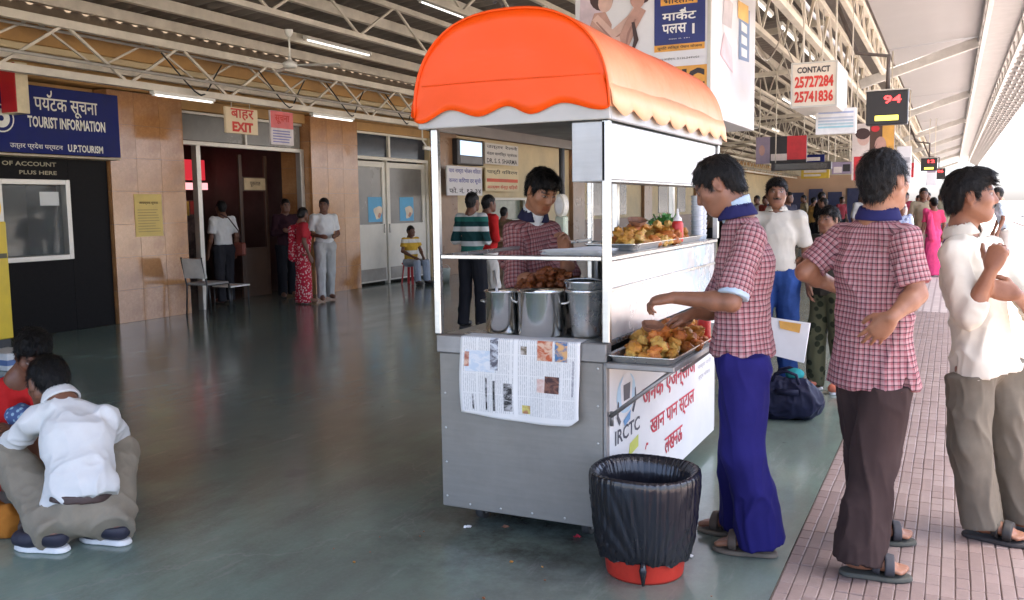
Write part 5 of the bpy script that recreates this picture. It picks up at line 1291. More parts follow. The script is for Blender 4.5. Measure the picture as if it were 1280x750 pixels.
# ---- man with his hand on his hip, seen from behind
f = unit(A3(.40, .92, 0)); r = A3(f[1], -f[0], 0)
k = dict(f=f, r=r, s=.95, hs=1.01)
k.update(head=gy(1105, 226, 3.70), hf=A3(.52, .85, .02), hu=A3(-.02, 0, 1), neck=gy(1098, 272, 3.71), chest=gy(1094, 335, 3.72), waist=gy(1092, 400, 3.72), pelvis=gy(1092, 440, 3.73),
    shR=gy(1132, 303, 3.60), shL=gy(1050, 298, 3.82), elR=gy(1146, 368, 3.58), wrR=gy(1114, 397, 3.47), elL=gy(1006, 340, 3.76), wrL=gy(1052, 362, 3.93),
    hipR=gy(1112, 458, 3.68), hipL=gy(1076, 458, 3.79), knR=gy(1092, 580, 3.66), knL=gy(1085, 575, 3.86), anR=gz(1074, 692, .085), anL=gz(1086, 652, .085), toeR=A3(1, .12, 0), toeL=A3(1, .25, 0), torso_r=r)
person(k, 'man in pink check shirt and brown trousers with hand on hip, back turned', h=.0058, skin=(.32, .145, .08),
    shirt=dict(mat=PLAID, sleeve=.80, hem=-.135, tuckm=.022, loose=.012, flare=.022, wr=.009, seed=2, sw=.003, vent=A3(.75, -.65, 0)), collar=BLUEC, uvplaid=True,
    trousers=dict(mat=BROWN, loose=.022, flare=.020, wr=.010, drop=.035, k=.06, seed=9), shoes='sandal', opts=dict(sole_mat=M('grey green sole', (.075, .075, .06), .8), shoe_mat=M('blue grey strap', (.04, .04, .045), .7), hair_t=.015, nape=-.075),
    handR=dict(d=gy(1082, 430, 3.50)-gy(1114, 397, 3.47), n=A3(.0, -1, .1), t=A3(-.6, 0, .5), curls=(.15, .2, .3, .4), spread=.10, thumb=.2, s=1.0), handL=dict(d=A3(.8, .5, -.4), n=A3(0, -1, 0), t=A3(0, .3, .9), curl=.3))

# ---- man in cream shirt looking down the track
f = unit(A3(.93, -.36, 0)); r = A3(f[1], -f[0], 0)
k = dict(f=f, r=r, s=.95, hs=.98)
k.update(head=gy(1214, 245, 4.25), hf=A3(.99, .05, .03), hu=A3(-.05, 0, 1), neck=gy(1204, 292, 4.26), chest=gy(1215, 350, 4.26), waist=gy(1225, 410, 4.27), pelvis=gy(1230, 448, 4.28),
    shR=gy(1190, 318, 4.10), shL=gy(1236, 314, 4.44), elR=gy(1212, 394, 4.02), wrR=gy(1240, 336, 4.00), elL=gy(1300, 392, 4.30), wrL=gy(1270, 368, 4.05),
    hipR=gy(1215, 462, 4.20), hipL=gy(1252, 462, 4.36), knR=gy(1212, 555, 4.18), knL=gy(1268, 555, 4.34), anR=gz(1226, 648, .085), anL=gz(1280, 642, .085), toeR=A3(.95, -.22, 0), toeL=A3(.95, .1, 0), torso_r=r)
person(k, 'man in cream shirt and khaki trousers, hands clasped, looking towards the tracks', h=.006, skin=(.27, .115, .06),
    shirt=dict(mat=CREAMS, sleeve=1.35, hem=-.055, tuckm=.022, loose=.010, flare=.026, wr=.011, seed=6, sw=.004), collar=CREAMS,
    trousers=dict(mat=KHAKI, loose=.020, flare=.012, wr=.010, drop=.03, k=.02, seed=19), shoes='sandal', opts=dict(mustache=True, hair_top=True, fringe=True, hair_t=.016, shoe_mat=M('black strap', (.02, .018, .016), .6)),
    handR=dict(d=A3(.25, .10, .95), n=A3(-.35, -.85, .1), t=A3(.3, .2, .3)+A3(-.8, .2, 0), curls=(1.25, 1.3, 1.35, 1.4), thumb=-.2), handL=dict(d=A3(-.9, -.2, .25), n=A3(.1, -1, .1), t=A3(0, .2, 1), curls=(.35, .4, .45, .5), thumb=.5))

# ---- vendor inside the kiosk
f = unit(A3(.72, -.69, 0)); r = A3(f[1], -f[0], 0)
k = stand_pose(-1.93, 4.45, math.atan2(-f[0], f[1]), 1.62); k['hs'] = .97
k.update(head=gy(677, 238, 4.36), hf=unit(A3(.75, -.42, -.52)), hu=A3(.4, -.2, .9), neck=gy(667, 273, 4.40), chest=gy(660, 322, 4.42), shR=gy(644, 291, 4.32), shL=gy(688, 290, 4.50),
    elR=gy(645, 352, 4.22), wrR=gy(690, 345, 4.12), elL=gy(712, 342, 4.42), wrL=gy(704, 312, 4.34))
person(k, 'young vendor in faded red check shirt looking down inside the kiosk', h=.006, skin=(.36, .155, .08),
    shirt=dict(mat=PLAID_D, sleeve=1.02, hem=-.06, loose=.016, wr=.007, seed=3), collar=cloth('dark navy collar', (.02, .02, .045)), under=WHITES, uvplaid=True, trousers=dict(mat=DARKC), shoes=None,
    opts=dict(hair_top=True, fringe=True, hair_t=.015), handR=dict(d=A3(.9, -.2, -.2), n=A3(0, 0, 1), t=A3(.2, .9, 0), curl=.4), handL=dict(d=A3(.2, -.4, .9), n=A3(.2, .9, .1), t=A3(.9, 0, 0), curl=.9))

# ---- squatting man in white shirt
f = unit(A3(-.88, .46, 0)); r = A3(f[1], -f[0], 0)
k = dict(f=f, r=r, s=.95, hs=1.05)
k.update(pelvis=gd(102, 640, 3.88), waist=gd(104, 608, 3.88), chest=gd(94, 550, 3.99), neck=gd(76, 500, 4.08), head=gd(60, 478, 4.15), hf=unit(IR*-.75+ID*.55+UP*-.32), hu=A3(-.2, .1, .95),
    shL=gd(42, 528, 4.05), shR=gd(134, 522, 4.08), elL=gd(2, 566, 4.20), wrL=gd(-40, 585, 4.35), elR=gd(150, 560, 4.30), wrR=gd(112, 596, 4.48),
    hipL=gd(76, 644, 3.90), hipR=gd(128, 640, 3.92), knL=gd(12, 572, 4.16), knR=gd(150, 566, 4.22), anL=gz(66, 664, .085), anR=gz(144, 655, .085), toeL=IR*-1+ID*.25, toeR=IR*-1+ID*.35, torso_r=IR)
person(k, 'man in white shirt squatting on the floor with back turned', h=.006, skin=(.18, .075, .04),
    shirt=dict(mat=WHITES, sleeve=1.7, hem=.030, loose=.016, wr=.012, seed=8, ws=(8, 8, 8)), collar=WHITES, belt=LEATHER,
    trousers=dict(mat=TAN, loose=.016, flare=.016, wr=.009, drop=.035, k=.03, seed=29, ws=(8, 8, 8), beltz=-.006), shoes='shoe', opts=dict(shoe_mat=M('dark sneaker', (.02, .02, .035), .6), sole_mat=M('white sneaker sole', (.7, .7, .68), .6)))

# ---- person in red beyond him
f = unit(IR*.45-ID*.9); r = A3(f[1], -f[0], 0)
k = dict(f=f, r=r, s=.95, hs=1.05)
k.update(pelvis=gd(-4, 600, 4.75), waist=gd(-2, 570, 4.72), chest=gd(8, 520, 4.66), neck=gd(24, 474, 4.60), head=gd(42, 442, 4.56), hf=unit(IR*.5-ID*.7-UP*.55), hu=A3(0, 0, 1),
    shL=gd(58, 498, 4.62), shR=gd(-28, 494, 4.66), elL=gd(50, 552, 4.50), wrL=gd(20, 540, 4.35), elR=gd(-34, 550, 4.50), wrR=gd(4, 540, 4.35),
    hipL=gd(18, 606, 4.72), hipR=gd(-26, 604, 4.74), knL=gd(44, 560, 4.40), knR=gd(-38, 556, 4.42), anL=gz(40, 640, .085), anR=gz(-20, 640, .085), toeL=f, toeR=f, torso_r=r)
person(k, 'person in red shirt crouching at the left edge beyond the squatting man', h=.0075, skin=(.16, .065, .035), shirt=dict(mat=RED, sleeve=.7, hem=-.02, loose=.015, seed=5), trousers=dict(mat=JEANS, drop=0), shoes='sandal', opts=dict(hair_top=True, hair_t=.018))

# ---- man with moustache, boy beside him
k = stand_pose(-1.17, 6.95, math.atan2(-.12, -1)+0, 1.60, headyaw=.12); k['hs'] = .98
person(k, 'man with moustache in white shirt and blue jeans facing the camera', h=.0085, skin=(.22, .10, .055), shirt=dict(mat=cloth('off white shirt', (.54, .52, .45), .08), sleeve=.8, hem=.03, loose=.005, wr=.006), collar=cloth('off white shirt', (.66, .64, .56)), belt=M('black belt', (.02, .02, .02), .4),
    trousers=dict(mat=JEANS, loose=.014, wr=.009), shoes='shoe', opts=dict(mustache=True, shoe_mat=M('black shoe', (.02, .02, .02), .35)))
k = stand_pose(-.80, 7.10, math.atan2(.55, -.83), 1.38, arms='mixed', headyaw=.1); k['hs'] = 1.03
person(k, 'boy in dark top and camouflage trousers half hidden behind the check shirt', h=.0085, skin=(.22, .10, .055), shirt=dict(mat=cloth('dark olive top', (.05, .045, .035)), sleeve=1.5, hem=-.05, loose=.014), 
    trousers=dict(mat=printed('camouflage cloth', (.03, .035, .02), (.10, .10, .055), 16, .45), loose=.016), shoes='shoe', opts=dict(hair_t=.016, fringe=True, shoe_mat=M('orange white sneaker', (.55, .16, .09), .5), sole_mat=M('white sneaker sole', (.7, .7, .68), .6)))

# ---- people by the doorways
def bgp(x, y, yaw, H, label, shirt, trousers, group=None, arms='down', h=.013, sleeve=.8, hem=-.06, skin=(.16, .07, .04), hair='short', skirt=None, hy=0.0, hp=0.0, step=.05, opts=None, collar=None, shoes='shoe', lean=0.0):
    k = stand_pose(x, y, yaw, H, arms=arms, headyaw=hy, headpitch=hp, step=step, lean=lean); k['hs'] = 1.0
    o = opts or {}; o.setdefault('shoe_mat', M('dark shoe', (.03, .025, .02), .5))
    return person(k, label, group, h=h, skin=skin, shirt=dict(mat=shirt, sleeve=sleeve, hem=hem, loose=.009, wr=.009), trousers=dict(mat=trousers, loose=.014, wr=.01) if trousers else None, shoes=shoes if trousers else None, hair=hair, skirt=skirt, opts=o, fine=False)
def face(dx, dy): return math.atan2(-dx, dy)
bgp(-9.95, 10.55, face(-1, .3), 1.56, 'man in white shirt with a shoulder bag walking into the doorway', WHITES, cloth('charcoal cloth', (.03, .03, .035)), hem=.02)
bgp(-9.62, 11.6, face(.9, -.5), 1.58, 'man in dark jacket standing in the doorway', cloth('dark maroon jacket', (.035, .014, .02)), DARKC, sleeve=1.8, arms='folded')
k0 = bgp(-8.75, 10.92, face(.6, .8), 1.44, 'woman in red and white printed sari by the doorway', cloth('red blouse', (.4, .03, .04)), None, hair='bun', skirt=dict(mat=printed('red white print cloth', (.60, .38, .36), (.42, .02, .04), 30, .42), r=.15), hy=.6)
bgp(-8.72, 11.42, face(.75, -.55), 1.58, 'man in white shirt and pale grey trousers leaning on the granite pillar', WHITES, cloth('pale grey cloth', (.42, .42, .40)), sleeve=.8, hem=.02, arms='front', hy=-.5, step=.13)
# boy on the stool
k = stand_pose(-9.02, 14.38, face(.9, -.4), 1.42); k['hs'] = 1.0; f = k['f']; r = k['r']; o = A3(-9.05, 14.4, 0)
dz = A3(0, 0, -.34)
for q in ('pelvis', 'waist', 'chest', 'neck', 'head', 'shL', 'shR', 'elL', 'elR', 'wrL', 'wrR', 'hipL', 'hipR'): k[q] = k[q]+dz
for q, g in (('L', -1), ('R', 1)):
    k['kn'+q] = o+f*.36+r*.10*g+A3(0, 0, .42); k['an'+q] = o+f*.40+r*.10*g+A3(0, 0, .075); k['wr'+q] = k['kn'+q]-f*.08+A3(0, 0, .09); k['el'+q] = o+r*.2*g+f*.06+A3(0, 0, .62)
person(k, 'boy in yellow vest sitting on a red stool by the white doors', h=.011, skin=(.16, .07, .04), shirt=dict(mat=stripes('yellow white vest', [(.62, .38, .05), (.62, .38, .05), (.7, .66, .6)], .21), sleeve=.6, hem=0, loose=.012), trousers=dict(mat=cloth('pale denim', (.32, .36, .42)), drop=0), shoes='shoe', fine=False, opts=dict(shoe_mat=M('dark shoe', (.03, .025, .02), .5)))
# seen through the kiosk
bgp(-5.03, 9.36, face(.1, 1), 1.58, 'boy in green and white striped jumper standing behind the kiosk', stripes('green white striped knit', [(.012, .045, .045), (.012, .045, .045), (.55, .55, .52), (.012, .045, .045), (.02, .11, .09), (.5, .5, .48)], .34), DARKC, sleeve=1.85, arms='front', h=.010)
bgp(-5.28, 10.25, face(.5, .8), 1.56, 'person in red top and white trousers standing behind the kiosk', RED, cloth('white baggy trousers', (.6, .56, .5)), sleeve=1.2, arms='front', h=.011)
bgp(-7.0, 14.2, face(0, 1), 1.40, 'child in brown clothes queueing at the cream hatch window', cloth('brown patterned cloth', (.16, .10, .06), .4), cloth('brown patterned cloth', (.16, .10, .06)), h=.016)
bgp(-6.3, 13.6, face(.3, .9), 1.38, 'woman in rust coloured clothes queueing at the cream hatch window', cloth('rust cloth', (.24, .09, .05)), None, hair='bun', skirt=dict(mat=cloth('rust cloth', (.24, .09, .05)), r=.16), h=.016)
# further along the platform
bgp(-.30, 18.8, face(-.5, .8), 1.47, 'woman in bright pink sari on the platform', cloth('pink blouse', (.5, .05, .12)), None, hair='bun', skirt=dict(mat=cloth('bright pink sari cloth', (.62, .06, .17), .2), r=.17), h=.016)
bgp(-.50, 19.3, face(.2, -1), 1.66, 'man in beige uniform and cap beyond the pink sari', cloth('beige uniform', (.40, .33, .22)), cloth('pale uniform trousers', (.5, .46, .4)), h=.016)
bgp(-.84, 18.4, face(.3, -.9), 1.36, 'woman in blue flowered clothes beside the check shirted shoulder', printed('blue flowered cloth', (.05, .10, .32), (.40, .45, .6), 40, .35), None, hair='bun', skirt=dict(mat=printed('blue flowered cloth', (.05, .10, .32), (.40, .45, .6), 40, .35), r=.15), h=.016)
bgp(-1.05, 17.6, face(.2, -.9), 1.28, 'girl in blue floral dress standing behind the check shirted man', printed('blue flowered cloth', (.05, .10, .32), (.40, .45, .6), 40, .35), JEANS, h=.016)
bgp(-.18, 22.5, face(0, 1), 1.68, 'man in grey olive shirt walking away beyond the pink sari', cloth('grey olive shirt', (.22, .21, .15)), cloth('purple grey cloth', (.12, .08, .14)), h=.016)
bgp(.92, 19.2, face(-.9, -.1), 1.64, 'man in pale blue shirt leaning at the sunlit platform edge', PALEB, cloth('pale grey cloth', (.42, .42, .40)), h=.016, lean=.12)
# crowd further back
crowd = [(-2.9, 18.5, 1.62, (.05,.05,.07), 'dark shirt'), (-3.3, 20.5, 1.58, (.55,.52,.48), 'white shirt'), (-2.35, 19.6, 1.50, (.60,.58,.52), 'pale dress'), (-3.8, 22.5, 1.64, (.05,.09,.2), 'navy shirt'),
         (-4.3, 24.0, 1.60, (.30,.06,.05), 'red shirt'), (-2.9, 23.5, 1.66, (.03,.03,.03), 'black jacket'), (-2.1, 25.0, 1.6, (.25,.2,.12), 'khaki shirt'), (-4.9, 26.0, 1.62, (.4,.38,.35), 'grey shirt'),
         (-3.6, 27.5, 1.55, (.5,.3,.1), 'orange top'), (-1.6, 27.0, 1.65, (.1,.14,.2), 'slate shirt'), (-5.5, 24.5, 1.6, (.06,.04,.03), 'brown jacket'), (-1.1, 24.5, 1.6, (.45,.42,.38), 'beige shirt')]
for n_, (x, y, H, c, nm) in enumerate(crowd):
    bgp(x, y, random.uniform(-3, 3), H, 'person in %s standing far back in the concourse crowd' % nm, cloth('crowd %s' % nm, c), DARKC if n_ % 3 else cloth('charcoal cloth', (.03, .03, .035)), group='far crowd in the concourse', h=.02, sleeve=1.3, shoes=None)
bgp(-.62, 28.5, face(.1, -1), 1.64, 'man in white shirt walking far along the platform', WHITES, DARKC, h=.02, shoes=None)
bgp(-.02, 31.0, face(0, 1), 1.60, 'woman in yellow clothes far along the platform', cloth('yellow cloth', (.55, .36, .05)), None, hair='bun', skirt=dict(mat=cloth('yellow cloth', (.55, .36, .05)), r=.16), h=.02)
bgp(-1.25, 30.0, face(.4, -1), 1.66, 'man in maroon shirt far along beside the hanging panel', cloth('maroon cloth', (.22, .03, .05)), cloth('charcoal cloth', (.03, .03, .035)), h=.02, shoes=None)
more = [(-1.9, 29, 1.6, (.5,.48,.44), 'a pale shirt'), (-2.6, 31, 1.62, (.04,.05,.1), 'a midnight blue shirt'), (-3.4, 33, 1.58, (.25,.04,.05), 'a wine red top'), (-4.2, 30, 1.64, (.35,.3,.2), 'a sand coloured shirt'), (-1.0, 34, 1.6, (.08,.1,.06), 'an olive shirt'), (-2.2, 36, 1.62, (.5,.2,.25), 'a rose top'), (-1.5, 21.5, 1.58, (.06,.05,.05), 'a charcoal shirt'), (-1.9, 22.8, 1.64, (.45,.44,.42), 'a light grey shirt'), (-3.0, 38, 1.6, (.1,.2,.3), 'a steel blue shirt'), (-.4, 37, 1.62, (.3,.1,.05), 'a rusty shirt'), (.3, 34, 1.6, (.1,.1,.16), 'an indigo shirt'), (-5.0, 21, 1.6, (.1,.07,.05), 'a dark brown shirt'), (-4.0, 19.3, 1.62, (.35,.1,.08), 'a brick red shirt')]
for n_, (x, y, H, c, nm) in enumerate(more):
    bgp(x, y, random.uniform(-3, 3), H, 'person in %s far off in the crowd' % nm, cloth('far %s' % nm, c), DARKC if n_ % 3 else cloth('pale grey cloth', (.42, .42, .40)), group='far crowd in the concourse', h=.022, sleeve=1.3, shoes=None)
# ================================================================== signs, fittings and things further off
SIGNB = M('navy sign enamel', (.010, .016, .11), .6, var=.15, Specular_IOR_Level=.2); WINK = M('cream sign letters', (.72, .70, .62), .6); REDL = M('sign red letters', (.60, .045, .03), .6)
def board(name, label, box, mat, cat='sign', bevel=.004, group=None):
    x0, x1, y0, y1, z0, z1 = box; t = thing(name, label, cat, ((x0+x1)/2, (y0+y1)/2, z0), group=group); b = MB(); b.box(*box); b.build('board', mat, t, bevel=bevel); return t
def on_x(t, body, mat, x, y0, y1, z0, z1, **k): return lettering(body, mat, t, (0, y1-y0, 0, z1-z0), (x, y0, z0), (0, 1, 0), (0, 0, 1), ext=.003, **k)
def on_y(t, body, mat, y, x0, x1, z0, z1, **k): return lettering(body, mat, t, (0, x1-x0, 0, z1-z0), (x0, y, z0), (1, 0, 0), (0, 0, 1), ext=.003, **k)
# tourist information board
t = board('tourist_sign', 'navy blue tourist information board over the dark booth', (-9.24, -9.18, 6.2, 8.06, 2.075, 2.82), SIGNB)
on_x(t, 'पयटक सूचना', WINK, -9.18, 6.92, 7.75, 2.50, 2.69, bold=.015, reph=(.235,)); on_x(t, 'TOURIST INFORMATION', WINK, -9.18, 6.83, 7.85, 2.36, 2.485, bold=.03); on_x(t, 'उत्तर प्रदेश पर्यटन', WINK, -9.18, 6.60, 7.25, 2.11, 2.19, bold=.01); on_x(t, 'U.P.TOURISM', WINK, -9.18, 7.32, 7.80, 2.11, 2.195, bold=.03)
for q, (r0, r1) in enumerate(((.15, .135), (.10, .03))):
    P = [(6.52+r0*math.cos(a), 2.43+r0*math.sin(a)) for a in np.linspace(0, 6.28, 24)]; Q_ = [(6.52+r1*math.cos(a), 2.43+r1*math.sin(a)) for a in np.linspace(0, 6.28, 24)]; b = MB(); b.add([(-9.177, y, z) for y, z in P]+[(-9.177, y, z) for y, z in Q_], [(i, i+1, 25+i, 24+i) for i in range(23)]); b.build('emblem_ring', WINK, t, recalc=False)
# projecting red sign
t = board('projecting_sign', 'red and cream projecting sign box at the top left', (-9.15, -8.9, 6.517, 6.66, 2.47, 3.0), M('cream sign side', (.62, .52, .33), .5), bevel=.003); b = MB(); b.box(-9.14, -8.905, 6.505, 6.5165, 2.48, 2.99); b.build('red_face', M('red sign face', (.42, .012, .015), .5), t)
# yellow machine with round top
YELP = M('yellow machine panel', (.72, .50, .02), .4, var=.08); t = thing('yellow_machine', 'yellow free standing machine with a round blue emblem at the left edge', 'machine', (-9.1, 6.2, 0)); b = MB(); b.box(-9.3, -8.92, 5.7, 6.31, .10, 1.33); b.build('cabinet', YELP, t, bevel=.01); b = MB(); b.box(-9.28, -8.95, 5.72, 6.29, 0, .098); b.build('plinth', M('machine plinth', (.05, .05, .05), .6), t)
b = MB(); b.prism([(6.1+.20*math.cos(a), 1.48+.20*math.sin(a)) for a in np.linspace(0, 6.28, 33)[:-1]], 0, -9.14, -8.96); b.build('round_head', YELP, t, bevel=.008); b = MB(); b.prism([(6.1+.155*math.cos(a), 1.48+.155*math.sin(a)) for a in np.linspace(0, 6.28, 33)[:-1]], 0, -8.958, -8.953); b.build('emblem', M('emblem dark blue', (.02, .05, .20), .4, var=.5, vs=9), t)
b = MB(); b.box(-8.918, -8.914, 5.95, 6.29, .95, 1.0); b.build('slot', M('machine slot', (.1, .08, .03), .5), t)
# notice on the pillar
YN = M('yellow notice paper', (.68, .50, .16), .7, var=.06); t = board('wall_notice', 'yellow printed notice on the first granite pillar', (W+.001, W+.008, 8.46, 8.91, 1.09, 1.64), YN, 'notice', 0)
INK = M('brown ink', (.16, .09, .03), .7); R = random.Random(2)
on_x(t, 'आवश्यक सूचना', INK, W+.008, 8.53, 8.84, 1.50, 1.54, bold=.02)
for q in range(9): decal(t, 'text_line', M('soft brown ink', (.42, .28, .09), .7), (8.50, 8.50+R.uniform(.28, .37), 1.15+q*.035, 1.16+q*.035), (W+.0085, 0, 0), (0, 1, 0), (0, 0, 1))
# exit sign and poster hung from the girder
CSN = M('cream sign board', (.72, .58, .38), .6, var=.06)
t = board('exit_sign', 'cream hanging exit sign with red Hindi and English letters', (-8.64, -8.60, 9.27, 9.88, 2.43, 2.77), CSN); on_x(t, 'बाहर', REDL, -8.6, 9.36, 9.79, 2.61, 2.75, bold=.03); on_x(t, 'EXIT', REDL, -8.6, 9.38, 9.78, 2.455, 2.585, bold=.05)
for yy in (9.4, 9.75):
    b = MB(); b.tube([(-8.62, yy, 2.77), (-8.62, yy, 2.845)], .006, 6); b.build('hanger', STEELP, t)
t = board('hanging_poster', 'pink and blue printed poster hung beside the exit sign', (-8.64, -8.61, 10.15, 10.64, 2.33, 2.80), M('poster white', (.68, .62, .62), .6)); decal(t, 'pink_panel', M('poster pink', (.72, .16, .16), .6), (10.155, 10.635, 2.56, 2.795), (-8.61, 0, 0), (0, 1, 0), (0, 0, 1), .002)
on_x(t, 'सूचना', REDL, -8.608, 10.24, 10.55, 2.62, 2.74, bold=.03)
for q in range(5): decal(t, 'text_line', M('poster blue ink', (.22, .22, .45), .6), (10.19, 10.60-R.uniform(0, .1), 2.36+q*.038, 2.378+q*.038), (-8.61, 0, 0), (0, 1, 0), (0, 0, 1), .002)
b = MB(); b.tube([(-8.625, 10.4, 2.80), (-8.625, 10.4, 2.845)], .006, 6); b.build('hanger', STEELP, t)
# fluorescent battens
def batten(label, a, b_, lit=.5):
    a = A3(*a); b_ = A3(*b_); m = (a+b_)/2; t = thing('tube_light', label, 'light', tuple(m), group='fluorescent battens under the roof'); q = MB(); q.bar(a+A3(0, 0, .03), b_+A3(0, 0, .03), .07, .05); q.build('batten', WHITEP, t, bevel=.004); q = MB(); d = unit(b_-a)*.04; q.tube([a+d, b_-d], .016, 10); q.build('tube', glow('tube glass', (.85, .84, .80), .4), t)
    for e in (a+d*.7, b_-d*.7): q = MB(); q.box(e[0]-.015, e[0]+.015, e[1]-.015, e[1]+.015, e[2]-.018, e[2]+.006); q.build('holder', WHITEP, t)
batten('tube light under the girder over the first granite pillar', (-8.6, 8.05, 2.80), (-8.6, 9.06, 2.80)); batten('tube light under the girder over the second granite pillar', (-8.6, 11.05, 2.80), (-8.6, 12.1, 2.80))
batten('tube light on the purlin near the ceiling fan', (-8.75, 11.15, 3.93), (-8.75, 12.85, 3.93)); batten('tube light at the top of the picture on the purlin', (-8.9, 8.5, 3.93), (-8.9, 10.1, 3.93)); batten('tube light high up above the orange canopy', (-6.3, 10.4, 4.08), (-6.3, 11.6, 4.08))
for n_, y in enumerate((11.4, 13.6, 15.6, 19.5)): batten('tube light number %s in the row above the contact sign' % ('one', 'two', 'three', 'four')[n_], (-2.28, y, 3.92), (-2.28, y+1.5, 3.92))
# ceiling fans
def fan(label, x, y, zt, zb, rot):
    t = thing('ceiling_fan', label, 'fan', (x, y, zb), rot, 'ceiling fans'); b = MB(); b.tube([(0, 0, .05), (0, 0, zt-zb)], .011, 8); b.build('stem', WHITEP, t, world=False); b = MB(); b.lathe([(.001, -.03), (.07, -.025), (.09, 0), (.085, .035), (.03, .06), (.02, .09)], n=24); b.build('motor', WHITEP, t, world=False); b = MB(); b.lathe([(.05, zt-zb), (.045, zt-zb-.05), (.013, zt-zb-.09)], n=16); b.build('cup', WHITEP, t, world=False)
    for q in range(3):
        a = q*2.094; c, s_ = math.cos(a), math.sin(a); b = MB(); b.add([(c*.08-s_*.03, s_*.08+c*.03, .0), (c*.08+s_*.03, s_*.08-c*.03, .008), (c*.6+s_*.06, s_*.6-c*.06, .012), (c*.6-s_*.06, s_*.6+c*.06, -.004)], [(0, 1, 2, 3)]); b.build('blade', WHITEP, t, world=False, solid=.006)
fan('white ceiling fan hanging above the doorway bay', -7.2, 8.88, 3.55, 3.13, .45); fan('white ceiling fan further back above the hatch window', -7.2, 14.5, 3.55, 3.13, .2); fan('white ceiling fan far back in the concourse', -3.6, 16.5, 3.8, 2.75, .9)
# camera and speaker arm near the white doors
t = thing('wall_camera', 'small white security camera on an arm above the white doors', 'camera', (-8.9, 14.3, 2.5)); b = MB(); b.tube([(-8.6, 14.2, 2.85), (-8.6, 14.2, 2.62), (-8.6, 14.35, 2.5)], .014, 8); b.build('arm', WHITEP, t); b = MB(); b.bar((-8.62, 14.25, 2.49), (-8.45, 14.5, 2.45), .07, .07); b.build('housing', WHITEP, t, bevel=.01)
# chair by the pillar
t = thing('steel_chair', 'chair with pale backrest and black frame beside the first pillar', 'chair', (-9.05, 9.3, 0)); BLKF = M('black chair frame', (.02, .02, .02), .4); PADS = M('pale chair pad', (.52, .50, .45), .6)
x0, x1, y0, y1 = -9.25, -8.87, 9.08, 9.48
b = MB(); b.add([(x0, y0-.02, .52), (x1, y0-.02, .52), (x1, y0-.07, .78), (x0, y0-.07, .78)], [(0, 1, 2, 3)]); b.build('backrest', PADS, t, solid=.03); b = MB(); b.box(x0, x1, y0, y1, .42, .455); b.build('seat', M('grey seat', (.25, .24, .22), .6), t, bevel=.012)
for x in (x0+.01, x1-.01):
    b = MB(); b.tube([(x, y0-.085, .80), (x, y0-.02, .5), (x, y0, .40), (x, y0-.03, 0)], .011, 8); b.build('leg', BLKF, t); b = MB(); b.tube([(x, y1, .42), (x, y1+.02, 0)], .011, 8); b.build('leg', BLKF, t)
    b = MB(); b.tube([(x, y0, .42), (x, y1, .42)], .010, 8); b.build('side_rail', BLKF, t)
t = thing('side_table', 'small low table with white top beside the doorway post', 'table', (-9.1, 9.75, 0)); b = MB(); b.box(-9.3, -8.95, 9.60, 9.98, .35, .37); b.build('table_top', WHITEP, t, bevel=.004)
for x, y in ((-9.28, 9.62), (-8.97, 9.62), (-9.28, 9.96), (-8.97, 9.96)):
    b = MB(); b.tube([(x, y, .35), (x, y, 0)], .009, 8); b.build('leg', BLKF, t)
# stool and tub by the white doors
t = thing('red_stool', 'red plastic stool under the seated boy', 'stool', (-9.05, 14.4, 0)); REDST = M('red stool plastic', (.5, .03, .03), .4); b = MB(); b.lathe([(.001, .40), (.15, .40), (.16, .39), (.155, .37), (.13, .36)], (-9.05, 14.4, 0), 24); b.build('seat', REDST, t)
for q in range(4): a = .785+q*1.571; b = MB(); b.bar((-9.05+.12*math.cos(a), 14.4+.12*math.sin(a), .37), (-9.05+.17*math.cos(a), 14.4+.17*math.sin(a), 0), .045, .02); b.build('leg', REDST, t)
t = thing('plastic_tub', 'pale grey plastic tub on the floor beside the red stool', 'tub', (-8.62, 14.85, 0)); b = MB(); b.lathe([(.001, .01), (.12, .01), (.125, 0), (.15, .26), (.16, .265), (.155, .27), (.14, .26), (.115, .03), (.001, .025)], n=28); b.build('tub_body', M('pale tub plastic', (.55, .58, .52), .5), t, world=False); b = MB(); b.tube([(.15*math.cos(a), .15*math.sin(a)*.3, .26+.08*math.sin(a)) for a in np.linspace(0, 3.14, 10)], .005, 6); b.build('tub_handle', WHITEP, t, world=False)
# television and notices on the cream wall
XN = -9.3
t = thing('television', 'wall mounted grey television on the cream wall', 'television', (-9.4, 17.3, 2.3)); b = MB(); b.box(-9.52, -9.30, 16.76, 17.93, 2.30, 2.84); b.build('cabinet', M('dark tv shell', (.03, .03, .035), .4), t, bevel=.02); b = MB(); b.box(-9.298, -9.294, 16.86, 17.83, 2.50, 2.80); b.build('screen', glow('tv screen', (.30, .40, .55), .35), t); b = MB(); b.box(-9.298, -9.294, 16.86, 17.83, 2.34, 2.48); b.build('lower_screen', M('tv lower', (.14, .14, .15), .4), t)
BLUIK = M('blue marker ink', (.12, .12, .36), .6); DKI = M('black ink', (.05, .045, .05), .7)
def notice(label, y0, y1, z0, z1, col, lines, x=XN, name='paper_notice'):
    t = board(name, label, (x-.03, x, y0, y1, z0, z1), M(label[:24], col, .7, var=.05), 'notice', 0); n = len(lines); h_ = (z1-z0)/n
    for q, (s_, ink) in enumerate(lines): on_x(t, s_, ink, x, y0+.07, y1-.07, z1-(q+1)*h_+h_*.18, z1-q*h_-h_*.16, bold=.02)
    return t
notice('white hand lettered sheet hanging left of the television', 15.85, 17.35, 1.65, 2.24, (.72, .70, .70), (('चाय नाश्ता भोजन मिलता', BLUIK), ('कमरा किराया दर सूची', BLUIK), ('फो. नं. १२ ३४', DKI)), -9.05)
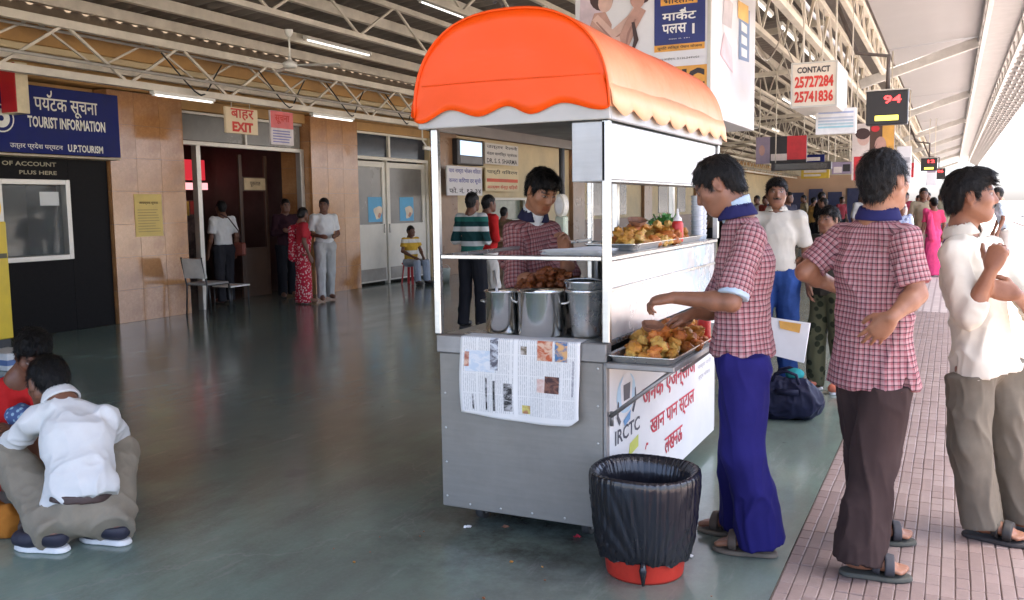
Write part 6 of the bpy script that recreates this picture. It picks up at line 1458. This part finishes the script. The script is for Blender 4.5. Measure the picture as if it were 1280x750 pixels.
notice('white notice with black Hindi lines right of the television', 18.0, 19.7, 2.36, 2.82, (.66, .62, .58), (('उत्तर रेलवे', DKI), ('मंडल वाणिज्य प्रबंधक', DKI), ('DR. S. S. SHARMA', DKI)))
t = notice('cream notice with red band below the white notice', 18.0, 19.7, 1.76, 2.27, (.72, .60, .38), (('पार्टी विवरण', DKI), (' ', DKI), ('आरक्षण केन्द्र खिड़की', REDL)))
decal(t, 'red_band', M('notice red band', (.62, .10, .05), .6), (18.05, 19.65, 1.965, 2.04), (XN, 0, 0), (0, 1, 0), (0, 0, 1), .004)
# weighing machine
t = thing('weighing_machine', 'tall pale weighing machine with round dial behind the vendor', 'machine', (-4.62, 11.1, 0)); b = MB(); b.box(-4.69, -4.55, 11.03, 11.17, .12, 1.28); b.build('column', M('pale green enamel', (.50, .56, .42), .4), t, bevel=.02); b = MB(); b.box(-4.8, -4.44, 10.7, 11.24, 0, .118); b.build('foot_plate', M('machine plinth', (.05, .05, .05), .6), t, bevel=.01)
b = MB(); b.prism([(-4.62+.075*math.cos(a), 1.42+.15*math.sin(a)) for a in np.linspace(0, 6.28, 29)[:-1]], 1, 11.02, 11.18); b.build('dial_housing', OFFW, t, bevel=.01); b = MB(); b.prism([(-4.62+.052*math.cos(a), 1.42+.11*math.sin(a)) for a in np.linspace(0, 6.28, 25)[:-1]], 1, 11.012, 11.018); b.build('dial', M('dial white', (.8, .8, .76), .3), t)
t = thing('black_pole', 'thin black pole standing beyond the kiosk', 'pole', (-5.4, 13.0, 0)); b = MB(); b.tube([(-5.4, 13, 0), (-5.4, 13, 3.9)], .045, 12); b.build('shaft', BLKF, t); b = MB(); b.lathe([(.12, 0), (.12, .03), (.05, .05)], (-5.4, 13, 0), 16); b.build('pole_base', BLKF, t)
t = board('brown_board', 'small brown notice board high behind the vendor', (-5.2, -4.75, 14.0, 14.05, 2.15, 2.55), M('brown board', (.20, .09, .03), .6)); b = MB(); b.tube([(-4.95, 14.02, 2.55), (-4.95, 14.02, 3.95)], .012, 6); b.build('hanger', STEELP, t)
# advertising box round the column
t = thing('advert_box', 'large white hanging advertising box with navy panel and letters above the kiosk', 'advertisement', (-2.5, 9, 2.18)); ADW = M('advert white', (.74, .74, .78), .35, var=.04); b = MB(); b.box(-3.18, -1.93, 8.0, 10.0, 2.185, 3.75); b.build('box_body', ADW, t, bevel=.006)
for q in ((-1.952, -1.924, 7.992, 8.02, 2.18, 3.75),): b = MB(); b.box(*q); b.build('corner_trim', ALU, t)
b = MB(); b.box(-3.18, -1.93, 7.985, 7.998, 2.172, 2.20); b.build('bottom_trim', ALU, t)
OR = (-3.18, 7.998, 0)
def ap(name, mat, P, e): return poly(t, name, mat, P, (0, 7.998, 0), (1, 0, 0), (0, 0, 1), e)
def px8(px, py): g_ = gy(px, py, 7.998); return (g_[0], g_[2])
def rectpx(x0, x1, y0, y1): a = px8(x0, y1); b_ = px8(x1, y0); return (a[0], b_[0], a[1], b_[1])
decal(t, 'navy_panel', M('advert navy', (.018, .03, .17), .4), rectpx(818, 882, -12, 60), (0, 7.998, 0), (1, 0, 0), (0, 0, 1), .003, .03)
decal(t, 'orange_strip', M('advert orange', (.75, .36, .06), .45), rectpx(818, 881, 52, 66), (0, 7.998, 0), (1, 0, 0), (0, 0, 1), .005)
decal(t, 'orange_strip', M('advert orange', (.75, .36, .06), .45), rectpx(826, 872, -8, 8), (0, 7.998, 0), (1, 0, 0), (0, 0, 1), .005)
decal(t, 'orange_panel', M('advert orange', (.75, .36, .06), .45), rectpx(828, 884, 80, 118), (0, 7.998, 0), (1, 0, 0), (0, 0, 1), .004)
WH = M('advert letters white', (.82, .82, .82), .5)
def adt(s_, mat, x0, x1, y0, y1, **k): r_ = rectpx(x0, x1, y0, y1); on_y(t, s_, mat, 7.993, *r_, **k)
adt('माकेट', WH, 828, 870, 10, 27, bold=.03, reph=(.60,)); adt('पलस', WH, 828, 858, 29, 43, bold=.03); adt('1', WH, 865.5, 868.5, 29, 42); adt('यूनिट लिंक्ड पेंशन योजना', DKI, 822, 878, 54, 64, bold=.02); adt('भारतीय', DKI, 830, 868, -6, 6, bold=.03); adt('टेबल नं. 191', WH, 836, 862, 46, 50); adt('यूआईएन. 512L249V01', DKI, 826, 874, 69, 77); adt('LIC', DKI, 838, 881, 84, 114, bold=.05)
SK1, SK2, HR = M('print skin light', (.66, .44, .38), .5), M('print skin mid', (.50, .29, .24), .5), M('print hair', (.06, .03, .03), .5)
def ell(cx, cy, rx, ry, ang=0, n=16):
    P = []
    for a in np.linspace(0, 2*math.pi, n+1)[:-1]:
        u, v = rx*math.cos(a), ry*math.sin(a); P.append(px8(cx+u*math.cos(ang)-v*math.sin(ang), cy+u*math.sin(ang)+v*math.cos(ang)))
    return P[::-1]
def limb(pts, w):
    P = [A3(*p, 0) for p in pts]; Lf, Rt = [], []
    for i, p in enumerate(P):
        d = unit(P[min(i+1, len(P)-1)]-P[max(i-1, 0)]); n_ = A3(-d[1], d[0], 0)*w[i]; Lf.append(p+n_); Rt.append(p-n_)
    return [px8(q[0], q[1]) for q in Lf+Rt[::-1]]
SK3 = M('print skin shadow', (.36, .19, .16), .5); CL1 = M('print pale cloth', (.62, .50, .56), .5)
seqn = ((CL1, limb([(738, -12), (742, 30), (750, 70)], [12, 18, 22])), (HR, ell(752, -2, 15, 16)), (SK1, ell(757, 3, 9, 13, .2)), (HR, ell(749, -9, 13, 8, -.3)), (SK2, limb([(750, 16), (752, 30), (748, 48)], [7, 13, 15])),
    (SK1, limb([(744, 22), (766, 44), (790, 22)], [5, 7, 5])), (SK3, limb([(746, 28), (766, 50), (780, 40)], [1, 1.5, 1])), (SK1, limb([(790, 22), (796, 10), (793, 2)], [5, 4, 3])), (HR, ell(800, -6, 13, 10, .4)), (SK2, ell(797, 0, 9, 11)),
    (SK2, limb([(802, 10), (790, 30), (778, 58), (776, 80)], [7, 8, 8, 9])), (SK3, limb([(795, 24), (786, 42), (782, 64)], [1, 1.6, 1])), (SK1, limb([(742, 40), (754, 54), (776, 50)], [5, 6, 4])), (SK3, limb([(744, 47), (756, 60), (774, 56)], [1, 1.5, 1])), (HR, limb([(792, 28), (796, 50), (790, 68)], [2, 3, 1])))
for q, (m_, P_) in enumerate(seqn): ap('picture_figure', m_, P_ if (sum((P_[i][0]*P_[(i+1) % len(P_)][1]-P_[(i+1) % len(P_)][0]*P_[i][1]) for i in range(len(P_))) > 0) else P_[::-1], .003+.0010*q)
# its side face
def px9(px, py): g_ = gx(px, py, -1.928); return (g_[1], g_[2])
def sidepoly(name, mat, pts, e): return poly(t, name, mat, [px9(*p) for p in pts], (-1.928, 0, 0), (0, 1, 0), (0, 0, 1), e)
sidepoly('side_navy_panel', M('advert faded navy', (.20, .28, .45), .5), [(923, 74), (936, 78), (937, 14), (924, 5)], .003); sidepoly('side_orange', M('advert faded orange', (.80, .48, .15), .5), [(922, 22), (935, 30), (935, 8), (922, 0)], .005)
sidepoly('side_pink', M('advert faint pink', (.80, .55, .60), .5), [(900, 68), (916, 92), (914, 60), (905, 40)], .003); sidepoly('side_figure', M('advert faint grey', (.55, .5, .52), .5), [(903, 30), (914, 36), (916, 5), (905, -8)], .003)
for q in range(3): sidepoly('side_letter', WH, [(926, 70-q*16), (933, 73-q*15), (933, 63-q*15), (926, 59-q*16)], .006)
for xx, yy in ((-2.9, 8.3), (-2.2, 8.3), (-2.9, 9.7), (-2.2, 9.7)): b = MB(); b.tube([(xx, yy, 3.75), (xx, yy, 4.55)], .015, 6); b.build('hanger', STEELP, t)
# contact light box
t = thing('contact_sign', 'cream hanging light box with CONTACT and red telephone numbers', 'sign', (-1.19, 9.4, 2.3)); b = MB(); b.box(-1.40, -.985, 9.0, 9.85, 2.30, 2.715); b.build('box_body', M('contact box white', (.76, .74, .70), .4, var=.04), t, bevel=.008); b = MB(); b.box(-1.385, -1.0, 8.992, 8.999, 2.315, 2.70); b.build('face', M('contact face', (.72, .64, .52), .45, var=.05), t)
for q in ((-1.40, -.985, 8.985, 8.9995, 2.30, 2.314), (-1.40, -.985, 8.985, 8.9995, 2.701, 2.715), (-1.40, -1.386, 8.985, 8.9995, 2.314, 2.701), (-.999, -.985, 8.985, 8.9995, 2.314, 2.701)): b = MB(); b.box(*q); b.build('frame', ALU, t)
on_y(t, 'CONTACT', DKI, 8.991, -1.345, -1.05, 2.615, 2.672, bold=.035); on_y(t, '25727284', REDL, 8.991, -1.365, -1.02, 2.48, 2.588, bold=.04); on_y(t, '25741836', REDL, 8.991, -1.365, -1.02, 2.345, 2.453, bold=.04)
for xx in (-1.35, -1.05): b = MB(); b.tube([(xx, 9.4, 2.715), (xx, 9.4, 3.35)], .01, 6); b.build('hanger', STEELP, t)
# striped panel
t = thing('striped_sign', 'white hanging panel with blue stripes under the contact sign', 'sign', (-1.0, 9.6, 2.1)); b = MB(); b.box(-1.25, -.87, 9.6, 9.66, 2.085, 2.335); b.build('panel', M('striped panel white', (.74, .75, .76), .4), t, bevel=.005)
for q, (z, c) in enumerate(((2.285, (.35, .42, .62)), (2.235, (.45, .5, .6)), (2.205, (.40, .48, .58)), (2.175, (.40, .55, .62)), (2.145, (.32, .58, .66)))): decal(t, 'stripe', M('stripe %d' % q, c, .5), (-1.225, -.895, z, z+.018), (0, 9.599, 0), (1, 0, 0), (0, 0, 1), .002)
for xx in (-1.2, -.92): b = MB(); b.tube([(xx, 9.63, 2.335), (xx, 9.63, 3.3)], .006, 6); b.build('hanger', STEELP, t)
# platform number indicator
LEDR = glow('red led', (.75, .03, .03), 1.0)
def indicator(label, x0, x1, y, z0, z1, txt, bar=True):
    t = thing('platform_indicator', label, 'display', ((x0+x1)/2, y, z0), group='black platform displays'); b = MB(); b.box(x0, x1, y, y+.14, z0, z1); b.build('case', M('black display case', (.018, .016, .016), .4), t, bevel=.006); w, h_ = x1-x0, z1-z0
    on_y(t, txt, LEDR, y-.002, x0+w*.42, x0+w*.84, z0+h_*.62, z0+h_*.86, bold=.02)
    if bar: decal(t, 'yellow_strip', glow('yellow strip', (.75, .68, .08), .5), (x0+w*.22, x0+w*.78, z0+h_*.12, z0+h_*.27), (0, y, 0), (1, 0, 0), (0, 0, 1), .003)
    b = MB(); b.tube([((x0+x1)/2, y+.07, z1), ((x0+x1)/2, y+.07, z1+.35), ((x0+x1)/2-.3, y+.07, z1+.40), ((x0+x1)/2-.5, y+.07, z1+.9)], .022, 8); b.build('bracket', M('dark bracket', (.10, .08, .07), .6), t)
    b = MB(); b.box(x0-.01, x1+.01, y-.01, y+.15, z1+.001, z1+.014); b.build('hood', ALU, t)
    return t
indicator('black platform display with red numerals and yellow strip', -.815, -.425, 10, 2.185, 2.52, '94'); indicator('distant black platform display with red numerals above the uniformed man', -.70, -.34, 24, 2.12, 2.42, '12', True); indicator('farthest black platform display near the vanishing point', -.62, -.22, 33, 2.1, 2.45, '06', False)
# hanging adverts further back
def advert(label, x0, x1, y, z0, z1, base, blocks, hang=3.5):
    t = thing('hanging_advert', label, 'advertisement', ((x0+x1)/2, y, z0), group='hanging advertisements in the concourse'); b = MB(); b.box(x0, x1, y, y+.08, z0, z1); b.build('panel', base, t, bevel=.005); w, h_ = x1-x0, z1-z0
    for q, (u0, u1, v0, v1, m_) in enumerate(blocks):
        if u1 < 0: poly(t, 'print', m_, [(x0+w*(-u0+.5*-u1*math.cos(a)), z0+h_*(v0+v1*math.sin(a))) for a in np.linspace(0, 6.28, 15)[:-1]], (0, y, 0), (1, 0, 0), (0, 0, 1), .002+.001*q)
        else: decal(t, 'print', m_, (x0+w*u0, x0+w*u1, z0+h_*v0, z0+h_*v1), (0, y, 0), (1, 0, 0), (0, 0, 1), .002+.001*q)
    for xx in (x0+.05, x1-.05): b = MB(); b.tube([(xx, y+.04, z1), (xx, y+.04, hang)], .010, 6); b.build('hanger', STEELP, t)
    return t
ARED = M('advert red', (.60, .03, .04), .45); ABRN = M('advert brown', (.10, .05, .035), .45); AORG = M('advert amber', (.72, .38, .08), .45); AWHT = M('advert cream', (.70, .62, .58), .45); ADRK = M('advert black', (.025, .022, .025), .45); APUR = M('advert mauve', (.30, .24, .32), .5)
t = advert('red and brown hanging advert with a portrait above the man in check shirt', -1.315, -.76, 14, 1.72, 2.52, ABRN, ((0, .42, 0, 1, AWHT), (.05, .55, .0, .42, ARED), (.72, 1, 0, 1, AORG), (-.27, -.30, .74, .13, SK1), (-.25, -.36, .82, .10, HR), (-.68, -.28, .6, .16, SK2), (-.55, -.2, .9, .06, ARED)))
advert('dark hanging advert with a red corner left of the striped panel', -3.05, -2.22, 16, 2.08, 2.53, ADRK, ((.0, .28, 0, 1, APUR), (.62, 1, .12, 1, ARED), (.3, .62, .1, .35, AWHT), (-.12, -.12, .5, .2, SK2)))
t = thing('train_display', 'long black train display board hanging across the concourse', 'display', (-2.3, 15.8, 1.95)); b = MB(); b.box(-2.76, -1.80, 15.8, 15.95, 1.95, 2.075); b.build('case', ADRK, t, bevel=.006); b = MB(); b.box(-2.70, -1.86, 15.79, 15.799, 1.965, 2.06); b.build('screen', M('dull display glass', (.05, .045, .04), .25), t)
for xx in (-2.7, -1.86): b = MB(); b.tube([(xx, 15.87, 2.075), (xx, 15.87, 3.6)], .010, 6); b.build('hanger', STEELP, t)
advert('small mauve photo panel right of the long black display', -2.04, -1.68, 18, 1.93, 2.15, APUR, ((.1, .5, .1, .6, AWHT), (.55, .9, .2, .8, ADRK)))
advert('white hanging panel beyond the portrait advert', -.98, -.72, 19, 1.75, 2.45, ADW, ((.1, .9, .55, .7, M('pale grey print', (.45, .45, .5), .5)), (.1, .9, .2, .3, M('pale grey print', (.45, .45, .5), .5))))
advert('narrow white hanging panel far along the platform', -.62, -.38, 26, 1.8, 2.35, ADW, ((.1, .9, .6, .8, APUR),))
# bag on the floor, carrier bag
t = thing('duffel_bag', 'navy blue duffel bag on the floor behind the navy trousers', 'bag', (-.93, 6.08, 0)); F = Field((-1.3, 5.8, -.01), (-.55, 6.4, .42), .008); F.cap((-1.06, 6.08, .115), (-.83, 6.10, .115), .125, .12, .03); F.cap((-1.04, 6.08, .17), (-.86, 6.1, .17), .105, .10, .04); F.cut((0, 0, .002), (0, 0, -1)); P, Q = F.mesh(); P = wrinkle(P, Q, .012, (13, 13, 9), 31); P[:, 2] = np.maximum(P[:, 2], .001)
BAGM = cloth('navy nylon', (.016, .018, .04), .3, .5); link_mesh('bag_body', quad_mesh('bag_body', P, Q, A3(-.93, 6.08, 0)), BAGM, t)
for yy in (6.0, 6.15): b = MB(); b.tube([(-1.02, yy, .26), (-1.0, yy, .31), (-.93, yy-.02, .335), (-.87, yy, .31), (-.85, yy, .25)], .011, 8); b.build('strap', BAGM, t)
b = MB(); b.tube([(-.99, 5.965, .20), (-.85, 5.975, .20)], .02, 6); b.build('side_pocket', BAGM, t)
t = thing('teal_pouch', 'small teal cloth pouch lying on top of the duffel bag', 'pouch', (-.9, 6.12, .27)); F = Field((-1.05, 5.95, .24), (-.75, 6.3, .40), .007); F.ell((-.90, 6.12, .295), np.eye(3), (.06, .05, .035), .01); P, Q = F.mesh(); link_mesh('pouch_body', quad_mesh('pouch_body', wrinkle(P, Q, .006), Q, A3(-.9, 6.12, .27)), cloth('teal cloth', (.03, .25, .26)), t)
t = thing('paper_packet', 'white printed paper packet held low behind the navy trousers', 'packet', (-.98, 6.6, .28)); b = MB(); b.add([(-1.14, 6.58, .60), (-.875, 6.62, .565), (-.91, 6.62, .285), (-1.14, 6.58, .34), (-1.14, 6.64, .60), (-.875, 6.68, .565), (-.91, 6.66, .285), (-1.14, 6.62, .34)], [(0, 1, 2, 3), (4, 5, 6, 7), (0, 1, 5, 4), (1, 2, 6, 5), (2, 3, 7, 6), (3, 0, 4, 7)]); b.build('packet_sheet', M('glossy white paper', (.78, .77, .76), .4, var=.04), t); b = MB(); b.add([(-1.08, 6.586, .585), (-.93, 6.608, .565), (-.94, 6.608, .50), (-1.07, 6.586, .53)], [(0, 1, 2, 3)]); b.build('orange_print', AORG, t, solid=.002)
# orange cloth bundle and blue package by the squatting pair
t = thing('cloth_bundle', 'orange brown cloth bundle on the floor at the left edge', 'bundle', tuple(gz(4, 668))); c = gz(-6, 668); F = Field(c-A3(.3, .3, .02), c+A3(.3, .3, .3), .01); F.cap(c+A3(-.08, 0, .07), c+A3(.06, .02, .06), .09, .075, .03); F.cut((0, 0, .002), (0, 0, -1)); P, Q = F.mesh(); P = wrinkle(P, Q, .010, (12, 12, 12), 5); P[:, 2] = np.maximum(P[:, 2], .001); link_mesh('bundle_cloth', quad_mesh('bundle_cloth', P, Q, A3(*t.location)), cloth('orange brown cloth', (.45, .17, .03)), t)
c = gd(30, 520, 4.42); t = thing('blue_package', 'pale blue patterned package held between the two crouching people', 'package', tuple(c)); F = Field(c-.2, c+.2, .009); F.ell(c, np.eye(3), (.10, .07, .055), .01); P, Q = F.mesh(); link_mesh('package_wrap', quad_mesh('package_wrap', wrinkle(P, Q, .012), Q, c), printed('pale blue print', (.30, .45, .55), (.08, .12, .25), 40, .4), t)
c = gz(10, 446, .1); t = thing('carton', 'small white and blue carton on the floor below the yellow machine', 'carton', (c[0], c[1], 0)); b = MB(); b.box(c[0]-.2, c[0]+.2, c[1]-.15, c[1]+.15, .001, .16); b.build('carton_body', M('carton white', (.6, .6, .58), .7), t, bevel=.006); b = MB(); b.box(c[0]-.202, c[0]+.202, c[1]-.152, c[1]+.152, .05, .10); b.build('carton_stripe', M('carton blue', (.10, .16, .32), .6), t)
# shoulder bag of the man in the doorway
t = thing('shoulder_bag', 'red brown shoulder bag on the man in the doorway', 'bag', (-9.85, 10.75, .8)); b = MB(); b.box(-9.92, -9.72, 10.72, 10.80, .72, .92); b.build('bag_body', M('red brown leather', (.20, .05, .03), .6), t, bevel=.02); b = MB(); b.tube([(-9.80, 10.78, .92), (-9.78, 10.70, 1.1), (-9.80, 10.52, 1.30), (-9.86, 10.42, 1.36)], .010, 6); b.build('strap', M('dark strap', (.04, .02, .02), .6), t)
# more small signs receding under the roof
for n_, (lab, x0, x1, y, z0, z1, base) in enumerate((('blue hanging sign far back over the crowd', -3.9, -2.9, 24, 2.25, 2.6, SIGNB), ('white hanging sign far back over the crowd', -2.6, -1.7, 28, 2.2, 2.65, ADW), ('red hanging sign far back over the crowd', -1.9, -1.2, 34, 2.2, 2.7, ARED), ('yellow hanging sign far back over the crowd', -4.6, -3.7, 32, 2.2, 2.55, M('far yellow sign', (.65, .45, .05), .5)), ('dark hanging sign near the far end of the hall', -3.2, -2.3, 40, 2.3, 2.7, ADRK))):
    advert(lab, x0, x1, y, z0, z1, base, ((.1, .9, .55, .8, AWHT), (.1, .7, .2, .4, AWHT)), 3.7)
for n_, (x, y) in enumerate(((-3.3, 20), (-3.3, 24), (-3.3, 28), (-2.28, 23), (-2.28, 27), (-2.28, 31), (-4.9, 22), (-4.9, 28))):
    batten('tube light under the roof far back, %s %s' % (('left', 'middle', 'right')[0 if x < -4 else (1 if x < -3 else 2)], ('nearest', 'second', 'third')[{20: 0, 24: 1, 28: 2, 23: 0, 27: 1, 31: 2, 22: 0}.get(y, 1) if not (x < -4 and y == 28) else 1]), (x, y, 3.6), (x, y+1.3, 3.6))
